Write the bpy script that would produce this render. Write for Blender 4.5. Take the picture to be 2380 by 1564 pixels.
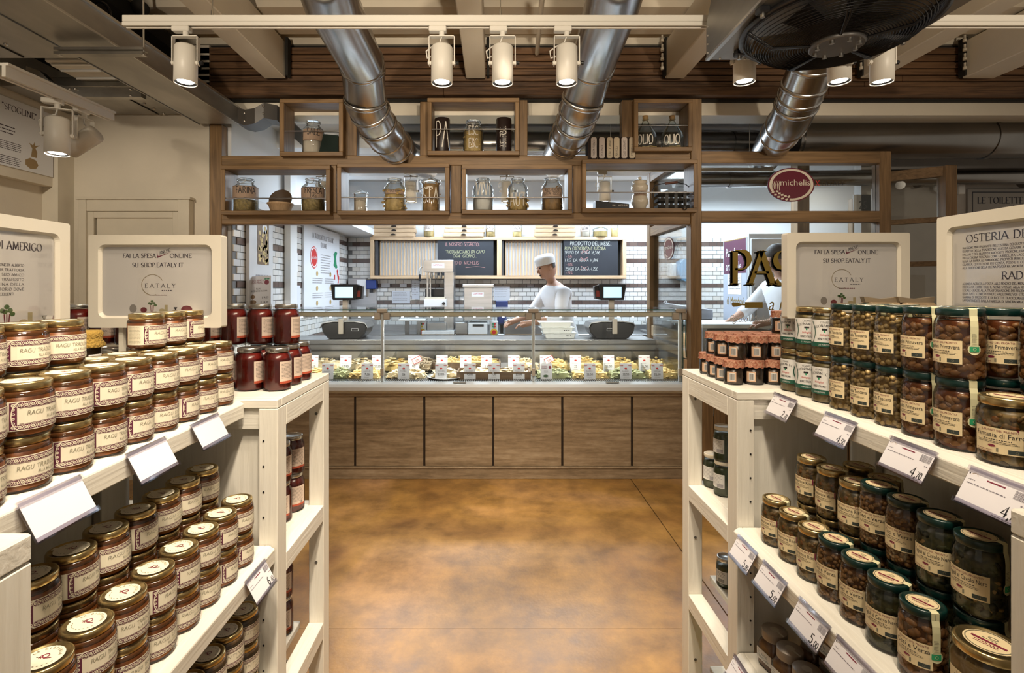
import bpy, bmesh, math, random
from mathutils import Vector, Matrix
# ------------------------------------------------------------------ camera, world, lights, exposure
for _o in list(bpy.data.objects):
    bpy.data.objects.remove(_o, do_unlink=True)
SC = bpy.context.scene
COL = SC.collection
R = math.radians
F, CX, CY, EYE = 1200.0, 1150.0, 668.0, 1.5      # focal length and principal point in pixels of the 2380x1564 frame


def P(px, py, Y):
    return Vector(((px - CX) * Y / F, Y, EYE - (py - CY) * Y / F))


cd = bpy.data.cameras.new('camera')
cam = bpy.data.objects.new('camera', cd)
COL.objects.link(cam)
cam.location = (0, 0, EYE)
cam.rotation_euler = (math.pi / 2, 0, 0)
cd.sensor_width = 36.0
cd.sensor_fit = 'HORIZONTAL'
cd.lens = F / 2380.0 * 36.0
cd.shift_x = (1190.0 - CX) / 2380.0
cd.shift_y = -(782.0 - CY) / 2380.0
cd.clip_start = 0.02
cd.clip_end = 60
SC.camera = cam
vs = SC.view_settings
vs.view_transform = 'Standard'
vs.look = 'None'
vs.gamma = 1.0
vs.exposure = 0.3
vs.use_curve_mapping = False
SC.cycles.max_bounces = 8
SC.cycles.diffuse_bounces = 3
SC.cycles.glossy_bounces = 3
SC.cycles.transmission_bounces = 4
SC.cycles.transparent_max_bounces = 18
SC.cycles.sample_clamp_indirect = 6.0
SC.cycles.caustics_reflective = False
SC.cycles.caustics_refractive = False
w = bpy.data.worlds.new('world')
SC.world = w
w.use_nodes = True
w.node_tree.nodes['Background'].inputs[0].default_value = (1.0, 0.87, 0.70, 1)
w.node_tree.nodes['Background'].inputs[1].default_value = 0.27


def aim(loc, target):
    d = Vector(target) - Vector(loc)
    return d.to_track_quat('-Z', 'Y').to_euler()


def spot_light(loc, target, power, col=(1, .83, .62), angle=60, blend=.6, size=.045):
    l = bpy.data.lights.new('spot_beam', 'SPOT')
    l.energy = power
    l.color = col
    l.spot_size = R(angle)
    l.spot_blend = blend
    l.shadow_soft_size = size
    o = bpy.data.objects.new('spot_beam', l)
    COL.objects.link(o)
    o.location = loc
    o.rotation_euler = aim(loc, target)
    return o


def area_light(loc, target, power, sx, sy, col=(1, 1, 1)):
    l = bpy.data.lights.new('ceiling_panel_light', 'AREA')
    l.shape = 'RECTANGLE'
    l.size, l.size_y = sx, sy
    l.energy = power
    l.color = col
    o = bpy.data.objects.new('ceiling_panel_light', l)
    COL.objects.link(o)
    o.location = loc
    o.rotation_euler = aim(loc, target)
    return o


WARM = (1, .855, .665)
COOL = (.74, .87, 1.0)
# the shop's other track spots, on the rails above and behind the camera, aimed at the shelves and the floor, then added wash lamps
for lx, ly, tx, ty, tz, pw, an in [
        (-.22, .22, -.80, .85, 1.15, 56, 58), (-.20, .58, -.80, 1.25, 1.1, 56, 58), (-.02, .95, -.85, 1.6, 1.2, 46, 56),
        (-.20, .02, -.66, .80, .75, 60, 46), (-.18, .72, -.62, 1.2, .7, 56, 46),
        (.45, .30, .95, .9, 1.15, 34, 58), (.42, .72, .95, 1.3, 1.15, 38, 58), (.30, 1.1, .95, 1.75, 1.2, 36, 56),
        (.46, .25, .80, .95, .7, 30, 46), (.45, .75, .78, 1.3, .7, 30, 46),
        (.05, 1.35, .0, 2.3, 0, 130, 66), (.15, 1.75, .15, 3.1, 0, 120, 66),
        (-.9, 2.34, -.8, 4.05, .35, 55, 62), (.9, 2.34, .8, 4.05, .35, 55, 62),  # from here on: added lamps without fittings, brightening counter front, frame and left wall
        (-1.5, 2.34, -1.4, 4.0, 2.35, 26, 75), (.0, 2.34, .0, 4.0, 2.5, 30, 80), (1.9, 2.34, 1.9, 4.0, 2.3, 22, 75),
        (-2.7, 1.9, -2.9, 4.0, 1.7, 55, 66)]:
    spot_light((lx, ly, 2.72), (tx, ty, tz), pw, WARM, an, .8, .05)
# added fill spots without fittings, shining up to brighten the deck and the frame
for lx, tx, pw in ((-1.3, -1.0, 150), (.3, .2, 170), (2.0, 2.2, 150)):
    spot_light((lx, -.5, 2.05), (tx, 2.9, 3.4), pw, WARM, 62, .9, .06)
# fluorescent ceiling panels of the pasta workshop behind the counter
for lx, ly in [(-1.0, 5.7), (.6, 5.7), (2.2, 5.7), (-.2, 6.7), (1.6, 6.7), (3.4, 6.4)]:
    area_light((lx, ly, 2.74), (lx, ly, 0), 34, 1.1, .35, COOL)
# ------------------------------------------------------------------ materials
MATS = {}


def _nt(name):
    m = bpy.data.materials.new(name)
    m.use_nodes = True
    nt = m.node_tree
    return m, nt, nt.nodes['Principled BSDF']


def mat(name, col, rough=.5, metal=0.0, var=0.0, vscale=8, stretch=(1, 1, 1), bump=0.0, bscale=None, emit=0.0, ecol=None,
        col2=None, coat=0.0, spec=.5, sss=0.0, detail=4):
    if name in MATS:
        return MATS[name]
    m, nt, b = _nt(name)
    N, L = nt.nodes, nt.links
    c = (*col, 1)
    b.inputs['Base Color'].default_value = c
    b.inputs['Roughness'].default_value = rough
    b.inputs['Metallic'].default_value = metal
    b.inputs['Specular IOR Level'].default_value = spec
    b.inputs['Coat Weight'].default_value = coat
    b.inputs['Coat Roughness'].default_value = .06
    if emit:
        b.inputs['Emission Color'].default_value = (*(ecol or col), 1)
        b.inputs['Emission Strength'].default_value = emit
    if var or col2 or bump:
        tc = N.new('ShaderNodeTexCoord')
        mp = N.new('ShaderNodeMapping')
        mp.inputs['Scale'].default_value = stretch
        nz = N.new('ShaderNodeTexNoise')
        nz.inputs['Scale'].default_value = vscale
        nz.inputs['Detail'].default_value = detail
        L.new(tc.outputs['Object'], mp.inputs['Vector'])
        L.new(mp.outputs[0], nz.inputs['Vector'])
        if var or col2:
            rp = N.new('ShaderNodeValToRGB')
            c2 = col2 or tuple(max(0, x * (1 - var)) for x in col)
            c1 = col if col2 else tuple(min(1, x * (1 + var * .5)) for x in col)
            rp.color_ramp.elements[0].position = .36
            rp.color_ramp.elements[1].position = .64
            rp.color_ramp.elements[0].color = (*c2, 1)
            rp.color_ramp.elements[1].color = (*c1, 1)
            L.new(nz.outputs['Fac'], rp.inputs[0])
            L.new(rp.outputs[0], b.inputs['Base Color'])
        if bump:
            bp = N.new('ShaderNodeBump')
            bp.inputs['Strength'].default_value = bump
            bp.inputs['Distance'].default_value = .01
            src = nz
            if bscale:
                src = N.new('ShaderNodeTexNoise')
                src.inputs['Scale'].default_value = bscale
                L.new(mp.outputs[0], src.inputs['Vector'])
            L.new(src.outputs['Fac'], bp.inputs['Height'])
            L.new(bp.outputs[0], b.inputs['Normal'])
    MATS[name] = m
    return m


def wood(name, dark, light, axis='X', scale=9, rough=.5, bump=.15):
    """long-grained timber: two noises stretched along one object axis"""
    if name in MATS:
        return MATS[name]
    m, nt, b = _nt(name)
    N, L = nt.nodes, nt.links
    tc = N.new('ShaderNodeTexCoord')
    mp = N.new('ShaderNodeMapping')
    s = [7, 7, 7]
    s['XYZ'.index(axis)] = .45
    mp.inputs['Scale'].default_value = s
    L.new(tc.outputs['Object'], mp.inputs['Vector'])
    nz = N.new('ShaderNodeTexNoise')
    nz.inputs['Scale'].default_value = scale
    nz.inputs['Detail'].default_value = 6
    nz.inputs['Distortion'].default_value = .6
    L.new(mp.outputs[0], nz.inputs['Vector'])
    n2 = N.new('ShaderNodeTexNoise')
    n2.inputs['Scale'].default_value = scale * .12
    L.new(mp.outputs[0], n2.inputs['Vector'])
    mx = N.new('ShaderNodeMix')
    mx.inputs[0].default_value = .4
    L.new(nz.outputs['Fac'], mx.inputs[2])
    L.new(n2.outputs['Fac'], mx.inputs[3])
    rp = N.new('ShaderNodeValToRGB')
    rp.color_ramp.elements[0].position = .36
    rp.color_ramp.elements[1].position = .62
    rp.color_ramp.elements[0].color = (*dark, 1)
    rp.color_ramp.elements[1].color = (*light, 1)
    L.new(mx.outputs[0], rp.inputs[0])
    L.new(rp.outputs[0], b.inputs['Base Color'])
    b.inputs['Roughness'].default_value = rough
    if bump:
        bp = N.new('ShaderNodeBump')
        bp.inputs['Strength'].default_value = bump
        bp.inputs['Distance'].default_value = .006
        L.new(nz.outputs['Fac'], bp.inputs['Height'])
        L.new(bp.outputs[0], b.inputs['Normal'])
    MATS[name] = m
    return m


def glass(name, tint=(1, 1, 1), refl=.9, rough=.02, base=.04, body=None, bodyfac=0.0):
    """thin clear pane: transparent mixed with a mirror coat by facing angle"""
    if name in MATS:
        return MATS[name]
    m, nt, b = _nt(name)
    N, L = nt.nodes, nt.links
    N.remove(b)
    out = N['Material Output']
    tr = N.new('ShaderNodeBsdfTransparent')
    tr.inputs[0].default_value = (*tint, 1)
    gl = N.new('ShaderNodeBsdfGlossy')
    gl.inputs['Roughness'].default_value = rough
    lw = N.new('ShaderNodeLayerWeight')
    lw.inputs[0].default_value = .25
    mr = N.new('ShaderNodeMapRange')
    mr.inputs[3].default_value = base
    mr.inputs[4].default_value = refl
    L.new(lw.outputs['Fresnel'], mr.inputs[0])
    mx = N.new('ShaderNodeMixShader')
    L.new(mr.outputs[0], mx.inputs[0])
    src = tr
    if body:
        df = N.new('ShaderNodeBsdfDiffuse')
        df.inputs[0].default_value = (*body, 1)
        m2 = N.new('ShaderNodeMixShader')
        m2.inputs[0].default_value = bodyfac
        L.new(tr.outputs[0], m2.inputs[1])
        L.new(df.outputs[0], m2.inputs[2])
        src = m2
    L.new(src.outputs[0], mx.inputs[1])
    L.new(gl.outputs[0], mx.inputs[2])
    L.new(mx.outputs[0], out.inputs[0])
    MATS[name] = m
    return m


# ------------------------------------------------------------------ mesh builder
class MB:
    def __init__(s, M=None):
        s.v, s.f, s.m, s.s = [], [], [], []
        s.M = M

    def add(s, vs, fs, mi=0, sm=False):
        o = len(s.v)
        if s.M is not None:
            vs = [s.M @ Vector(p) for p in vs]
        s.v.extend([tuple(p) for p in vs])
        for f in fs:
            s.f.append([i + o for i in f])
            s.m.append(mi)
            s.s.append(sm)
        return s

    def box(s, x0, x1, y0, y1, z0, z1, mi=0):
        if x0 > x1: x0, x1 = x1, x0
        if y0 > y1: y0, y1 = y1, y0
        if z0 > z1: z0, z1 = z1, z0
        return s.add([(x0, y0, z0), (x1, y0, z0), (x1, y1, z0), (x0, y1, z0), (x0, y0, z1), (x1, y0, z1), (x1, y1, z1), (x0, y1, z1)],
                     [(0, 3, 2, 1), (4, 5, 6, 7), (0, 1, 5, 4), (1, 2, 6, 5), (2, 3, 7, 6), (3, 0, 4, 7)], mi)

    def hexa(s, b, t, mi=0):
        """eight corners: four below (ccw from above), four above"""
        return s.add(list(b) + list(t), [(0, 3, 2, 1), (4, 5, 6, 7), (0, 1, 5, 4), (1, 2, 6, 5), (2, 3, 7, 6), (3, 0, 4, 7)], mi)

    def quad(s, a, b, c, d, mi=0):
        return s.add([a, b, c, d], [(0, 1, 2, 3)], mi)

    def lathe(s, prof, n=24, c=(0, 0, 0), mi=0, sm=True, cap0=True, cap1=True, a0=0, a1=360):
        full = abs(a1 - a0) >= 360
        k = n if full else n + 1
        vs, fs = [], []
        for r, z in prof:
            for i in range(k):
                a = R(a0 + (a1 - a0) * i / n)
                vs.append((c[0] + r * math.cos(a), c[1] + r * math.sin(a), c[2] + z))
        for j in range(len(prof) - 1):
            for i in range(n):
                i2 = (i + 1) % k
                fs.append((j * k + i, j * k + i2, (j + 1) * k + i2, (j + 1) * k + i))
        s.add(vs, fs, mi, sm)
        if full and cap0 and prof[0][0] > 1e-6:
            s.add(vs[:k], [tuple(range(k))[::-1]], mi)
        if full and cap1 and prof[-1][0] > 1e-6:
            s.add(vs[-k:], [tuple(range(k))], mi)
        return s

    def tube(s, pts, r, n=8, mi=0, sm=True, closed=False, caps=True):
        pts = [Vector(p) for p in pts]
        m = len(pts)
        rs = r if isinstance(r, (list, tuple)) else [r] * m
        vs, fs = [], []
        up = None
        for i, p in enumerate(pts):
            if closed:
                t = pts[(i + 1) % m] - pts[i - 1]
            else:
                t = pts[min(i + 1, m - 1)] - pts[max(i - 1, 0)]
            t.normalize()
            if up is None:
                up = Vector((0, 0, 1)) if abs(t.z) < .9 else Vector((1, 0, 0))
            a = t.cross(up)
            if a.length < 1e-5:
                a = t.orthogonal()
            a.normalize()
            b = a.cross(t)
            up = b
            for k in range(n):
                an = 2 * math.pi * k / n
                vs.append(p + (a * math.cos(an) + b * math.sin(an)) * rs[i])
        for i in range(m if closed else m - 1):
            j = (i + 1) % m
            for k in range(n):
                k2 = (k + 1) % n
                fs.append((i * n + k, j * n + k, j * n + k2, i * n + k2))
        s.add(vs, fs, mi, sm)
        if caps and not closed:
            s.add(vs[:n], [tuple(range(n))], mi)
            s.add(vs[-n:], [tuple(range(n))[::-1]], mi)
        return s

    def prism(s, poly, a, b, axis='Y', mi=0, sm=False):
        """2-d polygon (ccw seen from +axis for X,Z) extruded from a to b"""
        n = len(poly)

        def pt(u, v, w):
            return {'X': (w, u, v), 'Y': (u, w, v), 'Z': (u, v, w)}[axis]
        vs = [pt(u, v, a) for u, v in poly] + [pt(u, v, b) for u, v in poly]
        fs = [(i, (i + 1) % n, (i + 1) % n + n, i + n) for i in range(n)]
        s.add(vs, fs, mi, sm)
        s.add(vs[:n], [tuple(range(n))[::-1]], mi)
        s.add(vs[n:], [tuple(range(n))], mi)
        return s

    def sphere(s, c, r, n=10, k=6, mi=0, sc=(1, 1, 1), M=None):
        vs, fs = [], []
        for j in range(k + 1):
            t = math.pi * j / k
            for i in range(n):
                a = 2 * math.pi * i / n
                q = Vector((r * math.sin(t) * math.cos(a) * sc[0], r * math.sin(t) * math.sin(a) * sc[1], r * math.cos(t) * sc[2]))
                if M is not None:
                    q = M @ q
                vs.append((c[0] + q[0], c[1] + q[1], c[2] + q[2]))
        for j in range(k):
            for i in range(n):
                i2 = (i + 1) % n
                fs.append((j * n + i, (j + 1) * n + i, (j + 1) * n + i2, j * n + i2))
        return s.add(vs, fs, mi, True)

    def mesh(s, name, mats, bevel=0.0, recalc=True):
        me = bpy.data.meshes.new(name)
        me.from_pydata(s.v, [], s.f)
        if not isinstance(mats, (list, tuple)):
            mats = [mats]
        for q in mats:
            me.materials.append(q)
        me.polygons.foreach_set('material_index', s.m)
        me.polygons.foreach_set('use_smooth', s.s)
        if recalc or bevel:
            bm = bmesh.new()
            bm.from_mesh(me)
            if bevel:
                bmesh.ops.remove_doubles(bm, verts=bm.verts, dist=1e-6)
            bmesh.ops.recalc_face_normals(bm, faces=bm.faces)
            if bevel:
                bmesh.ops.bevel(bm, geom=bm.edges[:], offset=bevel, segments=1, affect='EDGES', clamp_overlap=True)
            bm.to_mesh(me)
            bm.free()
        me.update()
        return me

    def build(s, name, mats, parent=None, bevel=0.0, recalc=True, loc=None):
        return obj(name, s.mesh(name, mats, bevel, recalc), parent, loc)


def obj(name, me, parent=None, loc=None, rot=None):
    o = bpy.data.objects.new(name, me)
    COL.objects.link(o)
    if parent is not None:
        o.parent = parent
    if loc is not None:
        o.location = loc
    if rot is not None:
        o.rotation_euler = rot
    return o


def tag(o, label, cat, group=None, kind=None):
    o['label'] = label
    o['category'] = cat
    if group:
        o['group'] = group
    if kind:
        o['kind'] = kind
    return o


def thing(name, label, cat, loc=(0, 0, 0), rz=0.0, group=None):
    o = bpy.data.objects.new(name, None)
    o.empty_display_size = .05
    COL.objects.link(o)
    o.location = loc
    o.rotation_euler = (0, 0, rz)
    return tag(o, label, cat, group)


def struct(o):
    o['kind'] = 'structure'
    return o


def dup(root, loc=None, rz=None, label=None, group=None, skip=()):
    r = root.copy()
    COL.objects.link(r)
    if loc is not None:
        r.location = loc
    if rz is not None:
        r.rotation_euler = (0, 0, rz)
    if label:
        r['label'] = label
    if group:
        r['group'] = group
    for ch in list(root.children):
        if ch.name.split('.')[0] in skip:
            continue
        c = ch.copy()
        COL.objects.link(c)
        c.parent = r
        for g in list(ch.children):
            d = g.copy()
            COL.objects.link(d)
            d.parent = c
    return r


def kill(root):
    for ch in list(root.children):
        for g in list(ch.children):
            bpy.data.objects.remove(g, do_unlink=True)
        bpy.data.objects.remove(ch, do_unlink=True)
    bpy.data.objects.remove(root, do_unlink=True)


# ------------------------------------------------------------------ lettering: a small pen-stroke alphabet and the built-in sans face
def A(cx, cy, rx, ry, a0, a1, n=8):
    return [(cx + rx * math.cos(R(a0 + (a1 - a0) * i / n)), cy + ry * math.sin(R(a0 + (a1 - a0) * i / n))) for i in range(n + 1)]


GL = {
    'A': (.76, [[(.38, 1), (.02, 0)], [(.36, 1), (.74, 0)], [(.15, .36), (.6, .36)]]),
    'B': (.64, [[(.12, 0), (.12, 1)], [(.12, 1), (.32, 1)] + A(.32, .76, .22, .24, 90, -90) + [(.12, .52)], [(.12, .52), (.34, .52)] + A(.34, .26, .26, .26, 90, -90) + [(.12, 0)]]),
    'C': (.74, [A(.46, .5, .4, .5, 52, 308, 12)]),
    'D': (.78, [[(.12, 0), (.12, 1)], [(.12, 1), (.32, 1)] + A(.32, .5, .4, .5, 90, -90, 10) + [(.12, 0)]]),
    'E': (.6, [[(.12, 0), (.12, 1)], [(.12, 1), (.54, 1), (.54, .86)], [(.12, .52), (.44, .52)], [(.12, 0), (.56, 0), (.56, .15)]]),
    'F': (.56, [[(.12, 0), (.12, 1)], [(.12, 1), (.54, 1), (.54, .86)], [(.12, .52), (.44, .52)]]),
    'G': (.8, [A(.46, .5, .4, .5, 52, 320, 12), [(.50, .42), (.74, .42), (.74, .1)]]),
    'H': (.8, [[(.12, 0), (.12, 1)], [(.68, 0), (.68, 1)], [(.12, .52), (.68, .52)]]),
    'I': (.3, [[(.15, 0), (.15, 1)]]),
    'J': (.4, [[(.26, 1), (.26, .1), (.1, -.12)]]),
    'K': (.72, [[(.12, 0), (.12, 1)], [(.12, .46), (.62, 1)], [(.28, .6), (.68, 0)]]),
    'L': (.58, [[(.12, 0), (.12, 1)], [(.12, 0), (.55, 0), (.55, .16)]]),
    'M': (.94, [[(.12, 0), (.16, 1)], [(.16, 1), (.47, .08)], [(.47, .08), (.78, 1)], [(.78, 1), (.83, 0)]]),
    'N': (.82, [[(.12, 0), (.12, 1)], [(.12, 1), (.7, 0)], [(.7, 0), (.7, 1)]]),
    'O': (.86, [A(.43, .5, .37, .5, 0, 360, 16)]),
    'P': (.62, [[(.12, 0), (.12, 1)], [(.12, 1), (.32, 1)] + A(.32, .73, .24, .27, 90, -90) + [(.12, .46)]]),
    'Q': (.86, [A(.43, .5, .37, .5, 0, 360, 16), [(.44, .1), (.84, -.2)]]),
    'R': (.7, [[(.12, 0), (.12, 1)], [(.12, 1), (.32, 1)] + A(.32, .75, .23, .25, 90, -90) + [(.12, .5)], [(.32, .5), (.68, 0)]]),
    'S': (.56, [A(.29, .74, .2, .25, 40, 270, 8) + A(.29, .25, .23, .25, 90, -150, 8)]),
    'T': (.68, [[(.34, 0), (.34, 1)], [(.04, .86), (.04, 1), (.64, 1), (.64, .86)]]),
    'U': (.78, [[(.14, 1), (.14, .3)] + A(.39, .3, .25, .3, 180, 360) + [(.64, 1)]]),
    'V': (.74, [[(.02, 1), (.37, 0)], [(.37, 0), (.72, 1)]]),
    'W': (1.02, [[(.02, 1), (.28, 0)], [(.28, 0), (.51, .95)], [(.51, .95), (.75, 0)], [(.75, 0), (1.0, 1)]]),
    'X': (.7, [[(.04, 1), (.66, 0)], [(.64, 1), (.04, 0)]]),
    'Y': (.68, [[(.02, 1), (.34, .48)], [(.66, 1), (.34, .48)], [(.34, .48), (.34, 0)]]),
    'Z': (.64, [[(.06, .86), (.06, 1), (.58, 1)], [(.58, 1), (.05, 0)], [(.05, 0), (.6, 0), (.6, .14)]]),
    '0': (.58, [A(.29, .5, .23, .5, 0, 360, 14)]), '1': (.4, [[(.06, .8), (.24, 1), (.24, 0)]]),
    '2': (.56, [A(.27, .72, .21, .28, 160, -30, 8) + [(.05, 0), (.52, 0)]]),
    '3': (.54, [A(.25, .75, .2, .25, 150, -90, 8), A(.25, .26, .23, .26, 90, -150, 8)]),
    '4': (.58, [[(.42, 0), (.42, 1), (.03, .3), (.56, .3)]]),
    '5': (.54, [[(.48, 1), (.12, 1), (.09, .58)] + A(.25, .31, .24, .31, 100, -140, 8)]),
    '6': (.56, [A(.5, .45, .44, .6, 100, 180, 6) + A(.28, .29, .22, .29, 180, 540, 12)]),
    '7': (.52, [[(.04, 1), (.5, 1), (.18, 0)]]),
    '8': (.56, [A(.28, .75, .19, .25, 0, 360, 10), A(.28, .26, .23, .26, 0, 360, 10)]),
    '9': (.56, [A(.28, .7, .22, .29, 0, 360, 12), [(.5, .7), (.46, .3), (.2, 0)]]),
    ',': (.24, [[(.14, .08), (.06, -.16)]]), '.': (.22, [[(.08, .0), (.13, .06)]]), "'": (.2, [[(.12, 1), (.07, .78)]]),
    '"': (.34, [[(.1, 1), (.07, .78)], [(.24, 1), (.21, .78)]]), '-': (.4, [[(.06, .42), (.34, .42)]]),
    '%': (.8, [A(.18, .76, .14, .2, 0, 360, 8), A(.62, .24, .14, .2, 0, 360, 8), [(.64, 1), (.14, 0)]]),
    '$': (.66, [A(.42, .5, .3, .5, 55, 305, 10), [(.02, .58), (.44, .58)], [(.02, .42), (.42, .42)]]),   # drawn as the euro sign
    '&': (.74, [[(.7, 0), (.2, .75)] + A(.33, .8, .15, .2, 190, 0, 6) + [(.1, .35)] + A(.3, .25, .22, .25, 160, 330, 6) + [(.66, .45)]]),
    ' ': (.36, []),
}


def twidth(t, h, track=.06):
    return sum((GL.get(c.upper(), GL[' '])[0] + track) * h for c in t) - track * h


def planar(o, right, up):
    o, right, up = Vector(o), Vector(right), Vector(up)
    return lambda u, v: o + right * u + up * v


def around(rad, zc=0.0, a_mid=0.0, c=(0, 0)):
    """wraps u (metres, to the reader's right) round a vertical cylinder; a_mid is the angle the text faces"""
    return lambda u, v: Vector((c[0] + rad * math.cos(a_mid + u / rad), c[1] + rad * math.sin(a_mid + u / rad), zc + v))


def stroke(mb, pts, fn, thick, thin, mi=0, nib=22, split=0.0):
    n = len(pts)
    if split:
        q = [pts[0]]
        for a, b in zip(pts, pts[1:]):
            k = max(1, int(math.hypot(b[0] - a[0], b[1] - a[1]) / split))
            q += [(a[0] + (b[0] - a[0]) * i / k, a[1] + (b[1] - a[1]) * i / k) for i in range(1, k + 1)]
        pts, n = q, len(q)
    vs, fs = [], []
    for i, p in enumerate(pts):
        a, b = pts[max(0, i - 1)], pts[min(n - 1, i + 1)]
        if i == n - 1 and n > 2 and pts[0] == pts[-1]:
            b = pts[1]
        dx, dy = b[0] - a[0], b[1] - a[1]
        l = math.hypot(dx, dy) or 1
        w = max(thin, thick * abs(math.sin(math.atan2(dy, dx) - R(nib)))) / 2
        nx, ny = -dy / l * w, dx / l * w
        vs += [fn(p[0] + nx, p[1] + ny), fn(p[0] - nx, p[1] - ny)]
    for i in range(n - 1):
        fs.append((2 * i, 2 * i + 1, 2 * i + 3, 2 * i + 2))
    mb.add(vs, fs, mi)


def pen(mb, text, u, v, h, fn, mi=0, align='l', track=.06, thick=.14, thin=.05, serif=True, jit=0.0, sx=1.0, split=0.0, slant=0.0, rng=random):
    """roman capitals drawn with a broad nib (serif) or a plain marker (serif=False)"""
    tw = twidth(text, h, track) * sx
    u -= {'l': 0, 'c': tw / 2, 'r': tw}[align]
    for ch in text:
        wd, st = GL.get(ch.upper(), GL[' '])
        for pl in st:
            j = (lambda: rng.uniform(-jit, jit)) if jit else (lambda: 0)
            dx, dy = j(), j()
            q = [(u + ((x + dx + slant * y) * h) * sx, v + (y + dy) * h) for x, y in pl]
            if serif:
                stroke(mb, q, fn, thick * h, thin * h, mi, split=split)
                for e, nb in ((pl[0], pl[1]), (pl[-1], pl[-2])):
                    if e[1] in (0, 1) and abs(nb[1] - e[1]) > .3:
                        x, y = u + e[0] * h * sx, v + e[1] * h
                        s = .034 * h * (1 if e[1] == 0 else -1)
                        hw = .14 * h * sx
                        mb.add([fn(x - hw, y), fn(x + hw, y), fn(x + hw, y + s), fn(x - hw, y + s)], [(0, 1, 2, 3)], mi)
            else:
                stroke(mb, q, fn, thick * h, thick * h, mi, split=split)
        u += (wd + track) * h * sx
    return mb


_TXT = {}


def sans(text, slant=0.0):
    k = (text, slant)
    if k not in _TXT:
        cu = bpy.data.curves.new('t', 'FONT')
        cu.body = text
        cu.size = 1.0
        cu.shear = slant
        cu.resolution_u = 2
        o = bpy.data.objects.new('t', cu)
        me = bpy.data.meshes.new_from_object(o)
        vs = [(p.co.x, p.co.y) for p in me.vertices]
        fs = [tuple(f.vertices) for f in me.polygons]
        bpy.data.objects.remove(o)
        bpy.data.curves.remove(cu)
        bpy.data.meshes.remove(me)
        _TXT[k] = (vs, fs)
    return _TXT[k]


def face(mb, text, u, v, h, fn, mi=0, align='l', sx=1.0, slant=0.0):
    """text in the built-in sans face; h is the capital height"""
    vs, fs = sans(text, slant)
    if not vs:
        return mb
    k = h / .72
    x0, x1 = min(p[0] for p in vs), max(p[0] for p in vs)
    off = {'l': x0, 'c': (x0 + x1) / 2, 'r': x1}[align]
    mb.add([fn(u + (x - off) * k * sx, v + y * k) for x, y in vs], fs, mi)
    return mb


def rules(mb, u, v, w, n, pitch, h, fn, mi=0, rng=random, split=.012, ragged=.15):
    """lines of print too small to read: short word-length strokes"""
    for i in range(n):
        x = u
        end = u + w * (1 - rng.uniform(0, ragged))
        while x < end:
            l = min(rng.uniform(.02, .07) * w + h, end - x)
            y = v - i * pitch
            k = max(1, int(l / split))
            for q in range(k):
                a, b = x + l * q / k, x + l * (q + 1) / k
                mb.add([fn(a, y), fn(b, y), fn(b, y + h), fn(a, y + h)], [(0, 1, 2, 3)], mi)
            x += l + h * .9
    return mb


def rect(mb, u0, v0, u1, v1, fn, mi=0, nu=1):
    for i in range(nu):
        a, b = u0 + (u1 - u0) * i / nu, u0 + (u1 - u0) * (i + 1) / nu
        mb.add([fn(a, v0), fn(b, v0), fn(b, v1), fn(a, v1)], [(0, 1, 2, 3)], mi)
    return mb


def disc(mb, u, v, ru, rv, fn, mi=0, n=14, a0=0, a1=360):
    pts = [fn(u + ru * math.cos(R(a0 + (a1 - a0) * i / n)), v + rv * math.sin(R(a0 + (a1 - a0) * i / n))) for i in range(n)]
    mb.add(pts, [tuple(range(n))], mi)
    return mb


def ring(mb, u, v, r0, r1, fn, mi=0, n=10, ay=1.0, a0=0, a1=360):
    vs = []
    for i in range(n + 1):
        a = R(a0 + (a1 - a0) * i / n)
        vs += [fn(u + r0 * math.cos(a), v + r0 * ay * math.sin(a)), fn(u + r1 * math.cos(a), v + r1 * ay * math.sin(a))]
    mb.add(vs, [(2 * i, 2 * i + 1, 2 * i + 3, 2 * i + 2) for i in range(n)], mi)
    return mb


ORD = ['first', 'second', 'third', 'fourth', 'fifth', 'sixth', 'seventh', 'eighth', 'ninth', 'tenth', 'eleventh', 'twelfth']
# ------------------------------------------------------------------ palette
M_cream = mat('painted_cream', (.72, .64, .50), .55, var=.06, vscale=3)
M_wall = mat('plaster_wall', (.76, .69, .57), .8, var=.05, vscale=2.5, bump=.12, bscale=60)
M_trim = mat('door_trim_paint', (.72, .66, .54), .45, var=.03)
M_kwall = mat('workshop_white_wall', (.82, .84, .86), .7, var=.03, vscale=2)
M_kceil = mat('workshop_ceiling_paint', (.60, .58, .56), .8, var=.05, vscale=2)
M_ceil = mat('deck_paint', (.80, .72, .58), .6, var=.06, vscale=3)
M_beam = mat('beam_paint', (.82, .75, .62), .5, var=.05, vscale=2)
M_dark = mat('dark_void', (.02, .018, .015), .9)
M_teakX = wood('teak_along_x', (.13, .074, .030), (.29, .175, .078), 'X', 7, .5)
M_teakY = wood('teak_along_y', (.13, .074, .030), (.29, .175, .078), 'Y', 7, .5)
M_teakZ = wood('teak_along_z', (.13, .074, .030), (.29, .175, .078), 'Z', 7, .5)
M_fascia = wood('fascia_board', (.055, .027, .013), (.19, .10, .047), 'X', 8, .55, .3)
M_oakX = wood('pale_oak_x', (.42, .27, .15), (.66, .47, .29), 'X', 6, .5)
M_oakZ = wood('pale_oak_z', (.42, .27, .15), (.66, .47, .29), 'Z', 6, .5)
M_galv = mat('galvanised_sheet', (.42, .40, .36), .38, .85, var=.22, vscale=5, stretch=(1, .4, 1), bump=.03)
M_duct = mat('spiral_duct_steel', (.55, .54, .53), .24, 1.0, var=.12, vscale=3, stretch=(1, 1, 1), bump=.02)
M_steel = mat('stainless_steel', (.46, .46, .47), .3, 1.0, var=.1, vscale=2, stretch=(1, 1, 14))
M_steelw = mat('satin_white_metal', (.74, .76, .78), .35, .2)
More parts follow.
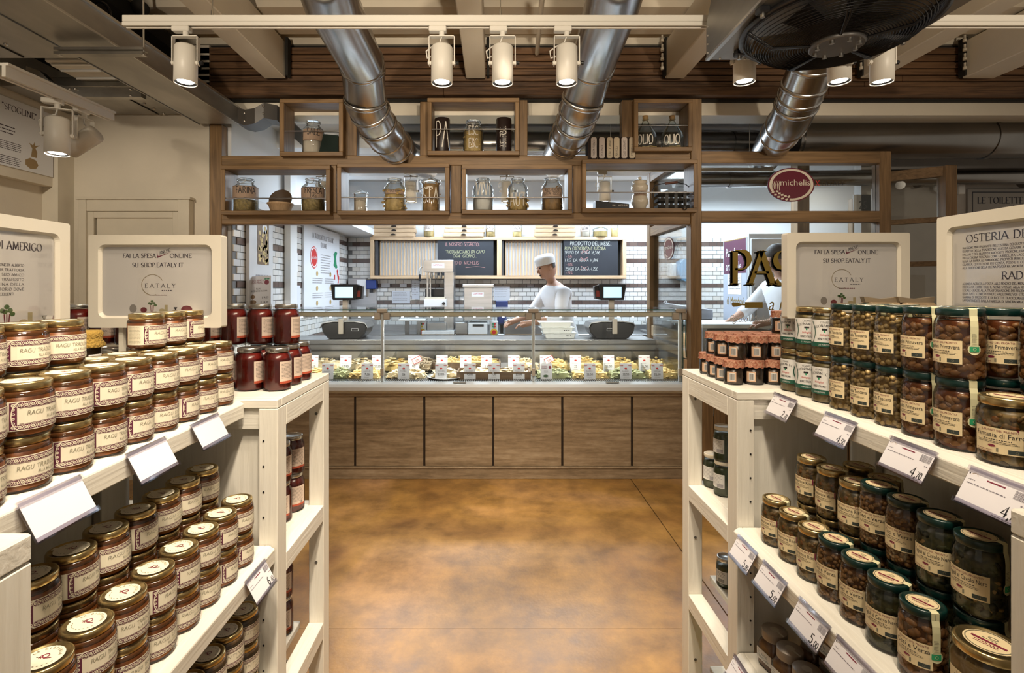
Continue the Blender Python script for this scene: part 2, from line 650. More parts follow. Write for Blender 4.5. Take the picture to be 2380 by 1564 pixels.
M_white = mat('white_enamel', (.80, .76, .68), .4)
M_pure = mat('white_plastic', (.84, .85, .85), .35)
M_black = mat('black_plastic', (.012, .012, .014), .3)
M_blackm = mat('black_wire', (.008, .008, .01), .35, .3)
M_bolt = mat('zinc_bolt', (.6, .58, .54), .3, 1.0)
M_ink = mat('ink_black', (.02, .018, .02), .6)
M_maroon = mat('maroon_ink', (.20, .02, .045), .5)
M_red = mat('red_ink', (.55, .03, .03), .5)
M_lamp = mat('lamp_glow', (1, .93, .80), .4, emit=22, ecol=(1, .92, .78))
M_led = mat('led_glow', (1, 1, 1), .4, emit=16, ecol=(.9, .96, 1))
M_pane = glass('clear_pane', (.97, .99, .985), .75, .01, .025)
M_edge = mat('glass_edge_green', (.02, .12, .10), .12, coat=.6)

# ------------------------------------------------------------------ floor
mf, nt, b = _nt('stained_concrete')
N, L = nt.nodes, nt.links
tc = N.new('ShaderNodeTexCoord')
n1 = N.new('ShaderNodeTexNoise'); n1.inputs['Scale'].default_value = .75; n1.inputs['Detail'].default_value = 5; n1.inputs['Distortion'].default_value = .7
n2 = N.new('ShaderNodeTexNoise'); n2.inputs['Scale'].default_value = 4.5; n2.inputs['Detail'].default_value = 12; n2.inputs['Roughness'].default_value = .68
n3 = N.new('ShaderNodeTexNoise'); n3.inputs['Scale'].default_value = 70; n3.inputs['Detail'].default_value = 2
for n in (n1, n2, n3):
    L.new(tc.outputs['Object'], n.inputs['Vector'])
r1 = N.new('ShaderNodeValToRGB')
r1.color_ramp.elements[0].position, r1.color_ramp.elements[1].position = .34, .68
r1.color_ramp.elements[0].color = (.22, .105, .032, 1)
r1.color_ramp.elements[1].color = (.54, .32, .165, 1)
e = r1.color_ramp.elements.new(.5); e.color = (.40, .225, .065, 1)
L.new(n1.outputs['Fac'], r1.inputs[0])
r2 = N.new('ShaderNodeValToRGB')
r2.color_ramp.elements[0].position, r2.color_ramp.elements[1].position = .36, .64
r2.color_ramp.elements[0].color = (.46, .43, .40, 1)
r2.color_ramp.elements[1].color = (1.12, 1.08, .98, 1)
L.new(n2.outputs['Fac'], r2.inputs[0])
mx = N.new('ShaderNodeMix'); mx.data_type = 'RGBA'; mx.blend_type = 'MULTIPLY'; mx.inputs[0].default_value = .85
L.new(r1.outputs[0], mx.inputs[6]); L.new(r2.outputs[0], mx.inputs[7])
L.new(mx.outputs[2], b.inputs['Base Color'])
rr = N.new('ShaderNodeMapRange'); rr.inputs[3].default_value = .22; rr.inputs[4].default_value = .46
L.new(n2.outputs['Fac'], rr.inputs[0]); L.new(rr.outputs[0], b.inputs['Roughness'])
bp = N.new('ShaderNodeBump'); bp.inputs['Strength'].default_value = .06; bp.inputs['Distance'].default_value = .01
L.new(n3.outputs['Fac'], bp.inputs['Height']); L.new(bp.outputs[0], b.inputs['Normal'])
M_floor = mf
floor = struct(MB().box(-6, 7, -3, 9, -.12, -.008).build('floor', M_dark))
xs = [-6, -2.6, 1.064, 4.6, 7]
ys = [-3, -.9, 2.27, 5.6, 9]
for i in range(4):
    for j in range(4):
        g, gy = .0032, .0009
        MB().box(xs[i] + g, xs[i + 1] - g, ys[j] + gy, ys[j + 1] - gy, -.02, 0).build('concrete_slab', M_floor, floor)

# ------------------------------------------------------------------ shop walls
struct(MB().box(-4.0, -2.24, 4.05, 4.2, 0, 3.4).build('wall_back', M_wall))
struct(MB().box(-3.62, -3.42, -1.5, 4.05, 0, 3.4).build('wall_left', M_wall))
# the raised panel wall on the left with the pasta poster and a shelf edge below it
lp = MB().box(-3.42, -3.34, 1.2, 4.0, 2.26, 2.86).build('wall_left_panel', M_wall); struct(lp)
struct(MB().box(-3.42, -3.30, 3.9, 4.05, 0, 3.0).build('wall_left_pilaster', M_trim))
# door with panelled surround
dx0, dx1 = P(190, 0, 4.05).x, P(450, 0, 4.05).x
door = MB().box(P(232, 0, 4.05).x, P(425, 0, 4.05).x, 4.02, 4.05, 0, 2.08).build('door_1', M_trim); struct(door)
a0, a1 = P(213, 0, 4.05).x, P(424, 0, 4.05).x
MB().box(dx0 + .02, a0, 3.99, 4.05, 0, 2.18).build('door_jamb', M_trim, door, .003)
MB().box(a1, dx1, 3.99, 4.05, 0, 2.18).build('door_jamb', M_trim, door, .003)
MB().box(a0, a1, 3.995, 4.05, 2.09, 2.18).build('door_head', M_trim, door, .003)
MB().box(a0, a0 + .05, 4.005, 4.05, 0, 2.09).build('door_stop', M_trim, door, .003)
MB().box(a1 - .05, a1, 4.005, 4.05, 0, 2.09).build('door_stop', M_trim, door, .003)
MB().box(a0 + .05, a1 - .05, 4.005, 4.05, 2.04, 2.09).build('door_stop', M_trim, door, .003)
MB().box(dx0, dx1 + .01, 3.985, 4.05, 2.18, 2.20).build('door_cornice', M_trim, door, .002)
struct(MB().box(3.55, 6.2, 5.0, 5.1, 0, 3.4).build('wall_right', mat('grey_plaster', (.52, .49, .46), .8, var=.04)))

# ------------------------------------------------------------------ workshop walls, ceiling and tiles
KX, KY = -2.08, 7.3
kl = struct(MB().box(KX - .14, KX - .012, 4.1, KY + .2, 0, 3.2).build('wall_workshop_left', M_kwall))
kb = struct(MB().box(KX - .1, 6.5, KY + .012, KY + .15, 0, 3.2).build('wall_workshop_back', M_kwall))
kc = struct(MB().box(KX - .14, 6.5, 4.1, KY + .15, 3.0, 3.1).build('ceiling_workshop', M_kceil))
for y in (4.95, 6.2):
    struct(MB().box(KX - .1, 6.4, y, y + .22, 2.84, 3.0).build('beam_workshop', M_kwall))
struct(MB().box(.3, .5, 5.2, 6.18, 2.86, 3.0).build('beam_workshop', M_kwall))
struct(MB().box(KX - .02, KX + .42, 5.0, KY, 2.22, 2.30).build('trim_soffit_1', M_kwall))      # ledge along the left of the workshop
rng = random.Random(5)
TP, TW = .0586, .112
M_tw = [mat('tile_white_%d' % i, c, .12, coat=.3) for i, c in enumerate([(.74, .73, .71), (.78, .76, .74), (.70, .66, .61), (.76, .75, .74)])]
M_tb = [mat('tile_brown_%d' % i, c, .14, coat=.3) for i, c in enumerate([(.125, .085, .075), (.15, .105, .09)])]
M_grout = mat('dark_grout', (.21, .205, .20), .9)
BANDS = {1, 5, 11, 15, 21, 25, 31}
ZT = 2.2


def tile_mesh(axis, m):
    w, h, d = TW - .006, TP - .005, .009
    t = MB().box(0, w, -d, 0, 0, h) if axis == 'X' else MB().box(0, d, 0, w, 0, h)
    return t.mesh('tile', m, bevel=.0018)


TMX = ([tile_mesh('X', m) for m in M_tw], [tile_mesh('X', m) for m in M_tb])
TMY = ([tile_mesh('Y', m) for m in M_tw], [tile_mesh('Y', m) for m in M_tb])
MB().box(KX - .012, KX - .002, 4.1, KY, .8, ZT).build('grout', M_grout, kl)
MB().box(KX, 3.28, KY + .002, KY + .012, .8, ZT).build('grout', M_grout, kb)
rest_l, rest_b = MB(), MB()


def cheap_tile(mb, axis, a, z, mi):
    w, h, d = TW - .006, TP - .005, .008
    if axis == 'X':
        mb.box(a, a + w, KY + .002 - d, KY + .002, z, z + h, mi)
    else:
        mb.box(KX - .002, KX - .002 + d, a, a + w, z, z + h, mi)


nl = nb = 0
for row in range(23):
    z = ZT - (row + 1) * TP
    br = row in BANDS
    for c in range(29):
        y = 4.1 + (c - (.5 if row % 2 else 0)) * TW
        if y + TW > KY or y < 4.09:
            continue
        k = rng.choice([0, 0, 1, 2, 3])
        if c < 15 and 0 <= row < 19 and nl < 300:
            obj('tile', (TMY[1][k % 2] if br else TMY[0][k]), kl, (KX - .002, y, z)); nl += 1
        else:
            cheap_tile(rest_l, 'Y', y, z, (4 + k % 2) if br else k)
    for c in range(48):
        x = KX + .012 + (c - (.5 if row % 2 else 0)) * TW
        if x < KX:
            continue
        k = rng.choice([0, 0, 1, 2, 3])
        shown = (9 <= row < 17 and x < 2.1) or (row < 9 and x > 1.75)
        if shown and nb < 300:
            obj('tile', (TMX[1][k % 2] if br else TMX[0][k]), kb, (x, KY + .002, z)); nb += 1
        else:
            cheap_tile(rest_b, 'X', x, z, (4 + k % 2) if br else k)
for mb_, w_ in ((rest_l, kl), (rest_b, kb)):
    o = mb_.build('tile_field', M_tw + M_tb, w_, recalc=False)
    o['kind'] = 'stuff'

# ------------------------------------------------------------------ shop ceiling: ribbed deck, beams, timber fascia, header
prof = []
y = -2.0
while y < 4.2:
    prof += [(y, 3.50), (y + .11, 3.50), (y + .135, 3.42), (y + .245, 3.42)]
    y += .27
mb = MB()
vs = [(-4.0, a, z) for a, z in prof] + [(6.5, a, z) for a, z in prof]
n = len(prof)
mb.add(vs, [(i, i + 1, i + 1 + n, i + n) for i in range(n - 1)])
ceil = struct(mb.build('ceiling', M_ceil, recalc=False))
MB().box(-4.0, 6.5, -2, 4.3, 3.55, 3.62).build('deck_backing', M_ceil, ceil)
for x0, x1 in ((-1.783, -1.62), (-.223, -.073), (1.317, 1.467), (2.83, 2.99), (3.62, 3.86)):
    bmo = MB().box(x0, x1, -1.5, 4.0, 3.117, 3.40).build('ceiling_beam', M_beam, None, .006)
    struct(bmo)
    s = x1 + .012 if x1 < 0 else x0 - .012
    MB().box(min(s, s + .02), max(s, s + .02), 3.96, 4.02, 3.13, 3.42).build('end_plate', M_dark, bmo)
    for k in range(4):
        MB().lathe([(.014, 0), (.014, .02), (.008, .022), (.008, .05)], 6, (s - .03, 3.93, 3.16 + k * .07)).build('bolt', M_beam, bmo)
fas = struct(MB().box(-2.35, 6.4, 4.10, 4.16, 2.98, 3.42).build('fascia', M_dark))
zz = [(3.0, 3.066, 4.02), (3.074, 3.112, 4.05), (3.12, 3.162, 4.05), (3.17, 3.214, 4.05), (3.222, 3.27, 4.05), (3.278, 3.325, 4.05), (3.333, 3.385, 4.05)]
for k, (a, bz, yy) in enumerate(zz):
    cut = [-2.35, 0.9 if k % 2 else -.4, 2.6 + .3 * (k % 3), 6.4]
    for q in range(3):
        MB().box(cut[q] + .001, cut[q + 1] - .001, yy, 4.10, a, bz).build('plank', M_fascia, fas, .004)
struct(MB().box(-2.3, 6.4, 4.14, 4.36, 2.88, 2.985).build('trim_header', M_beam))
struct(MB().box(-4.0, -2.3, -1.5, 4.05, 3.2, 3.3).build('ceiling_left', M_dark))
# ------------------------------------------------------------------ round spiral ducts
def smooth(path, k=4):
    pts = [Vector(p) for p in path]
    out = [pts[0]]
    for i in range(1, len(pts) - 1):
        a, b, c = pts[i - 1], pts[i], pts[i + 1]
        r = min((b - a).length, (c - b).length) * .32
        p, q = b + (a - b).normalized() * r, b + (c - b).normalized() * r
        out += [p, p.lerp(b, .6).lerp(q.lerp(b, .6), .5), q]
    out.append(pts[-1])
    return out


def round_duct(label, path, r, joints, tap=None):
    t = thing('spiral_duct', label, 'duct', path[-1])
    t.location = (0, 0, 0)
    MB().tube(path, r, 28, caps=False).build('pipe', M_duct, t)
    for i, f in joints:
        a, b = Vector(path[i]), Vector(path[i + 1])
        c = a.lerp(b, f)
        d = (b - a).normalized()
        MB().tube([c - d * .016, c - d * .012, c, c + d * .012, c + d * .016], [r * 1.0, r * 1.045, r * 1.06, r * 1.045, r * 1.0], 28, caps=False).build('joint_ring', M_duct, t)
    if tap:
        p, d = tap
        d = Vector(d).normalized()
        MB().tube([p, Vector(p) + d * .05], [r * .5, r * .42], 20).build('end_spigot', M_duct, t)
    return t


DR = .13
M_duct2 = mat('dull_duct_steel', (.26, .25, .24), .24, 1.0, var=.12, vscale=3)
d1 = [P(700, -260, 1.7), P(770, 5, 2.40), P(842, 150, 3.12), P(850, 240, 3.32), P(882, 300, 3.55), P(940, 362, 4.15), P(990, 385, 4.7)]
round_duct('steel duct dropping between the jar boxes beside the single-jar cubby', d1, DR, [(2, .12), (2, .9), (3, .3), (3, .85), (4, .25), (4, .6), (1, .96)])
d2 = [P(1480, -260, 1.7), P(1424, 5, 2.40), P(1378, 150, 3.12), P(1352, 240, 3.32), P(1335, 292, 3.55), P(1305, 345, 4.15), P(1290, 380, 4.7)]
round_duct('steel duct dropping beside the cubby of oil bottles', d2, DR, [(2, .12), (2, .9), (3, .3), (3, .85), (4, .25), (4, .6), (1, .96)])
d3 = [P(1935, 20, 2.75), P(1890, 140, 3.12), P(1862, 215, 3.3), P(1838, 275, 3.5), P(1795, 335, 4.1), P(1780, 365, 4.6)]
round_duct('steel duct coming down behind the black fan', d3, DR, [(1, .1), (1, .75), (2, .1), (2, .45), (3, .2), (3, .55)])
t = thing('spiral_duct', 'long horizontal steel duct running through the workshop under its ceiling', 'duct')
MB().tube([(-.9, 4.78, 2.83), (3.1, 4.78, 2.83)], .105, 24).build('pipe', M_duct2, t)
for x in (.15, 1.2, 2.2):
    MB().tube([(x - .015, 4.78, 2.83), (x + .015, 4.78, 2.83)], .111, 24).build('joint_ring', M_duct2, t)
t = thing('spiral_duct', 'wide steel duct running to the frame edge above the toilet sign', 'duct')
MB().tube([(2.55, 4.45, 2.76), (6.2, 4.45, 2.80)], .165, 28).build('pipe', M_duct2, t)
MB().tube([(2.58, 4.45, 2.76), (2.62, 4.45, 2.76)], .18, 28).build('joint_ring', M_duct2, t)
MB().tube([(4.2, 4.45, 2.778), (4.23, 4.45, 2.778)], .172, 28).build('joint_ring', M_duct2, t)
t = thing('spiral_duct', 'thin dark steel duct below the wide one over the partition', 'duct')
MB().tube([(1.7, 4.9, 2.52), (6.2, 4.75, 2.54)], .075, 20).build('pipe', M_duct2, t)
for x in (2.2, 4.0, 5.0):
    MB().tube([(x, 4.88, 2.52), (x + .03, 4.88, 2.52)], .08, 20).build('joint_ring', M_duct2, t)

# ------------------------------------------------------------------ rectangular ducts on the left
t = thing('sheet_duct', 'long rectangular galvanised duct along the left of the ceiling', 'duct')
MB().box(-2.24, -1.945, .6, 3.92, 2.74, 2.87).build('body', M_galv, t, .004)
MB().box(-2.245, -2.24, .6, 3.92, 2.735, 2.75).build('seam', M_galv, t)
MB().box(-1.945, -1.935, .6, 3.92, 2.855, 2.87).build('flange', M_bolt, t)
MB().box(-1.945, -1.938, .6, 3.92, 2.737, 2.746).build('flange', M_bolt, t)
# curved elbow from its far end to the workshop wall
path = [(-1.95, 3.9, 2.8), (-1.91, 3.95, 2.8), (-1.86, 4.0, 2.83), (-1.80, 4.02, 2.88), (-1.72, 4.08, 2.88), (-1.66, 4.16, 2.8), (-1.6, 4.28, 2.74)]
mb = MB()
for a, b in zip(path, path[1:]):
    a, b = Vector(a), Vector(b)
    u = Vector((0, 0, 1))
    s = Vector((0, .17, 0))
    mb.hexa([a - u * .06, b - u * .06, b - u * .06 + s, a - u * .06 + s], [a + u * .06, b + u * .06, b + u * .06 + s, a + u * .06 + s])
mb.build('elbow', mat('dull_galvanised', (.16, .155, .15), .45, .8), t)
for a in (path[1], path[3], path[5]):
    for dz in (-.03, .03):
        MB().sphere((a[0], a[1] - .008, a[2] + dz), .009, 8, 4).build('rivet', M_bolt, t)
t = thing('sheet_duct', 'broad flat galvanised duct plate above the door with riveted seams', 'duct')
MB().box(-3.3, -2.26, .8, 3.02, 2.84, 2.90).build('body', M_galv, t, .004)
MB().box(-3.3, -2.26, 3.44, 4.0, 2.84, 2.90).build('body', M_galv, t, .004)
for x0, y0, y1 in ((-2.74, 1.2, 3.0), (-2.95, 1.2, 3.0), (-2.60, 3.45, 3.99), (-2.42, 3.45, 3.99)):
    MB().box(x0, x0 + .006, y0, y1, 2.834, 2.84).build('seam', M_dark, t)
    for k in range(5):
        MB().sphere((x0 + .05, y0 + .2 + k * (y1 - y0) / 5, 2.838), .011, 8, 4).build('rivet', M_bolt, t)
# the bent strap: an s-shaped steel channel crossing under the plate
mb = MB()
pts = [P(60, 165, 3.3), P(92, 176, 3.36), P(112, 196, 3.38), P(134, 208, 3.38), P(165, 213, 3.38), P(300, 214, 3.38), P(328, 214, 3.38)]
for a, b in zip(pts, pts[1:]):
    u, s = Vector((0, 0, .065)), Vector((0, .05, 0))
    mb.hexa([a - u * .5, b - u * .5, b - u * .5 + s, a - u * .5 + s], [a + u * .5, b + u * .5, b + u * .5 + s, a + u * .5 + s])
t = thing('steel_strap', 's-bent galvanised strap crossing below the flat duct plate', 'strap')
mb.build('strip', M_galv, t)
for px, py in ((98, 172), (108, 190), (162, 207), (162, 222), (175, 207), (175, 222), (303, 208), (303, 222)):
    p = P(px, py, 3.375)
    MB().sphere(p, .010, 8, 4).build('rivet', M_bolt, t)
# strut channel hanging below the duct
t = thing('strut_channel', 'slotted strut channel on a threaded rod carrying the left duct', 'bracket')
a, b = P(132, 121, 2.62), P(338, 121, 2.62)
MB().box(a.x, b.x, 2.60, 2.64, a.z - .018, a.z - .004).build('rail', M_galv, t)
MB().box(a.x, b.x, 2.60, 2.64, a.z + .004, a.z + .018).build('rail', M_galv, t)
MB().tube([P(334, 126, 2.62), P(331, -120, 2.62)], .005, 8).build('threaded_rod', M_bolt, t)
for px in (140, 334):
    MB().lathe([(.012, 0), (.012, .012)], 6, P(px, 130, 2.62)).build('nut', M_bolt, t)
# fluorescent batten
t = thing('ceiling_lamp', 'off-white fluorescent batten tucked beside the left duct', 'lamp')
a, b = P(140, 158, 3.3), P(262, 158, 3.3)
MB().box(a.x, b.x, 3.18, 3.46, a.z - .01, a.z + .03).build('housing', M_white, t, .008)
MB().box(a.x + .02, b.x - .02, 3.20, 3.44, a.z - .028, a.z - .01).build('diffuser', mat('lamp_diffuser', (.8, .76, .66), .3), t, .006)
for k in range(2):
    yy = 3.26 + k * .12
    MB().tube([(a.x + .04, yy, a.z - .034), (b.x - .04, yy, a.z - .034)], .008, 8).build('tube', M_pure, t)
MB().tube([(a.x + .05, 3.3, a.z + .04), (b.x - .1, 3.3, a.z + .04)], .02, 10).build('gear_tray', M_white, t)
# black cable loop and a small smoke detector up in the dark
tag(MB().tube([P(212 + 26 * math.cos(R(a)) + 18, 35 - 30 * math.sin(R(a)), 2.75) for a in range(-10, 195, 15)], .008, 8).build('cable_loop', M_black),
    'black cable loop arching above the left duct', 'cable')
t = thing('ceiling_speaker', 'small dark round ceiling fitting behind the threaded rod', 'speaker')
c = P(325, 18, 3.3)
MB().sphere(c, .055, 16, 10, sc=(1, 1, .8)).build('shell', M_dark, t)
MB().tube([c + Vector((0, 0, .03)), c + Vector((0, 0, .4))], .01, 8).build('stem', M_dark, t)

# ------------------------------------------------------------------ track rails and spotlights
RY = 2.22
rz = P(0, 51, RY).z
t = thing('light_track', 'long white light track spanning the ceiling in front of the ducts', 'track')
for x0, x1 in ((P(290, 0, RY).x, P(2600, 0, RY).x),):
    MB().box(x0, x1, RY - .018, RY + .018, rz - .006, rz + .022).build('rail', M_white, t, .002)
    MB().box(x0, x1, RY - .018, RY - .008, rz - .022, rz - .008).build('rail_lip', M_white, t)
    MB().box(x0, x1, RY + .008, RY + .018, rz - .022, rz - .008).build('rail_lip', M_white, t)
for px in (494, 1163):
    MB().tube([P(px, 42, RY), P(px, -200, RY)], .0025, 6).build('suspension_wire', M_bolt, t)
    MB().lathe([(.006, 0), (.006, .03), (.002, .04)], 8, P(px, 42, RY)).build('wire_grip', M_bolt, t)


def spotlight(label, top, tilt=0.0, yaw=0.0, s=1.0, knob=True, cable=1, power=18, tgt=None, angle=50, col=WARM):
    """white cylinder in a stirrup below a track adapter; top is where the adapter meets the rail"""
    t = thing('track_spotlight', label, 'spotlight', top, yaw)
    MB().box(-.055 * s, .02 * s, -.016, .016, -.022 * s, 0).build('adapter', M_white, t, .003)
    MB().lathe([(.012 * s, -.040 * s), (.012 * s, -.02 * s)], 10).build('swivel', M_white, t)
    y0 = -.040 * s
    mb = MB()
    for q in (-1, 1):
        mb.box(q * .052 * s, q * .056 * s, -.011 * s, .011 * s, y0 - .125 * s, y0)
    mb.box(-.056 * s, .056 * s, -.011 * s, .011 * s, y0 - .004, y0)
    mb.build('stirrup', M_white, t)
    piv = Vector((0, 0, y0 - .115 * s))
    Mx = Matrix.Translation(piv) @ Matrix.Rotation(tilt, 4, 'X')
    mb = MB(Mx)
    r, hi, lo = .046 * s, .072 * s, -.088 * s
    mb.lathe([(0, hi), (r * .88, hi), (r, hi - .008 * s), (r, lo), (r * .93, lo), (r * .93, lo + .006 * s)], 28, cap0=False, cap1=False)
    body = mb.build('housing', M_white, t, recalc=True)
    mb = MB(Mx)
    mb.lathe([(r * .94, lo + .003 * s), (r * .70, lo + .008 * s)], 28, cap0=False, cap1=False)
    mb.build('baffle', M_black, body)
    mb = MB(Mx)
    mb.lathe([(0, lo + .004 * s), (r * .72, lo + .0085 * s)], 28, cap0=False, cap1=False)
    mb.build('lens', M_lamp, body)
    if knob:
        MB(Matrix.Translation(piv) @ Matrix.Rotation(math.pi / 2, 4, 'Y')).lathe([(.006 * s, .05 * s), (.009 * s, .058 * s), (.009 * s, .072 * s)], 10).build('knob', M_black, t)
    for q in (-1, 1):
        MB(Matrix.Translation(piv) @ Matrix.Rotation(q * math.pi / 2, 4, 'Y')).lathe([(.009 * s, .04 * s), (.009 * s, .06 * s)], 10).build('pivot', M_white, t)
    if cable:
        q = cable
        pts = [(0, 0, y0), (-.01 * q, .01, y0 - .025 * s), (-.045 * q * s, .02, y0 - .035 * s), (-.07 * q * s, .02, y0 - .055 * s), (-.065 * q * s, .02, y0 - .085 * s), (-.03 * q * s, .0, y0 - .08 * s)]
        MB().tube(pts, .0035, 6).build('cable', M_white, t)
    if power:
        z = Mx @ Vector((0, 0, lo - .012 * s))
        Rz = Matrix.Rotation(yaw, 4, 'Z')
        w0 = Vector(top) + Rz @ z
        d = Rz @ (Mx.to_3x3() @ Vector((0, 0, -1)))
        spot_light(w0, tgt if tgt else w0 + d, power, col, angle, .7, .04)
    return t


rz0 = rz - .022
for px, lab, tl, cb, pw, tg in (
        (432, 'white track spotlight at the left end of the front rail', -.03, 0, 26, (-1.3, 1.9, 1.2)),
        (1027, 'white track spotlight left of the central ceiling beam', -.02, 1, 26, (-.4, 3.4, 0)),
        (1168, 'white track spotlight just right of the central ceiling beam', .0, 1, 26, (.1, 2.8, 0)),
        (1317, 'white track spotlight overlapping the duct by the oil bottles', -.02, 1, 26, (.5, 3.5, 0)),
        (1730, 'white spotlight showing below the left corner of the fan unit', .0, 0, 22, (1.2, 1.9, 1.2)),
        (1950, 'white spotlight showing below the middle of the fan unit', -.03, 0, 22, (1.2, 1.2, 1.2)),
        (2050, 'white spotlight hanging to the right of the fan unit', .02, 0, 22, (1.5, 2.2, 1.2))):
    p = P(px, 0, RY)
    s = 1.0 if px < 1700 else (.98)
    spotlight(lab, (p.x, RY, rz0), tl, 0, s, True, cb, pw, tg)
# side rail on the left wall side, running away from the camera, with two spots
a, b = P(0, 165, 1.85), P(258, 272, 3.0)
d = (b - a)
t = thing('light_track', 'white light track receding above the pasta poster', 'track')
mb = MB()
for dx in (-.02, .006):
    mb.hexa([a + Vector((dx, 0, -.02)), b + Vector((dx, 0, -.02)), b + Vector((dx + .014, 0, -.02)), a + Vector((dx + .014, 0, -.02))],
            [a + Vector((dx, 0, .02)), b + Vector((dx, 0, .02)), b + Vector((dx + .014, 0, .02)), a + Vector((dx + .014, 0, .02))])
mb.build('rail', M_white, t)
mb = MB()
mb.hexa([a + Vector((-.03, 0, .02)), b + Vector((-.03, 0, .02)), b + Vector((.03, 0, .02)), a + Vector((.03, 0, .02))],
        [a + Vector((-.03, 0, .03)), b + Vector((-.03, 0, .03)), b + Vector((.03, 0, .03)), a + Vector((.03, 0, .03))])
mb.build('rail_back', M_white, t)
p = a.lerp(b, .40)
spotlight('white spotlight lit above the corner of the pasta poster', (p.x, p.y, p.z - .02), -.06, R(25), 1.02, False, 1, 16, (-3.35, 2.4, 2.1), 60)
p = a.lerp(b, .66)
spotlight('white spotlight tilted towards the poster wall, second on the side rail', (p.x, p.y, p.z - .02), R(58), R(90), 1.0, True, -1, 0)
o = bpy.context.scene.objects
# ------------------------------------------------------------------ fan unit
t = thing('fan_coil_unit', 'galvanised ceiling cooler box with a big black fan', 'fan unit')
UX0, UX1, UY1, UZ = .855, 1.53, 2.09, 2.42
prof = [(UY1, UZ), (UY1, UZ + .145), (UY1 - .12, UZ + .33), (.9, UZ + .33), (.9, UZ)]
MB().prism(prof, UX0, UX1, 'X').build('casing', M_galv, t, .003)
MB().box(UX0 - .003, UX0 + .012, .9, UY1, UZ - .004, UZ + .006).build('edge_strip', M_bolt, t)
for k in range(7):
    MB().sphere((UX0 + .05 + k * .1, UY1 - .015, UZ - .001), .005, 6, 4).build('screw', M_bolt, t)
for k in range(4):
    MB().sphere((UX0 - .001, UY1 - .02, UZ + .02 + k * .035), .004, 6, 4).build('screw', M_bolt, t)
mb = MB()
rng = random.Random(3)
for k in range(40):
    u, v = rng.uniform(-1, 1), rng.uniform(-1, 1)
    if u * u + v * v < 1:
        mb.box(UX0 - .0015, UX0, 1.84 + u * .016 - .0012, 1.84 + u * .016 + .0012, UZ + .23 + v * .03, UZ + .233 + v * .03)
mb.build('logo', mat('blue_ink', (.03, .08, .35), .5), t)
mb = MB()
pen(mb, 'SYS', 0, 0, .035, planar((UX0 - .0015, 1.815, UZ + .225), (0, -1, 0), (0, 0, 1)), serif=False, thick=.1, slant=.2)
mb.build('lettering', M_ink, t)
fx, fy, fr = 1.185, 1.79, .285
MB().lathe([(fr * 1.03, 0), (fr * 1.08, -.012), (fr * 1.08, -.02), (fr * 1.0, -.02), (fr * .99, .0)], 48, (fx, fy, UZ), cap0=False, cap1=False).build('fan_ring', M_black, t)
MB().lathe([(0, .06), (fr * .98, .06)], 40, (fx, fy, UZ - .058), cap0=False, cap1=False).build('fan_well', M_dark, t)
mb = MB()
for k in range(26):
    r = fr * (.26 + .74 * k / 25)
    zz_ = UZ - .075 + .052 * max(0, (r / fr - .72) / .28) ** 2
    mb.tube([(fx + r * math.cos(2 * math.pi * q / 40), fy + r * math.sin(2 * math.pi * q / 40), zz_) for q in range(40)], .0019, 4, closed=True)
g = mb.build('wire_guard', M_blackm, t, recalc=False)
mb = MB()
for k in range(5):
    a = 2 * math.pi * k / 5 + .5
    for da in (-.02, .02):
        mb.tube([(fx + .06 * math.cos(a), fy + .06 * math.sin(a), UZ - .08), (fx + fr * .74 * math.cos(a + da), fy + fr * .74 * math.sin(a + da), UZ - .08),
                 (fx + fr * 1.02 * math.cos(a + da), fy + fr * 1.02 * math.sin(a + da), UZ - .022)], .004, 6)
mb.build('guard_spoke', M_blackm, t, recalc=False)
for k in range(7):
    a = 2 * math.pi * k / 7
    mb = MB()
    r0, r1 = .075, fr * .93
    mb.add([(fx + r0 * math.cos(a - .25), fy + r0 * math.sin(a - .25), UZ - .05), (fx + r0 * math.cos(a + .25), fy + r0 * math.sin(a + .25), UZ - .02),
            (fx + r1 * math.cos(a + .26), fy + r1 * math.sin(a + .26), UZ - .03), (fx + r1 * math.cos(a - .06), fy + r1 * math.sin(a - .06), UZ - .055)], [(0, 1, 2, 3)])
    mb.build('fan_blade', mat('blade_metal', (.12, .10, .07), .4, .7) if k % 3 == 0 else M_black, t)
MB().lathe([(.082, -.088), (.086, -.084), (.086, -.07), (.03, -.03)], 24, (fx, fy, UZ)).build('hub_plate', mat('hub_grey', (.16, .15, .14), .4, .6), t)
for k in range(8):
    a = 2 * math.pi * k / 8
    MB().lathe([(.008, -.098), (.008, -.086)], 6, (fx + .066 * math.cos(a), fy + .066 * math.sin(a), UZ)).build('bolt', M_bolt, t)
for k in range(6):
    a = 2 * math.pi * k / 6 + .3
    x_, y_ = fx + fr * 1.12 * math.cos(a), fy + fr * 1.12 * math.sin(a)
    MB().box(x_ - .018, x_ + .018, y_ - .018, y_ + .018, UZ - .022, UZ).build('mount_lug', M_black, t, .004)
    MB().lathe([(.008, -.034), (.008, -.02)], 6, (x_, y_, UZ)).build('bolt', M_bolt, t)
# sprinkler pipe between the centre beam and the right duct
tag(MB().tube([P(1268, -90, 2.5), P(1248, 124, 3.95)], .016, 12).build('white_pipe', M_beam), 'thin white pipe sloping down beside the central beam', 'pipe')
# ------------------------------------------------------------------ timber display frame above the counter
WY0, WY1 = 4.0, 4.09


def wb(name, parent, px0, px1, py0, py1, axis, y0=WY0, y1=WY1, bev=.004):
    a, b = P(px0, py0, y0), P(px1, py1, y0)
    return MB().box(a.x, b.x, y0, y1, b.z, a.z).build(name, {'X': M_teakX, 'Y': M_teakY, 'Z': M_teakZ}[axis], parent, bev)


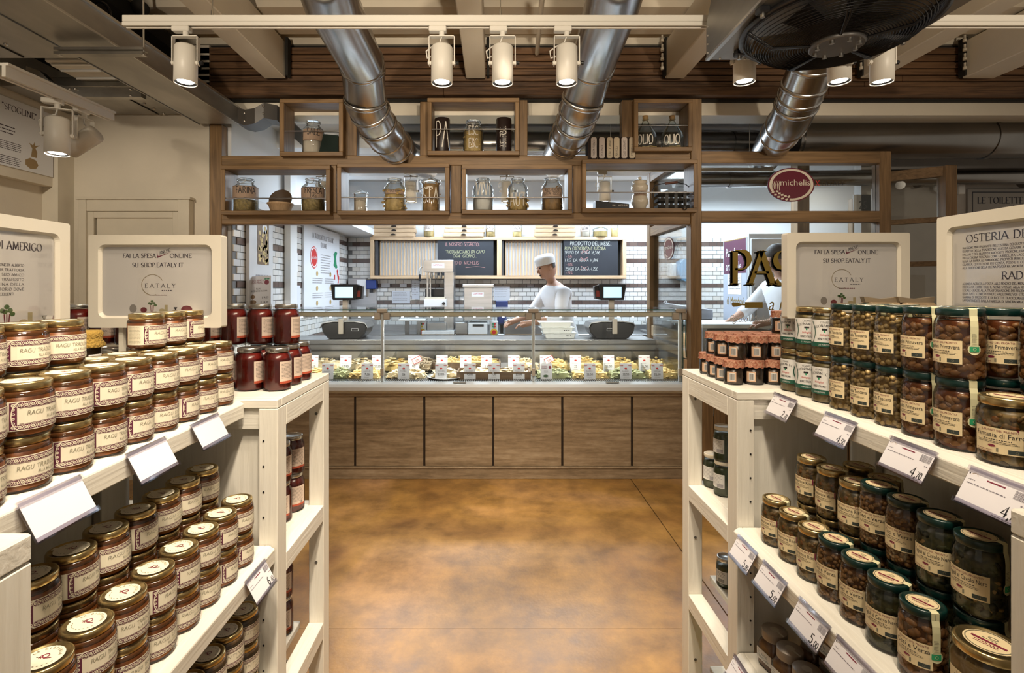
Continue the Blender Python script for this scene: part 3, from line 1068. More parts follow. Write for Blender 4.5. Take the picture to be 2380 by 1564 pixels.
fr_ = thing('timber_portal', 'teak post and beam frame standing over the pasta counter', 'portal')
MB().box(P(487, 0, 4).x, P(515, 0, 4).x, WY0, WY1, 0, P(0, 288, 4).z).build('post', M_teakZ, fr_, .004)
MB().box(P(1605, 0, 4).x, P(1630, 0, 4).x, WY0 - .01, WY1, 0, P(0, 230, 4).z).build('post', M_teakZ, fr_, .004)
wb('beam', fr_, 515, 1605, 362, 384, 'X')
wb('beam', fr_, 515, 1605, 495, 521, 'X')
for a, b, c, d in ((770, 782, 384, 495), (1048, 1072, 384, 495), (1331, 1352, 384, 495), (649, 652, 232, 362), (802, 829, 232, 362), (976, 996, 236, 362), (1206, 1226, 232, 362), (1446, 1472, 232, 362)):
    wb('upright', fr_, a, b, c, d, 'Z', WY0 + .005)
wb('beam', fr_, 1472, 1605, 345, 366, 'X', WY0 + .004)
# right-hand glazed bay
rb = thing('glazed_screen', 'teak framed glass screen with the oval sign, right of the counter', 'glass screen')
wb('beam', rb, 1630, 2047, 351, 379, 'X')
wb('beam', rb, 1630, 2047, 490, 516, 'X')
MB().box(P(2045, 0, 4).x, P(2072, 0, 4).x, WY0, WY1, 0, P(0, 351, 4).z).build('post', M_teakZ, rb, .004)
MB().box(P(1630, 0, 4).x, P(2045, 0, 4).x, 4.04, 4.05, P(0, 490, 4).z, P(0, 379, 4).z).build('pane', M_pane, rb)
MB().box(P(1630, 0, 4).x, P(2045, 0, 4).x, 4.04, 4.05, .5, P(0, 516, 4).z).build('pane', M_pane, rb)
MB().box(P(1630, 0, 4).x, P(2045, 0, 4).x, 4.02, 4.07, 0, .5).build('sill_panel', M_teakX, rb)
for k in range(14):
    x = P(1632, 0, 4).x + k * .095
    MB().box(x, x + .088, 4.0, 4.02, .02, .95).build('plank', M_teakZ, rb, .004)
# returning glass partition beside the counter: front post, rear post, sloping top rail and pane
rp_ = thing('glass_partition', 'teak and glass partition running back beside the counter end', 'glass screen')
XR = P(1517, 0, 5.1).x
MB().box(XR - .045, XR + .045, 5.05, 5.14, 0, 2.62).build('post', M_teakZ, rp_, .004)
MB().box(XR - .04, XR + .04, 4.09, 5.05, 2.0, 2.09).build('rail', M_teakY, rp_, .004)
MB().box(XR - .04, XR + .04, 4.09, 5.05, 2.53, 2.62).build('rail', M_teakY, rp_, .004)
MB().box(XR - .03, XR + .03, 4.12, 5.05, 1.03, 1.13).build('rail', M_oakX, rp_, .004)
MB().box(XR - .03, XR + .03, 4.12, 5.05, .93, .99).build('rail', M_oakX, rp_, .004)
MB().box(XR - .005, XR + .005, 4.09, 5.05, 1.13, 2.0).build('pane', M_pane, rp_)
MB().box(XR - .005, XR + .005, 4.09, 5.05, 2.09, 2.53).build('pane', M_pane, rp_)
# far-right partitions
fp = thing('glass_partition', 'angled teak and glass corridor partition near the toilet sign', 'glass screen')
def slab(a, b, z0, z1, th, m, name, par):
    a, b = Vector(a), Vector(b)
    d = (b - a).normalized()
    n = Vector((-d.y, d.x, 0)) * th / 2
    MB().hexa([(*(a - n).xy, z0), (*(b - n).xy, z0), (*(b + n).xy, z0), (*(a + n).xy, z0)], [(*(a - n).xy, z1), (*(b - n).xy, z1), (*(b + n).xy, z1), (*(a + n).xy, z1)]).build(name, m, par)
A_, B_ = (3.3, 4.3, 0), (3.56, 4.1, 0)
for z0, z1 in ((2.38, 2.46), (2.02, 2.06), (1.67, 1.71)):
    slab(A_, B_, z0, z1, .06, M_teakX, 'rail', fp)
slab(A_, B_, .8, 2.38, .01, M_pane, 'pane', fp)
MB().box(3.54, 3.63, 4.05, 4.14, 0, 2.46).build('post', M_teakZ, fp, .004)
MB().box(3.42, 3.5, 4.62, 4.7, 0, 2.4).build('post', M_teakZ, fp, .004)
MB().box(3.62, 3.70, 5.22, 5.30, 0, 2.4).build('post', M_teakZ, fp, .004)
struct(MB().box(3.05, 3.17, 5.2, 5.32, 0, 3.0).build('wall_pier', M_teakZ))
# the sign board with the oval crest on the glass, 25 plate, spots seen behind
M_crest = mat('crest_maroon', (.13, .012, .03), .25, coat=.4)
M_crestw = mat('crest_cream', (.72, .64, .54), .4)


def crest(parent_label, c, right, s, name='oval_sign', thick=.012, nrm=(0, -1, 0)):
    """oval maroon crest: cream ring, wheat ear at the lower left, the name across"""
    t = thing(name, parent_label, 'sign', c)
    right = Vector(right)
    up = Vector((0, 0, 1))
    nv = Vector(nrm)

    def fn(k):
        return lambda u, v: right * u * s + up * v * s - nv * 0 + nv * k
    mb = MB()
    n = 40
    for z, rr in ((0, 1.0), (thick, 1.0)):
        pass
    vs = [fn(0)(1.0 * math.cos(2 * math.pi * i / n), .72 * math.sin(2 * math.pi * i / n)) for i in range(n)] + \
         [fn(thick)(1.0 * math.cos(2 * math.pi * i / n), .72 * math.sin(2 * math.pi * i / n)) for i in range(n)]
    mb.add(vs, [(i, (i + 1) % n, (i + 1) % n + n, i + n) for i in range(n)] + [tuple(range(n))[::-1], tuple(range(n, 2 * n))])
    mb.build('oval_plate', M_crest, t)
    f = fn(thick + .001)
    mb = MB()
    ring(mb, 0, 0, .82, .94, f, 0, 36, .72, -95, 205)
    # wheat ear: curved grains along the lower left
    for k in range(5):
        a = R(209 + k * 12)
        for rr_, da in ((.90, 0), (.72, 4)):
            q = a + R(da)
            x, y = rr_ * math.cos(q), rr_ * .72 * math.sin(q)
            tx, ty = -math.sin(q), math.cos(q) * .72
            nx, ny = math.cos(q) * .07, math.sin(q) * .06
            mb.add([f(x - tx * .07, y - ty * .07), f(x + nx - tx * .01, y + ny - ty * .01), f(x + tx * .075, y + ty * .075), f(x - nx + tx * .02, y - ny + ty * .02)], [(0, 1, 2, 3)])
    for k in range(5):
        x = -.80 + k * .075
        stroke(mb, [(x, -.16 - .02 * k), (x - .02, .02), (x + .02, .16)], f, .028, .028)
    mb.build('wheat_ring', M_crestw, t)
    mb = MB()
    face(mb, 'michelis', .17, -.03, .27, f, 0, 'c', 1.08)
    mb.build('lettering', M_crestw, t)
    return t


c = P(1837, 430, 4.02)
crest('maroon oval crest sign on the glass screen above the window', c, (1, 0, 0), .182)
mb = MB()
f = planar(P(1896, 432, 4.02), (1, 0, 0), (0, 0, 1))
pen(mb, 'X', 0, 0, .042, f, 0)
pen(mb, 'EATALY', .045, .004, .030, f, 1, track=.35)
tag(mb.build('glass_lettering', [M_red, M_ink]), 'small red and dark lettering on glass beside the oval crest', 'lettering')
c = Vector((XR - .012, P(1558, 0, 1).x * 0 + XR * F / (1558 - CX), P(0, 578, XR * F / (1558 - CX)).z))
crest('maroon oval crest sign on the side partition above the counter end', c, (0, -1, 0), .14, nrm=(-1, 0, 0), thick=.006)
mb = MB()
f = planar((XR - .008, c.y - .16, c.z - .01), (0, -1, 0), (0, 0, 1))
pen(mb, 'XEATALY', 0, 0, .028, f, 0, track=.2)
tag(mb.build('glass_lettering', M_crestw), 'pale faint lettering beside the crest on the side partition', 'lettering')
t = thing('number_plate', 'pale plate reading 25 behind the upper window', 'sign', P(2005, 474, 5.0))
MB().box(-.09, .09, 0, .006, -.12, .09).build('plate', M_kwall, t)
mb = MB(); face(mb, '25', 0, -.05, .08, planar((0, -.002, 0), (1, 0, 0), (0, 0, 1)), 0, 'c', .75); mb.build('lettering', M_ink, t)
# lettering painted on the lower window: gold PAS with black shade, rolling pin line and signature
M_gold = mat('gold_leaf', (.36, .25, .05), .4, .5)
fz = 4.035
mb = MB()
f = planar(P(1700, 661, fz), (1, 0, 0), (0, 0, 1))
pen(mb, 'PASTA', 0, 0, .262, f, 0, track=-.04, thick=.17, thin=.035, sx=.95)
f2 = planar(P(1697, 663, fz + .001), (1, 0, 0), (0, 0, 1))
pen(mb, 'PASTA', -.0, -.002, .262, f2, 1, track=-.04, thick=.19, thin=.06, sx=.95)
pen(mb, 'PASTA', -.012, -.004, .262, f2, 1, track=-.04, thick=.17, thin=.05, sx=.95)
tag(mb.build('gold_lettering', [M_gold, M_ink]), 'large gold serif capitals shaded black on the lower window', 'lettering')
mb = MB()
f = planar(P(1700, 712, fz), (1, 0, 0), (0, 0, 1))
pts = [(.0, .02), (.01, .032), (.05, .03), (.075, .02), (.105, .022), (.105, .035), (.245, .035), (.245, -.012), (.105, -.012), (.105, .006), (.075, .008), (.05, -.002), (.01, -.004)]
mb.add([f(*p) for p in pts], [tuple(range(len(pts)))])
face(mb, 'a mano', .29, -.03, .105, f, 0, 'l', .8, .25)
tag(mb.build('gold_lettering', M_gold), 'gold dough scraper drawing and italic words under the big capitals', 'lettering')
mb = MB()
f = planar(P(1695, 748, fz), (1, 0, 0), (0, 0, 1))
M_sig = mat('white_marker', (.8, .82, .82), .5)
face(mb, 'Egidio Micheli', 0, 0, .055, f, 0, 'l', .8, .35)
tag(mb.build('signature', M_sig), 'white handwritten signature on the window below the gold scraper', 'lettering')

# ------------------------------------------------------------------ display boxes (cubbies) hung in the frame
M_boxX, M_boxZ = M_teakX, M_teakZ
CUBS = []


def cubby(label, px0, px1, py0, py1, rod, y0=3.93, y1=4.14, th=.032):
    a, b = P(px0, py0, y0), P(px1, py1, y0)
    t = thing('display_box', label, 'shelf box', ((a.x + b.x) / 2, y0, b.z), group='teak boxes in the frame')
    w_ = (b.x - a.x) / 2
    h_ = a.z - b.z
    d = y1 - y0
    MB().box(-w_, w_, 0, d, 0, th).build('bottom_board', M_boxX, t, .003)
    MB().box(-w_, w_, 0, d, h_ - th, h_).build('top_board', M_boxX, t, .003)
    MB().box(-w_, -w_ + th, 0, d, th, h_ - th).build('side_board', M_boxZ, t, .003)
    MB().box(w_ - th, w_, 0, d, th, h_ - th).build('side_board', M_boxZ, t, .003)
    if rod:
        z = h_ * rod
        MB().tube([(-w_ + th, .015, z), (w_ - th, .015, z)], .0045, 8).build('rail_rod', M_steel, t)
    CUBS.append((a.x, b.x, b.z + th, y0, d))
    return t


cubby('teak box holding one labelled jar and dark folded cloth, upper row', 650, 797, 229, 362, .44)
cubby('teak box holding two black tins and a pasta jar, upper row', 993, 1207, 227, 360, .46)
cubby('teak box holding two glass oil flasks, upper row', 1474, 1610, 229, 351, .50)
cubby('teak box with a wooden bowl between two jars, leftmost of the lower row', 513, 767, 384, 499, .34)
cubby('teak box with three pasta jars, second of the lower row', 783, 1044, 379, 499, .34)
cubby('teak box with three clip-top jars, third of the lower row', 1073, 1330, 383, 497, .34)
cubby('teak box with a ceramic urn and metal basket, rightmost of the lower row', 1353, 1622, 370, 493, .38)

# ------------------------------------------------------------------ contents of the boxes
M_jar = glass('jar_glass', (.96, .98, .98), .85, .03, .05)
M_jarg = glass('flask_glass', (.93, .97, .955), .85, .03, .06)
M_kraft = mat('kraft_label', (.42, .30, .22), .7, var=.08)
M_flour = mat('flour', (.62, .54, .44), .9)
M_grain = mat('grain', (.34, .25, .10), .8, var=.4, vscale=60, bump=.6)
M_pasta = mat('dry_pasta', (.52, .36, .14), .6, var=.25, vscale=30)
M_pastad = mat('dark_pasta', (.30, .17, .06), .6, var=.3, vscale=30)
M_cork = mat('cork', (.42, .26, .11), .8)
rng = random.Random(11)


def chunks(mb, r, z0, z1, n, kind, rs):
    """pieces of dry pasta filling a jar: rings, shells or bent tubes"""
    for _ in range(n):
        a, q = rs.uniform(0, 6.28), r * (rs.uniform(.55, 1)) ** .5 * .88
        p = Vector((q * math.cos(a), q * math.sin(a), rs.uniform(z0 + .006, z1 - .004)))
        ax = Vector((rs.uniform(-1, 1), rs.uniform(-1, 1), rs.uniform(-.6, .6))).normalized()
        l = {'tube': .014, 'long': .03, 'ball': .006}[kind]
        if kind == 'ball':
            mb.sphere(p, .0095, 6, 4, sc=(1, 1, .8))
        else:
            mb.tube([p - ax * l, p + ax * l * .2 + Vector((0, 0, .004)), p + ax * l], .0055 if kind == 'tube' else .009, 5, sm=True)


def clip_jar(name, label, px, Y, zb, r, h, fill, fm, kind=None, lab=None, words=None, neck=.62, dome=False, marker=None, glassm=None, lm=None, seed=1):
    x = (px - CX) * Y / F
    t = thing(name, label, 'jar', (x, Y, zb))
    rs = random.Random(seed)
    rn = r * neck
    prof = [(r * .92, .0), (r, .008), (r, h * .66), (r * .93, h * .75), (rn * 1.04, h * .84), (rn, h * .87), (rn, h * .93)]
    if dome:
        prof = [(r * .96, 0), (r, .006), (r * .96, .014), (r * .95, h * .72), (r * 1.02, h * .76)]
    MB().lathe(prof, 24, cap1=False).build('glass_body', glassm or M_jar, t)
    if fill:
        mb = MB().lathe([(r * .86, .006), (r * .93, .014), (r * .93, h * fill * .98), (r * .5, h * fill), (0, h * fill)], 20, cap0=True)
        o_ = mb.build('filling', fm, t)
        if kind:
            mb = MB()
            chunks(mb, r, .006, h * fill + .012, 70 if kind != 'long' else 40, kind, rs)
            c_ = mb.build('pasta_pieces', fm, t, recalc=False)
            c_['kind'] = 'stuff'
    if dome:
        lid = MB().lathe([(r * 1.13, h * .78), (r * 1.15, h * .80), (r * 1.02, h * .84), (r * .5, h * .89), (r * .12, h * .91), (r * .09, h * .93), (r * .16, h * .96), (r * .1, h * .99), (0, h)], 24, cap0=False).build('glass_lid', M_jar, t)
    else:
        MB().lathe([(rn * 1.1, h * .93), (rn * 1.14, h * .95), (rn * 1.1, h * .985), (rn * .9, h), (0, h)], 24, cap0=False).build('glass_lid', glassm or M_jar, t)
        mb = MB()
        mb.tube([(rn * 1.06 * math.cos(a), rn * 1.06 * math.sin(a), h * .90) for a in [k * .3927 for k in range(16)]], .0022, 5, closed=True)
        mb.tube([(-rn * .45, -rn * 1.0, h * .90), (-rn * .4, -rn * 1.22, h * .84), (0, -rn * 1.28, h * .81), (rn * .4, -rn * 1.22, h * .84), (rn * .45, -rn * 1.0, h * .90)], .0022, 5)
        mb.tube([(-rn * .5, -rn * 1.1, h * .9), (-rn * .5, -rn * 1.15, h * .97), (rn * .5, -rn * 1.15, h * .97), (rn * .5, -rn * 1.1, h * .9)], .0022, 5)
        mb.build('wire_clip', M_bolt, t)
    aim_ = math.atan2(-Y, -x)
    if lab:
        z0, z1, half = lab
        mb = MB()
        f = around(r * 1.012, 0, aim_)
        rect(mb, -half, h * z0, half, h * z1, f, 0, 12)
        f3 = around(r * 1.016, 0, aim_)
        for zz in (h * z0 + .003, h * z1 - .005):
            rect(mb, -half, zz, half, zz + .002, f3, 1, 12)
        o_ = mb.build('label', [lm or M_kraft, M_ink], t)
        if words:
            mb = MB()
            for wtxt, v, hh in words:
                pen(mb, wtxt, 0, h * v, hh, around(r * 1.02, 0, aim_), 0, 'c', serif=False, thick=.1, jit=.03, sx=.72, split=.01, rng=rs)
            mb.build('lettering', M_ink, o_)
    if marker:
        mb = MB()
        for wtxt, v, hh in marker:
            pen(mb, wtxt, 0, h * v, hh, around(r * 1.015, 0, aim_), 0, 'c', serif=False, thick=.07, jit=.03, sx=.55, split=.012, rng=rs)
        mb.build('lettering', mat('white_paint_pen', (.74, .70, .62), .6), t)
    return t


Z0 = [c[2] for c in CUBS]
YB = 4.03
clip_jar('clip_top_jar', 'clip-top jar half full of flour with a brown label, upper left box', 728, YB, Z0[0], .082, .262, .5, M_flour, None, (.36, .70, .09), [('SALE', .52, .05)], .6)
clip_jar('clip_top_jar', 'clip-top jar of pasta standing between the two black tins', 1100, YB, Z0[1], .08, .258, .66, M_pasta, 'tube', None, None, .66, marker=[('ESC', .50, .07), ('ESC', .12, .07)], seed=3)
for px, lab_, wds, k in ((1028, 'black tin cylinder painted PA, on the left of its box', ('PA', 0), 0), (1171, 'black tin cylinder with white vertical writing, on the right of its box', ('PASTAFRESCA', 90), 1)):
    x = (px - CX) * YB / F
    t = thing('tin_cylinder', lab_, 'tin', (x, YB, Z0[1]))
    MB().lathe([(.058, 0), (.06, .003), (.06, .268), (.057, .272), (.054, .272), (.054, .266)], 28).build('tube_body', mat('black_tin', (.018, .010, .009), .35), t)
    mb = MB()
    am = math.atan2(-YB, -x)
    if k == 0:
        pen(mb, 'PA', 0, .04, .20, around(.0612, 0, am), 0, 'c', serif=False, thick=.04, sx=.42, split=.02)
        pen(mb, '-', -.05, .09, .05, around(.0612, 0, am), 0, 'c', serif=False, thick=.08)
    else:
        ff = around(.0612, 0, am)
        pen(mb, 'PASTA FRESCA', .04, -.018, .05, (lambda u, v: ff(-v, u)), 0, 'l', serif=False, thick=.08, sx=.38, jit=.03, rng=rng)
    mb.build('lettering', mat('white_paint_pen', (.74, .70, .62), .6), t)
# folded dark cloth beside the upper left jar
t = thing('folded_napkins', 'dark green folded cloth fan leaning in the upper left box', 'cloth', (P(768, 0, YB).x, YB - .02, Z0[0]))
M_nap = mat('dark_green_cloth', (.006, .016, .012), .9)
for k in range(3):
    MB().hexa([(-.075 + k * .012, -.03 + k * .02, 0), (.075, -.03 + k * .02, 0), (.075, -.02 + k * .02, 0), (-.075 + k * .012, -.02 + k * .02, 0)],
              [(-.04 + k * .03, -.03 + k * .02, .15 - k * .012), (.075, -.03 + k * .02, .14), (.075, -.02 + k * .02, .14), (-.04 + k * .03, -.02 + k * .02, .15 - k * .012)]).build('fold', M_nap, t, .003)
# oil flasks
for px, lab_ in ((1500, 'conical glass oil flask with a cork, left one of two'), (1562, 'conical glass oil flask with a cork, right one of two')):
    x = (px - CX) * YB / F
    t = thing('oil_flask', lab_, 'bottle', (x, YB, Z0[2]))
    MB().lathe([(.082, 0), (.086, .012), (.086, .10), (.074, .135), (.048, .175), (.03, .205), (.022, .222), (.022, .238), (.027, .24), (.027, .246)], 24, cap1=False).build('glass_body', M_jarg, t)
    MB().lathe([(.018, .235), (.02, .247), (.022, .268), (.0, .268)], 14, cap0=False).build('cork', M_cork, t)
    mb = MB()
    for k in range(40):
        a, q = rng.uniform(0, 6.28), rng.uniform(.02, .075)
        p = Vector((q * math.cos(a), q * math.sin(a), rng.uniform(.006, .022)))
        d = Vector((rng.uniform(-1, 1), rng.uniform(-.4, .4), 0)).normalized()
        mb.tube([p - d * .016, p + d * .016], .004, 5)
    o_ = mb.build('herb_stalks', M_pasta, t, recalc=False); o_['kind'] = 'stuff'
    mb = MB()
    pen(mb, 'OLIO', 0, .03, .072, around(.0875, 0, math.atan2(-YB, -x)), 0, 'c', serif=False, thick=.11, sx=.62, split=.015)
    mb.build('lettering', mat('white_paint_pen', (.74, .70, .62), .6), t)
# six recipe boxes with handwritten spines on the beam
yb = 3.98
zb = P(0, 369, yb).z
M_spine = [mat('spine_cream', (.60, .50, .36), .7, var=.1), mat('spine_pale', (.62, .53, .48), .7, var=.08)]
M_cover = mat('dark_cover', (.03, .016, .012), .8)
for k, (px, txt) in enumerate(((1380, 'PASTA FRESCA'), (1399, 'POLENTA'), (1417, 'TRA LE MANI'), (1433, 'RAVIOLI'), (1451, 'CASE GIORNATE'), (1469, 'TORTELLI'))):
    x = (px - CX) * yb / F
    t = thing('recipe_book', ORD[k] + ' recipe book from the duct, handwritten cream spine, beside the flasks', 'book', (x, yb, zb), group='recipe books on the beam')
    MB().box(-.028, .028, 0, .13, 0, .168).build('covers', M_cover, t, .004)
    sp = MB().prism([(-.022, .012), (-.012, .004), (.012, .004), (.022, .012), (.022, .156), (.012, .165), (-.012, .165), (-.022, .156)], -.004, .001, 'Y').build('spine_label', M_spine[k in (0, 1, 4)], t)
    mb = MB()
    ff = planar((0, -.005, .02), (1, 0, 0), (0, 0, 1))
    pen(mb, txt, .0, -.008, .016, (lambda u, v: ff(-v, u)), 0, 'l', serif=False, thick=.1, jit=.04, sx=min(1, .125 / (twidth(txt, .016) + 1e-6)), slant=.2, rng=rng)
    mb.build('lettering', M_ink, sp)
tag(MB().box(P(1366, 0, 4).x, P(1372, 0, 4).x, 3.99, 4.1, zb, zb + .165).build('book_end', M_cover), 'dark carved wooden block at the left end of the recipe books', 'bookend')
# lower row
clip_jar('clip_top_jar', 'clip-top jar of grain labelled FARINA, leftmost lower box', 571, YB, Z0[3], .092, .262, .36, M_grain, None, (.37, .74, .125), [('FARINA', .52, .05)], .62)
clip_jar('clip_top_jar', 'clip-top jar of chickpea pasta labelled FRESCA, beside the wooden bowl', 728, YB, Z0[3], .09, .262, .68, M_grain, 'ball', (.36, .70, .12), [('FRESCA', .52, .045), ('PAS', .40, .03)], .6, seed=5)
t = thing('wooden_bowl', 'pale turned wooden bowl at the bottom of the leftmost lower box', 'bowl', (P(652, 0, YB).x, YB, Z0[3]))
MB().lathe([(.06, 0), (.075, .012), (.092, .058), (.100, .062), (.100, .07), (.09, .07), (.07, .02), (0, .015)], 28, cap0=True).build('bowl_body', M_oakZ, t)
t = thing('wooden_bowl', 'dark wooden bowl tipped up inside the pale bowl', 'bowl', (P(652, 0, YB).x, YB, Z0[3] + .02))
MB(Matrix.Translation((0, .0, .08)) @ Matrix.Rotation(R(66), 4, 'X')).lathe([(.045, -.05), (.07, -.038), (.089, 0), (.089, .006), (.082, .004), (.062, -.028), (0, -.036)], 28).build('bowl_body', mat('walnut', (.09, .055, .03), .6), t)
clip_jar('lidded_jar', 'small footed glass jar of flour with a domed lid', 838, YB, Z0[4], .054, .185, .60, M_flour, None, dome=True)
clip_jar('clip_top_jar', 'clip-top jar of round biscuits with a narrow brown label', 918, YB, Z0[4], .084, .262, .64, M_pasta, 'long', (.50, .62, .085), [('SALE MARE', .55, .018)], .66, seed=8)
clip_jar('lidded_jar', 'tall glass jar of brown pasta with knobbed lid, painted STA', 1001, YB, Z0[4], .074, .295, .74, M_pastad, 'tube', dome=True, marker=[('STA', .22, .12)], seed=9)
clip_jar('clip_top_jar', 'clip-top jar of white flour heaped to one side', 1123, YB, Z0[5], .08, .258, .42, mat('white_flour', (.72, .70, .66), .95), None, None, None, .62, marker=[('VIVI', .45, .10)])
clip_jar('clip_top_jar', 'clip-top jar partly filled with orange penne', 1203, YB, Z0[5], .08, .258, .36, M_pasta, 'long', None, None, .62, marker=[('AUT', .14, .10)], seed=12)
clip_jar('clip_top_jar', 'clip-top jar of dark pasta tubes with a two-line brown label', 1283, YB, Z0[5], .083, .262, .66, M_pastad, 'tube', (.38, .66, .09), [('MACCHERONI', .56, .022), ('PASTA FRESCA', .44, .026)], .66, seed=13)
# last box: dark recipe box, ceramic urn, strap-iron basket, bottle opener
t = thing('card_box', 'low black card box lying at the left of the last teak box', 'box', (P(1420, 0, YB).x, YB, Z0[6]))
MB().hexa([(-.13, -.05, 0), (.13, -.05, 0), (.13, .06, 0), (-.13, .06, 0)], [(-.13, -.05, .066), (.13, -.05, .04), (.13, .06, .04), (-.13, .06, .066)]).build('box_body', M_black, t, .003)
mb = MB()
for k, wtxt in enumerate(('FUNG', 'VASETTO', 'DI ORO')):
    pen(mb, wtxt, .0 + k * .045, .022, .012, planar((0, -.0512, 0), (1, 0, 0), (0, 0, 1)), 0, 'l', serif=False, thick=.1, sx=.6)
mb.build('lettering', M_crestw, t)
t = thing('ceramic_urn', 'cream ceramic storage urn with a knobbed lid and ribbon label', 'urn', (P(1487, 0, YB).x, YB, Z0[6]))
M_cer = mat('cream_glaze', (.60, .53, .42), .2, coat=.5)
MB().lathe([(.046, 0), (.05, .006), (.05, .022), (.066, .05), (.066, .075), (.056, .098), (.056, .145), (.066, .165), (.064, .185), (.05, .2), (.046, .205), (.058, .212), (.056, .218)], 28, cap1=False).build('urn_body', M_cer, t)
MB().lathe([(.056, .218), (.05, .224), (.02, .234), (.01, .238), (.016, .247), (.010, .256), (0, .258)], 24, cap0=False).build('lid', M_cer, t)
mb = MB()
f = around(.0575, 0, math.atan2(-YB, -(1487 - CX) * YB / F))
rect(mb, -.05, .102, .05, .142, f, 0, 8)
o_ = mb.build('label', M_kraft, t)
mb = MB(); pen(mb, 'LIEVITO', 0, .114, .018, around(.0585, 0, math.atan2(-YB, -(1487 - CX) * YB / F)), 0, 'c', serif=False, thick=.1, sx=.8); mb.build('lettering', M_ink, o_)
bx_ = P(1561, 0, YB).x
t = thing('iron_basket', 'black strap-iron basket with a wooden carrying handle', 'basket', (bx_, YB, Z0[6]))
mb = MB()
for z in (.01, .06, .11):
    for y_ in (-.05, .05):
        mb.box(-.12, .12, y_ - .002, y_ + .002, z, z + .022)
    for x_ in (-.12, .12):
        mb.box(x_ - .002, x_ + .002, -.05, .05, z, z + .022)
mb.build('band', M_dark, t)
mb = MB()
for x_ in (-.055, 0.015, .085):
    mb.box(x_ - .012, x_ + .012, -.0555, -.052, 0, .135)
    mb.box(x_ - .012, x_ + .012, .052, .0555, 0, .135)
mb.build('upright_strap', mat('grey_iron', (.06, .06, .06), .6, .4), t)
MB().tube([(-.15, 0, .09), (-.15, 0, .15), (-.13, 0, .19), (-.07, 0, .205), (.04, 0, .215), (.11, 0, .20), (.15, 0, .165), (.15, 0, .12), (.13, 0, .10)], .0035, 6).build('wire_handle', M_blackm, t)
MB().tube([(-.055, 0, .205), (.045, 0, .217)], .010, 10).build('handle_grip', mat('red_brown_wood', (.10, .03, .015), .5), t)
t = thing('bottle_opener', 'small iron bottle opener hanging below the last box', 'opener', P(1592, 478, 3.92))
MB().tube([(0, 0, .05), (0, 0, .025), (.0, 0, .0)], [.005, .004, .006], 8).build('shank', M_dark, t)
MB().tube([(.014 * math.cos(a * .5236), 0, -.016 + .015 * math.sin(a * .5236)) for a in range(12)], .0035, 6, closed=True).build('ring', M_dark, t)
# kitchen-side track spots behind the frame
KYS = 4.46
kz = P(0, 399, KYS).z
t = thing('light_track', 'white light track hanging behind the jar boxes over the counter', 'track')
MB().box(-1.7, 2.4, KYS - .016, KYS + .016, kz, kz + .03).build('rail', M_white, t)
for x in (-1.2, 1.0, 2.2):
    MB().tube([(x, KYS, kz + .03), (x, KYS, 3.0)], .003, 6).build('suspension_wire', M_bolt, t)
for px, lab_ in ((752, 'white spotlight behind the leftmost lower box'), (955, 'white spotlight seen through the second lower box'), (1178, 'white spotlight behind the third lower box'), (1405, 'white spotlight seen through the last lower box')):
    x = (px - CX) * KYS / F
    spotlight(lab_, (x, KYS, kz), -.05, 0, 1.08, True, 1, 20, (x * .9, 4.5, .8), 66, (1, .93, .82))
# ------------------------------------------------------------------ serving counter
mv, nt, b = _nt('travertine')
N, L = nt.nodes, nt.links
tc = N.new('ShaderNodeTexCoord')
ns = []
for sc_, k, dt, ds in (((.28, .28, 4.6), 2.2, 6, .5), ((.38, .38, 4.2), 9.0, 10, .6), ((.6, .6, 1.6), 34.0, 6, .2)):
    mp = N.new('ShaderNodeMapping'); mp.inputs['Scale'].default_value = sc_
    L.new(tc.outputs['Object'], mp.inputs['Vector'])
    n_ = N.new('ShaderNodeTexNoise'); n_.inputs['Scale'].default_value = k; n_.inputs['Detail'].default_value = dt; n_.inputs['Distortion'].default_value = ds
    L.new(mp.outputs[0], n_.inputs['Vector']); ns.append(n_)
m1 = N.new('ShaderNodeMix'); m1.inputs[0].default_value = .5; L.new(ns[0].outputs['Fac'], m1.inputs[2]); L.new(ns[1].outputs['Fac'], m1.inputs[3])
m2 = N.new('ShaderNodeMix'); m2.inputs[0].default_value = .2; L.new(m1.outputs[0], m2.inputs[2]); L.new(ns[2].outputs['Fac'], m2.inputs[3])
n1 = ns[1]
rp = N.new('ShaderNodeValToRGB')
rp.color_ramp.elements[0].position, rp.color_ramp.elements[1].position = .36, .66
rp.color_ramp.elements[0].color = (.165, .118, .072, 1)
rp.color_ramp.elements[1].color = (.47, .37, .255, 1)
e = rp.color_ramp.elements.new(.5); e.color = (.30, .22, .138, 1)
L.new(m2.outputs[0], rp.inputs[0]); L.new(rp.outputs[0], b.inputs['Base Color'])
b.inputs['Roughness'].default_value = .42
bp = N.new('ShaderNodeBump'); bp.inputs['Strength'].default_value = .12; bp.inputs['Distance'].default_value = .01
L.new(n1.outputs['Fac'], bp.inputs['Height']); L.new(bp.outputs[0], b.inputs['Normal'])
M_trav = mv
CF = 4.05                       # front plane of the counter
CX0, CX1 = -2.062, P(1592, 0, CF).x
ct = thing('serving_counter', 'long stone-fronted refrigerated counter with glass display of fresh pasta', 'counter')
MB().box(CX0, CX1, CF + .03, 5.0, 0, .66).build('carcass', M_dark, ct)
joints = [P(p, 0, CF).x for p in (503, 664, 825, 986, 1146, 1307, 1469, 1630)]
for i in range(len(joints) - 1):
    a, b2 = joints[i] + .0085, min(joints[i + 1] - .0085, CX1)
    MB().box(a, b2, CF, CF + .03, .098, .645).build('stone_panel', M_trav, ct, .002)
for i in range(1, len(joints) - 1):
    MB().box(joints[i] - .0085, joints[i] + .0085, CF + .010, CF + .03, .098, .645).build('joint_strip', mat('dark_bronze', (.02, .012, .008), .5), ct)
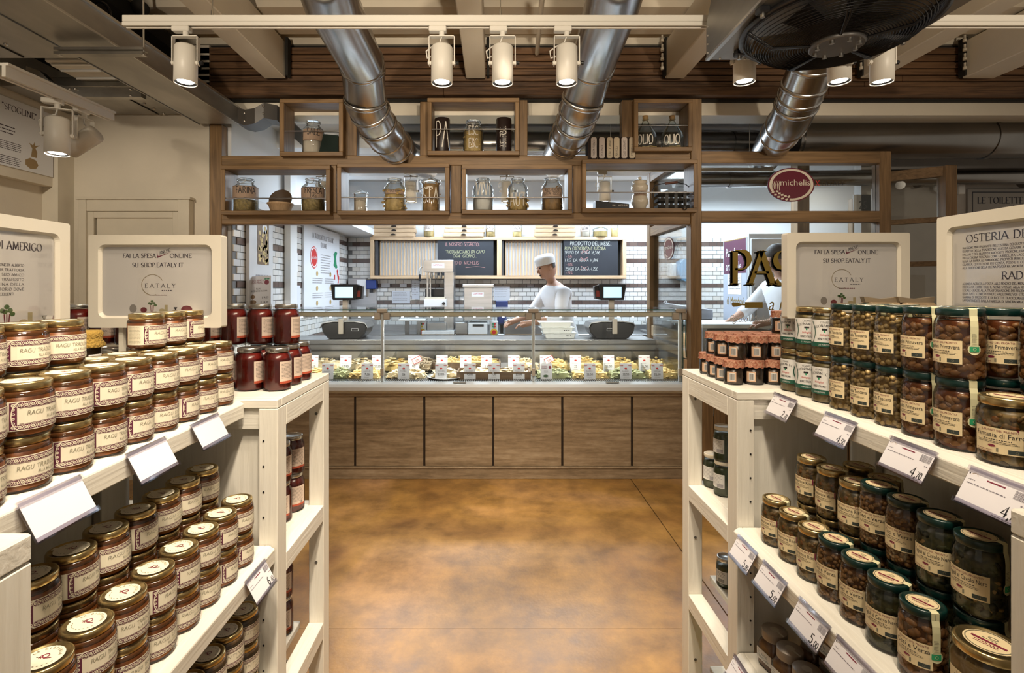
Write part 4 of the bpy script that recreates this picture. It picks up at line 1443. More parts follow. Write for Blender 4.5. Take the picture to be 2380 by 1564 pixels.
MB().box(CX0, CX1 + .01, CF - .008, CF + .03, 0, .078).build('plinth', M_trav, ct, .002)
MB().box(CX0, CX1 + .01, CF - .014, CF + .03, .08, .097).build('plinth_moulding', M_trav, ct, .004)
MB().box(CX0, CX1 + .01, CF - .012, CF + .05, .647, .676).build('stone_cap', M_trav, ct, .003)
MB().box(CX0, CX1 + .02, CF - .03, CF + .05, .676, .684).build('trim_line', M_cream, ct)
# rounded bumper ledge
prof = [(CF - .035, .686), (CF - .05, .70), (CF - .05, .725), (CF - .03, .745), (CF + .06, .752), (CF + .06, .686)]
MB().prism(prof, CX0, CX1 + .02, 'X', sm=False).build('bumper_ledge', M_steelw, ct)
MB().box(CX0, CX1, CF + .06, CF + .16, .735, .747).build('air_grille_bed', M_black, ct)
g = MB()
x = CX0
while x < CX1:
    g.box(x, x + .0085, CF + .065, CF + .15, .747, .755)
    x += .0165
o_ = g.build('air_grille', M_steel, ct, recalc=False); o_['kind'] = 'stuff'
MB().box(CX0, CX1, CF + .16, 4.86, .72, .75).build('display_deck', M_steel, ct)
MB().hexa([(CX0, 4.40, .75), (CX1, 4.40, .75), (CX1, 4.86, .75), (CX0, 4.86, .75)], [(CX0, 4.40, .752), (CX1, 4.40, .752), (CX1, 4.86, .80), (CX0, 4.86, .80)]).build('rear_deck_slope', M_steel, ct)
MB().box(CX0, CX1, 4.83, 4.86, .75, .975).build('rear_panel', M_steel, ct)
MB().box(CX0, CX1, 4.80, 4.832, .93, .965).build('rear_profile', M_steel, ct)
MB().box(CX0, CX1, 4.818, 4.8325, .905, .912).build('rear_groove', M_dark, ct)
MB().box(CX0, CX1, 4.78, 5.22, .975, 1.015).build('service_ledge', M_steel, ct, .006)
# glass: front panes, top panes, end pane
GF = CF + .04
sp = [CX0, P(888, 0, GF).x, P(1240, 0, GF).x, CX1]
for i in range(3):
    MB().box(sp[i] + .003, sp[i + 1] - .003, GF, GF + .006, .752, 1.318).build('front_pane', M_pane, ct)
    MB().box(sp[i] + .003, sp[i + 1] - .003, GF, 4.62, 1.318, 1.326).build('top_pane', M_pane, ct)
    MB().box(sp[i] + .003, sp[i + 1] - .003, GF - .003, GF, 1.3175, 1.3265).build('pane_edge', M_edge, ct)
MB().box(CX1 - .008, CX1, GF, 4.85, .752, 1.318).build('end_pane', M_pane, ct)
MB().box(CX1 - .001, CX1 + .002, GF, GF + .006, .80, 1.31).build('pane_edge', M_edge, ct)
MB().box(CX0, CX1 - .05, GF + .02, GF + .08, 1.272, 1.305).build('lamp_housing', M_cream, ct)
led = MB()
MB().box(CX0, CX1 - .05, GF + .025, GF + .06, 1.266, 1.272).build('lamp_strip', M_pure, ct)
x = CX0 + .06
while x < CX1 - .1:
    MB().lathe([(.010, 0), (.008, -.006), (0, -.009)], 10, (x, GF + .036, 1.2665), cap0=False).build('led', M_led, ct)
    x += .115
area_light(((CX0 + CX1) / 2, GF + .045, 1.258), ((CX0 + CX1) / 2, GF + .3, .7), 16, CX1 - CX0 - .2, .03, (1, .95, .86))
M_brack = mat('beige_bracket', (.45, .40, .34), .4)
for x in sp[1:3] + [CX1 - .02]:
    MB().box(x - .012, x + .012, GF + .008, GF + .026, .752, 1.30).build('glass_post', M_steelw, ct, .003)
    MB().box(x - .062, x - .012, GF - .012, GF + .03, 1.245, 1.30).build('hinge_bracket', M_brack, ct, .005)
    MB().box(x + .012, x + .062, GF - .012, GF + .03, 1.245, 1.30).build('hinge_bracket', M_brack, ct, .005)
    MB().box(x - .04, x + .04, GF - .014, GF + .03, 1.30, 1.33).build('hinge_cap', M_brack, ct, .004)
    MB().box(x - .013, x + .013, GF - .01, GF + .03, .80, .86).build('post_clip', M_brack, ct, .003)
MB().tube([(CX1 + .012, GF - .005, 1.31), (CX1 + .02, GF - .005, 1.28), (CX1 + .018, GF - .005, 1.05), (CX1 + .022, GF - .005, .95)], .004, 6).build('green_cable', M_edge, ct)
MB().box(CX1 + .005, CX1 + .03, GF - .02, GF + .02, .72, .93).build('end_trim', M_oakZ, ct)
for px in (1068, 1424):
    x = P(px, 0, CF).x
    MB().box(x - .05, x + .05, CF - .002, CF + .03, .751, .757).build('ledge_tab', M_bolt, ct)

# ------------------------------------------------------------------ pasta heaps, trays and price cards
rng = random.Random(21)
M_py = mat('fresh_egg_pasta', (.78, .58, .24), .6, var=.22, vscale=14)
M_py2 = mat('pale_stuffed_pasta', (.80, .66, .42), .6, var=.2, vscale=14)
M_pg = mat('green_pasta', (.36, .38, .20), .6, var=.35, vscale=14)
M_pb = mat('buckwheat_pasta', (.42, .32, .20), .6, var=.25, vscale=14)
M_acr = glass('acrylic', (.96, .98, .98), .7, .03, .05)


def heap(label, x0, x1, y0, y1, z, hgt, m, kind, n, seed, name='pasta_heap', box=None):
    rs = random.Random(seed)
    t = thing(name, label, 'pasta', ((x0 + x1) / 2, (y0 + y1) / 2, z), group='fresh pasta in the display')
    w_, d_ = (x1 - x0) / 2, (y1 - y0) / 2
    mb = MB()
    for _ in range(n):
        u, v = rs.uniform(-1, 1), rs.uniform(-1, 1)
        top = hgt * max(.15, (1 - .55 * u * u - .45 * v * v))
        p = Vector((u * w_ * .95, v * d_ * .95, rs.uniform(.25, 1) * top))
        a = rs.uniform(0, 6.28)
        d = Vector((math.cos(a), math.sin(a), rs.uniform(-.3, .3)))
        if kind == 'curl':
            q = Vector((-d.y, d.x, .3)) * .010
            mb.tube([p - d * .014, p + q, p + d * .014], [.005, .008, .005], 5)
        elif kind == 'leaf':
            q = Vector((-d.y, d.x, rs.uniform(-.4, .4)))
            mb.add([p - d * .028, p + q * .016 + Vector((0, 0, .004)), p + d * .028, p - q * .016 + Vector((0, 0, .004))], [(0, 1, 2, 3)])
        elif kind == 'long':
            q = Vector((-d.y, d.x, 0)) * rs.uniform(-.02, .02)
            mb.tube([p - d * .05, p + q + Vector((0, 0, .012)), p + d * .05], .0045, 4)
        else:
            mb.sphere(p, .0125, 6, 4, sc=(1.25, 1, .7), M=Matrix.Rotation(a, 3, 'Z'))
    o = mb.build('pasta_pieces', m, t, recalc=False)
    o['kind'] = 'stuff'
    base = MB().prism([(-w_, 0), (w_, 0), (w_ * .8, hgt * .55), (-w_ * .8, hgt * .55)], -d_ * .85, d_ * .85, 'Y')
    base.build('pasta_bed', m, t)
    return t


FY, BY = 4.30, 4.60
def X_(px, Y): return (px - CX) * Y / F
front = [(690, 770, M_py, 'curl', 'yellow curled pasta at the far left front of the display'),
         (772, 812, M_pg, 'curl', 'green curled pasta behind the first 7,50 card'),
         (813, 886, M_py, 'curl', 'yellow cavatelli heap behind the second 7,50 card'),
         (900, 990, M_py2, 'leaf', 'flat pale folded pasta at front left of the glass post'),
         (1005, 1062, M_py2, 'leaf', 'pale agnolotti on a plate behind the 23,00 card'),
         (1245, 1325, M_pg, 'curl', 'dark green pasta behind the voucher card'),
         (1327, 1412, M_py, 'dot', 'bright yellow ravioli behind the first 22,50 card'),
         (1413, 1498, M_pg, 'dot', 'pale green ravioli behind the middle 22,50 card'),
         (1500, 1585, M_py, 'dot', 'yellow ravioli at the right front corner of the display')]
for k, (a, b_, m, kd, lb) in enumerate(front):
    heap(lb, X_(a, FY), X_(b_, FY), 4.22, 4.40, .752, .085, m, kd, 150, 40 + k)
back = [(700, 800, M_py2, 'leaf', 'pale folded pasta at the far left back of the display'),
        (806, 866, M_py2, 'leaf', 'pale pasta leaves behind the 17,90 card'),
        (880, 950, M_py, 'leaf', 'yellow pasta leaves behind the 20,50 card'),
        (958, 1008, M_pb, 'long', 'brown buckwheat tagliolini in an acrylic bin'),
        (1180, 1250, M_py2, 'dot', 'pale plin ravioli behind the wooden trays at back'),
        (1255, 1320, M_py, 'dot', 'yellow plin behind the second discount sticker'),
        (1325, 1400, M_py, 'dot', 'yellow plin in the middle of the back row, right half'),
        (1402, 1480, M_py, 'dot', 'yellow plin behind the first 25,00 card'),
        (1482, 1560, M_py, 'dot', 'yellow plin behind the last 25,00 card')]
for k, (a, b_, m, kd, lb) in enumerate(back):
    heap(lb, X_(a, BY), X_(b_, BY), 4.46, 4.76, .775, .105, m, kd, 130, 70 + k)
# wooden trays with pasta nests
M_trayw = wood('tray_wood', (.10, .06, .035), (.22, .14, .08), 'X', 6, .6)
for k, (a, b_, y0, y1, lb, m) in enumerate(((1063, 1145, 4.2, 4.42, 'dark wooden tray of pasta behind the 45,00 card', M_py2), (1147, 1232, 4.2, 4.42, 'dark wooden tray of pasta between the 9,50 and 23,00 cards', M_py2),
                                         (1006, 1162, 4.5, 4.72, 'long dark wooden tray of pasta nests at the back of the display', M_py))):
    ym = (y0 + y1) / 2
    z = .752 if y0 < 4.4 else .785
    x0, x1 = X_(a, y0), X_(b_, y0)
    t = thing('wooden_tray', lb, 'tray', ((x0 + x1) / 2, ym, z), group='wooden trays in the display')
    w_, d_ = (x1 - x0) / 2, (y1 - y0) / 2
    MB().box(-w_, w_, -d_, d_, 0, .012).build('base_board', M_trayw, t)
    for s in (-1, 1):
        MB().box(-w_, w_, s * d_ - .006, s * d_ + .006, 0, .06).build('side_board', M_trayw, t)
        MB().box(s * w_ - .006, s * w_ + .006, -d_, d_, 0, .06).build('side_board', M_trayw, t)
    heap(['pale pasta sheets lying in the front tray beside the plate', 'pale pasta sheets lying in the front tray beside the glass post', 'yellow pasta nests in the long wooden tray at back'][k], x0 + .01, x1 - .01, y0 + .01, y1 - .01, z + .012, .09 if k == 2 else .07, m, 'long' if k == 2 else 'leaf', 120, 100 + k)
t = thing('plate', 'oval white plate under the agnolotti near the front', 'plate', (X_(1036, 4.28), 4.28, .7525))
MB().lathe([(.09, 0), (.15, .012), (.155, .016), (.15, .016), (.09, .004), (0, .004)], 28).build('dish', M_pure, t)
for k, px in enumerate((812, 898, 1000, 1246, 1326, 1412, 1500)):
    x = X_(px, 4.3)
    tag(MB().hexa([(x - .002, 4.2, .752), (x + .002, 4.2, .752), (x + .002, 4.76, .782), (x - .002, 4.76, .782)], [(x - .002, 4.2, .80), (x + .002, 4.2, .80), (x + .002, 4.76, .93), (x - .002, 4.76, .93)]).build('acrylic_divider', M_acr),
        ORD[k] + ' clear acrylic divider from the left in the pasta display', 'divider', 'acrylic dividers')
M_card = mat('card_white', (.82, .83, .86), .5)
M_cardf = mat('card_grey', (.66, .66, .70), .5)


def card(label, px, pybot, Y, price, hpx=36, wpx=26, m=None, veg=False, sticker=False):
    p = P(px, pybot, Y)
    h, w_ = hpx * Y / F, wpx * Y / F
    t = thing('price_card', label, 'price card', (p.x, Y, p.z), group='price cards in the display')
    cm = m or M_card
    body = MB().hexa([(-w_ / 2, 0, 0), (w_ / 2, 0, 0), (w_ / 2, .003, 0), (-w_ / 2, .003, 0)], [(-w_ / 2, .012, h), (w_ / 2, .012, h), (w_ / 2, .015, h), (-w_ / 2, .015, h)]).build('card_sheet', cm, t)
    mb = MB()
    f = lambda u, v: Vector((u, .012 * v / h - .0012, v))
    if not veg:
        rect(mb, -w_ * .48, h * .86, -w_ * .22, h * .89, f, 0)
        rect(mb, w_ * .22, h * .86, w_ * .48, h * .89, f, 0)
        disc(mb, 0, h * .68, w_ * .11, h * .05, f, 0)
        rules(mb, -w_ * .3, h * .5, w_ * .6, 1, .01, h * .035, f, 1, rng)
        rules(mb, -w_ * .22, h * .12, w_ * .45, 1, .01, h * .02, f, 1, rng)
        if price:
            face(mb, price, 0, h * .24, h * .15, f, 2, 'c', .9)
    else:
        rules(mb, -w_ * .4, h * .82, w_ * .5, 3, h * .07, h * .03, f, 0, rng)
        disc(mb, w_ * .3, h * .76, w_ * .11, h * .09, f, 0)
        rules(mb, -w_ * .2, h * .5, w_ * .4, 2, h * .07, h * .03, f, 1, rng)
        disc(mb, -w_ * .05, h * .2, w_ * .22, h * .08, f, 3)
    mb.build('print', [M_red if not veg else M_maroon, mat('grey_print', (.35, .33, .34), .6), M_ink, mat('leaf_green', (.05, .10, .05), .6)], body)
    if sticker:
        mb = MB(Matrix.Translation((w_ * .32, -.004, h * .72)) @ Matrix.Rotation(R(-27), 4, 'Y'))
        f = planar((0, 0, 0), (1, 0, 0), (0, 0, 1))
        rect(mb, -w_ * .42, -h * .18, w_ * .42, h * .18, f, 0)
        f = planar((0, -.001, 0), (1, 0, 0), (0, 0, 1))
        for a_, b_, c_, d_ in ((-.42, .15, .42, .18), (-.42, -.18, .42, -.15), (-.42, -.18, -.39, .18), (.39, -.18, .42, .18)):
            rect(mb, w_ * a_, h * b_, w_ * c_, h * d_, f, 1)
        face(mb, '50%', 0, -h * .1, h * .14, f, 1, 'c', .8)
        mb.build('discount_sticker', [M_card, M_red], body)
    return t


fc = [(761, '7,50', 'grey card reading 7,50 nearest the shelf of tomato jars'), (853, '7,50', 'grey card reading 7,50 left of the glass post'), (938, '26', 'faint price card just right of the first glass post, front row'), (1025, '23,00', 'grey card reading 23,00 in front of the plate'),
      (1092, '45,00', 'grey card reading 45,00 on the wooden tray'), (1148, '9,50', 'grey card reading 9,50 on the wooden trays'), (1206, '23,00', 'grey card reading 23,00 at the right end of the wooden trays'),
      (1270, None, 'voucher card with a red fruit drawing and green ravioli picture'), (1371, '22,50', 'grey card reading 22,50, left one of three'), (1455, '22,50', 'grey card reading 22,50, middle one of three'), (1528, '22,50', 'grey card reading 22,50, right one of three')]
for px, pr, lb in fc:
    card(lb, px, 881, 4.19, pr, 36, 27, M_cardf, veg=pr is None)
bc = [(726, '16,50', 'white card reading 6,50 at the left end of the back row', 0), (803, '17,90', 'white card reading 17,90 in the back row', 0), (877, '20,50', 'white card reading 20,50 beside the first glass post', 0), (961, '50', 'white back-row card with a tilted discount sticker, left one', 1),
      (1027, None, 'white back-row card behind the 23,00 card', 0), (1082, '2', 'white back-row card left in front of the pasta nests', 0), (1131, '19', 'white back-row card right in front of the pasta nests', 0), (1194, '2', 'white back-row card left of the second glass post', 0),
      (1268, '', 'white back-row card with a tilted discount sticker, right one', 1), (1338, '22', 'white back-row card reading 22 behind the yellow ravioli', 0), (1415, '25,00', 'white card reading 25,00, left one of two', 0), (1498, '25,00', 'white card reading 25,00, right one of two', 0)]
for px, pr, lb, st in bc:
    card(lb, px, 863, 4.43, pr if pr else '', 37, 26, M_card, sticker=bool(st))

# ------------------------------------------------------------------ things on the service ledge: two scales, food trays
def scale(label, px, flip):
    Y = 4.98
    x = X_(px, Y)
    t = thing('counter_scale', label, 'scale', (x, Y, 1.015))
    n = 9
    prof = [(-.15, 0), (.15, 0), (.205, .06), (.215, .115), (.19, .15), (.10, .165), (-.10, .165), (-.19, .15), (-.215, .115), (-.205, .06)]
    MB().prism(prof, -.12, .14, 'Y').build('shell', M_black, t, .012)
    prof2 = [(-.225, .112), (-.2, .155), (-.10, .172), (.10, .172), (.2, .155), (.225, .112), (.215, .112), (.19, .147), (.10, .163), (-.10, .163), (-.19, .147), (-.215, .112)]
    mb = MB()
    for q, s in ((-.13, 1), ):
        for i in range(5):
            a, b2 = prof2[i], prof2[i + 1]
            mb.hexa([(a[0], -.135, a[1] - .01), (b2[0], -.135, b2[1] - .01), (b2[0], .15, b2[1] - .01), (a[0], .15, a[1] - .01)], [(a[0], -.135, a[1]), (b2[0], -.135, b2[1]), (b2[0], .15, b2[1]), (a[0], .15, a[1])])
    mb.build('weighing_plate', M_steel, t)
    MB().box(flip * .06 + .01, flip * .06 + .075, -.1225, -.12, .075, .1).build('badge', M_steelw, t)
    MB().box(flip * .06 + .013, flip * .06 + .072, -.1232, -.1225, .078, .097).build('badge_face', M_black, t)
    hx = -.02 * flip
    MB().box(hx - .025, hx + .025, -.02, .02, .16, .39).build('pole', M_brack, t, .003)
    MB().box(hx - .022, hx + .022, -.16, -.13, .05, .19).build('front_stem', M_brack, t, .003)
    w_ = .125
    dz = .365
    mb = MB().prism([(-w_ * .9, 0), (w_ * .9, 0), (w_ * 1.05, .15), (-w_ * 1.05, .15)], -.05, .03, 'Y')
    mb.M = None
    o_ = mb.build('display_head', M_black, t, .006)
    o_.location = (hx, 0, dz)
    o2 = MB().box(-.085, .085, -.0535, -.05, .022, .125).build('screen', mat('screen_glow', (.5, .75, 1), .3, emit=.95, ecol=(.50, .78, 1.0)), o_)
    MB().prism([(flip * .1, .0), (flip * .16, .01), (flip * .17, .13), (flip * .1, .15)], -.03, .05, 'Y').build('printer', M_black, t, .004).location = (hx, 0, dz)
    MB().box(flip * .118, flip * .152, -.034, -.03, .03, .09).build('label_slot', mat('dim_red', (.25, .03, .02), .4), t).location = (hx, 0, dz)
    return t


scale('black counter scale with a bright screen, left of the pasta press', 808, 1)
scale('black counter scale with a bright screen, right of the white trays', 1416, -1)
M_polyp = mat('white_food_plastic', (.84, .86, .84), .4)
for k in range(3):
    Y = 5.0
    x = X_(1296 - k * 3 + (3 if k == 0 else 0), Y)
    t = thing('food_tray', ['bottom', 'middle', 'top'][k] + ' white plastic tray of the stack on the counter ledge', 'tray', (x, Y, 1.015 + k * .052), group='stacked white trays')
    MB().prism([(-.135, 0), (.135, 0), (.15, .05), (-.15, .05)], -.09, .09, 'Y').build('tray_body', M_polyp, t, .006)
    MB().box(-.165, .165, -.105, .105, .046, .052).build('rim', M_polyp, t, .002)
    if k < 2:
        mb = MB(); rules(mb, .06, .02, .06, 1, .01, .008, planar((0, -.0925 + .0, 0), (1, 0, 0), (0, 0, 1)), 0, rng); mb.build('lettering', M_ink, t)
t = thing('glass_scoop', 'hanging clear glass bowl at the right end of the counter', 'bowl', P(1570, 745, 4.35))
MB().lathe([(0, -.035), (.03, -.03), (.045, -.01), (.045, .01), (.043, .01)], 20, cap0=False, cap1=False).build('bowl_body', M_acr, t)
MB().tube([(0, 0, .01), (0, 0, .05)], .004, 6).build('stem', M_acr, t)
# ------------------------------------------------------------------ workshop behind the counter
FLAT = lambda o: planar(o, (1, 0, 0), (0, 0, 1))
t = thing('work_counter', 'steel back counter under the chalkboards', 'counter')
MB().box(-1.95, 2.5, 6.62, 7.28, .86, .90).build('worktop', M_steel, t, .004)
MB().box(-1.95, 2.5, 6.7, 7.28, .1, .86).build('cabinet_front', M_steelw, t)
MB().box(-1.95, 2.5, 7.24, 7.28, .90, .98).build('splashback', M_steel, t)
BYW = 7.12
# oak board case with slatted shutters and chalkboards
bz1, bz0 = P(0, 550, BYW).z, P(0, 648, BYW).z
t = thing('chalkboard_case', 'long pale oak wall case with slatted shutters and two chalkboards', 'wall case')
xa, xm0, xm1, xb = X_(860, BYW), X_(1155, BYW), X_(1166, BYW), X_(1456, BYW)
MB().box(xa, xb, BYW, 7.285, bz1 - .045, bz1).build('top_rail', M_oakX, t, .003)
MB().box(xa, xb, BYW, 7.285, bz0, bz0 + .045).build('bottom_rail', M_oakX, t, .003)
for x0, x1 in ((xa, xa + .05), (xm0, xm1), (xb - .05, xb)):
    MB().box(x0, x1, BYW, 7.285, bz0 + .045, bz1 - .045).build('stile', M_oakZ, t, .003)
MB().box(xa + .05, xb - .05, 7.26, 7.284, bz0 + .045, bz1 - .045).build('back_panel', M_dark, t)
M_slatg = mat('grey_slat', (.50, .50, .50), .5)
for x0, x1 in ((xa + .12, X_(1017, BYW)), (xm1 + .05, X_(1309, BYW))):
    MB().box(x0 - .06, x0 - .02, BYW + .04, BYW + .09, bz0 + .05, bz1 - .05).build('shutter_stile', mat('anthracite', (.06, .06, .065), .4), t)
    MB().box(x0, x1, BYW + .09, BYW + .10, bz0 + .05, bz1 - .05).build('shutter_panel', M_slatg, t)
    n = int((x1 - x0) / .042)
    for k in range(n):
        x = x0 + .042 * k
        MB().box(x, x + .014, BYW + .075, BYW + .09, bz0 + .05, bz1 - .05).build('slat', M_oakZ, t)
M_board = mat('chalkboard', (.012, .014, .02), .6, var=.2, vscale=3)
M_chw = mat('chalk_white', (.46, .47, .44), .9)
M_chy = mat('chalk_yellow', (.44, .43, .25), .9)
M_chp = mat('chalk_pink', (.40, .20, .19), .9)
rng = random.Random(77)
for idx, (x0, x1, lines) in enumerate((
        (X_(1017, BYW), X_(1147, BYW), [('IL NOSTRO SEGRETO..', .13, .84, .046, 2), ('"RICOMINCIAMO DA CAPO', .14, .63, .042, 1), ('OGNI  GIORNO...', .27, .51, .042, 1), ('EGIDIO  MICHELIS', .22, .31, .046, 2)]),
        (X_(1310, BYW), X_(1437, BYW), [('PRODOTTO DEL MESE..', .12, .86, .052, 0), ('PLIN CRESCENZA E RUCOLA', .02, .73, .042, 1), ('SFUSO DA 19,50 A 16,58$', .02, .61, .042, 0), ('-15%', .05, .50, .04, 2), ('1 KG  DA 19,60 A 14,89$', .02, .39, .042, 0), ('-24%', .05, .27, .04, 2), ('250GR DA 5,60 A 4,25$', .03, .14, .042, 0), ('-24%', .05, .03, .04, 2)]))):
    bo = MB().box(x0, x1, BYW + .02, BYW + .04, bz0 + .05, bz1 - .05).build('chalkboard', M_board, t)
    f = planar((x0, BYW + .019, bz0 + .05), (1, 0, 0), (0, 0, 1))
    hh, ww = bz1 - bz0 - .1, x1 - x0
    mb = MB()
    for tx, u, v, h_, ci in lines:
        want = ww * (.95 - u) if len(tx) > 6 else 1e9
        pen(mb, tx, u * ww, v * hh, h_, f, ci, 'l', serif=False, thick=.08, jit=.06, sx=min(.85, want / twidth(tx, h_)), slant=.08, rng=rng)
    if idx:
        for (u, v) in ((.385, .63), (.365, .41), (.375, .16)):
            stroke(mb, [(u * ww - .05, v * hh), (u * ww + .06, v * hh + .045)], f, .006, .006, 2)
            stroke(mb, [(u * ww - .04, v * hh + .05), (u * ww + .05, v * hh - .005)], f, .006, .006, 2)
    else:
        stroke(mb, [(.5 * ww, .22 * hh), (.7 * ww, .25 * hh), (.85 * ww, .22 * hh)], f, .005, .005, 2)
    mb.build('chalk_writing', [M_chw, M_chy, M_chp], bo)
# stacked wooden crates and jars on top of the case
M_cup = mat('dark_cup_pull', (.03, .022, .018), .4, .7)
for px0, px1, nm in ((866, 963, 'left'), (1031, 1124, 'middle'), (1242, 1336, 'right')):
    for k in range(3):
        x0, x1 = X_(px0 + k * 1.5, BYW), X_(px1 + (k % 2) * 2, BYW)
        z = bz1 + k * .058
        t = thing('wooden_crate', ['bottom', 'middle', 'top'][k] + ' crate of the ' + nm + ' stack above the chalkboards', 'crate', ((x0 + x1) / 2, BYW - .02, z), group='stacked wooden crates')
        w_ = (x1 - x0) / 2
        MB().box(-w_, w_, 0, .16, 0, .055).build('tray', M_oakX, t, .003)
        MB().prism([(.036 * math.cos(R(a)), .018 + .022 * math.sin(R(a))) for a in range(0, 181, 20)], -.018, 0, 'Y').build('cup_pull', M_cup, t, .004)
M_lblw = mat('label_paper', (.72, .62, .56), .7)
for px, r, h_, fm, lb, kind, wds in ((997, .075, .22, M_pasta, 'jar with a handwritten label between the left and middle drawer stacks', None, 'JUVES'), (1140, .068, .2, M_pasta, 'jar of pasta with a black scrawled label beside the middle drawer stack', 'tube', 'MIN RE'),
                                    (1202, .066, .2, M_py, 'jar of yellow pasta with a label near the centre of the case top', 'tube', 'PASTA'), (1360, .066, .2, M_flour, 'jar labelled SALE FINO beside the right drawer stack', None, 'SALEFINO'), (1428, .05, .2, M_py, 'slim jar of yellow pasta at the right end of the case top', 'ball', None)):
    t = thing('storage_jar', lb, 'jar', (X_(px, BYW + .06), BYW + .06, bz1))
    MB().lathe([(r * .97, 0), (r, .006), (r, h_ * .8), (r * .8, h_ * .92), (r * .8, h_)], 20).build('glass_body', M_jar, t)
    MB().lathe([(r * .92, .005), (r * .92, h_ * .62), (0, h_ * .64)], 16).build('filling', fm, t)
    if wds:
        am = math.atan2(-BYW, -X_(px, BYW))
        mb = MB(); rect(mb, -r * .9, h_ * .36, r * .9, h_ * .72, around(r * 1.01, 0, am), 0, 8); o_ = mb.build('label', M_lblw, t)
        mb = MB(); pen(mb, wds, 0, h_ * .47, .045, around(r * 1.02, 0, am), 0, 'c', serif=False, thick=.1, jit=.04, sx=min(.7, 1.5 * r / twidth(wds, .045)), rng=rng); mb.build('lettering', M_ink, o_)
t = thing('glass_dish', 'low round glass dish of yellow pasta with a knobbed lid', 'dish', (X_(1395, BYW + .06), BYW + .06, bz1))
MB().lathe([(.095, 0), (.1, .006), (.105, .09), (.115, .1), (.08, .13), (.02, .145), (.012, .16), (.018, .172), (0, .175)], 24).build('glass_body', M_jar, t)
MB().lathe([(.09, .005), (.098, .075), (0, .08)], 18).build('filling', M_py, t)

# pasta press (tall machine) and sheeter (hopper machine)
MY = 6.72
t = thing('pasta_press', 'tall steel pasta machine with a head box, column and lever', 'machine', (X_(1022, MY), MY, .90))
def mbx(par, name, px0, px1, py0, py1, y0, y1, m, bev=.004, cx=1022):
    a, b = P(px0, py0, MY), P(px1, py1, MY)
    ox = X_(cx, MY)
    return MB().box(a.x - ox, b.x - ox, y0, y1, b.z - .90, a.z - .90).build(name, m, par, bev)
mbx(t, 'head_box', 989, 1056, 606, 633, -.18, .2, M_steel)
mbx(t, 'column', 1034, 1056, 633, 774, -.1, .2, M_steel)
mbx(t, 'rod', 994, 998, 633, 690, -.1, -.07, M_steel, 0)
mbx(t, 'rod', 1000, 1003, 633, 690, -.06, -.03, M_steel, 0)
mbx(t, 'die_block', 990, 1040, 695, 712, -.2, .1, M_pure)
mbx(t, 'roller_bed', 992, 1037, 690, 696, -.18, .08, M_cream, 0)
mbx(t, 'chute', 995, 1034, 716, 738, -.1, .1, M_steelw)
mbx(t, 'pedestal', 985, 1058, 766, 774, -.2, .2, M_steelw)
mbx(t, 'lower_case', 996, 1040, 748, 766, -.15, .1, M_steel)
a = mbx(t, 'rating_plate', 1007, 1036, 614, 624, -.183, -.18, M_card, 0)
mb = MB(); face(mb, 'CAPITANI', 0, .0, .02, planar((X_(1021, MY) - X_(1022, MY), -.185, P(0, 619, MY).z - .9), (1, 0, 0), (0, 0, 1)), 0, 'c'); mb.build('lettering', M_red, a)
mbx(t, 'black_screen', 985, 1034, 672, 692, .12, .15, M_black, 0)
for dx in (.0, .06, .12):
    MB().lathe([(.012, 0), (.02, .03), (.014, .08), (.014, .1)], 10, (-.1 + dx, -.05, P(0, 648, MY).z - .9)).build('nozzle', M_bolt, t)
MB().tube([(P(986, 620, MY).x - X_(1022, MY), -.19, P(0, 621, MY).z - .9), (P(981, 0, MY).x - X_(1022, MY), -.2, P(0, 625, MY).z - .9), (P(981, 0, MY).x - X_(1022, MY), -.21, P(0, 640, MY).z - .9)], .009, 8).build('lever', M_bolt, t)
MB().tube([(P(981, 0, MY).x - X_(1022, MY), -.21, P(0, 639, MY).z - .9), (P(981, 0, MY).x - X_(1022, MY), -.21, P(0, 654, MY).z - .9)], .014, 8).build('lever_grip', M_black, t)
MB().lathe([(.02, -.22), (.02, -.19)], 12, (.07, .0, 0)).build('knob', M_black, t).matrix_local = Matrix.Translation((X_(1035, MY) - X_(1022, MY), 0, P(0, 704, MY).z - .9)) @ Matrix.Rotation(math.pi / 2, 4, 'X') @ Matrix.Translation((-.07, 0, .42))
t = thing('pasta_sheeter', 'squat steel pasta machine with a lidded hopper', 'machine', (X_(1113, MY), MY, .90))
q = dict(cx=1113)
mbx(t, 'hopper', 1080, 1145, 668, 742, -.16, .2, M_steel, .006, 1113)
mbx(t, 'hopper_lid', 1077, 1148, 661, 669, -.19, .22, M_steel, .006, 1113)
mbx(t, 'front_cover', 1090, 1133, 748, 774, -.2, .1, M_steelw, .006, 1113)
mbx(t, 'slot', 1100, 1125, 751, 756, -.203, -.2, M_black, 0, 1113)
mbx(t, 'side_tank', 1060, 1088, 748, 774, -.14, .1, M_steel, .004, 1113)
a = mbx(t, 'rating_plate', 1097, 1125, 679, 689, -.163, -.16, M_card, 0, 1113)
mb = MB(); face(mb, 'CAPITANI', 0, 0, .02, planar((X_(1111, MY) - X_(1113, MY), -.165, P(0, 684, MY).z - .9), (1, 0, 0), (0, 0, 1)), 0, 'c'); mb.build('lettering', M_red, a)
M_yel = mat('safety_yellow', (.62, .42, .02), .4)
M_redp = mat('button_red', (.55, .02, .02), .3)
M_grn = mat('button_green', (.02, .25, .12), .3)
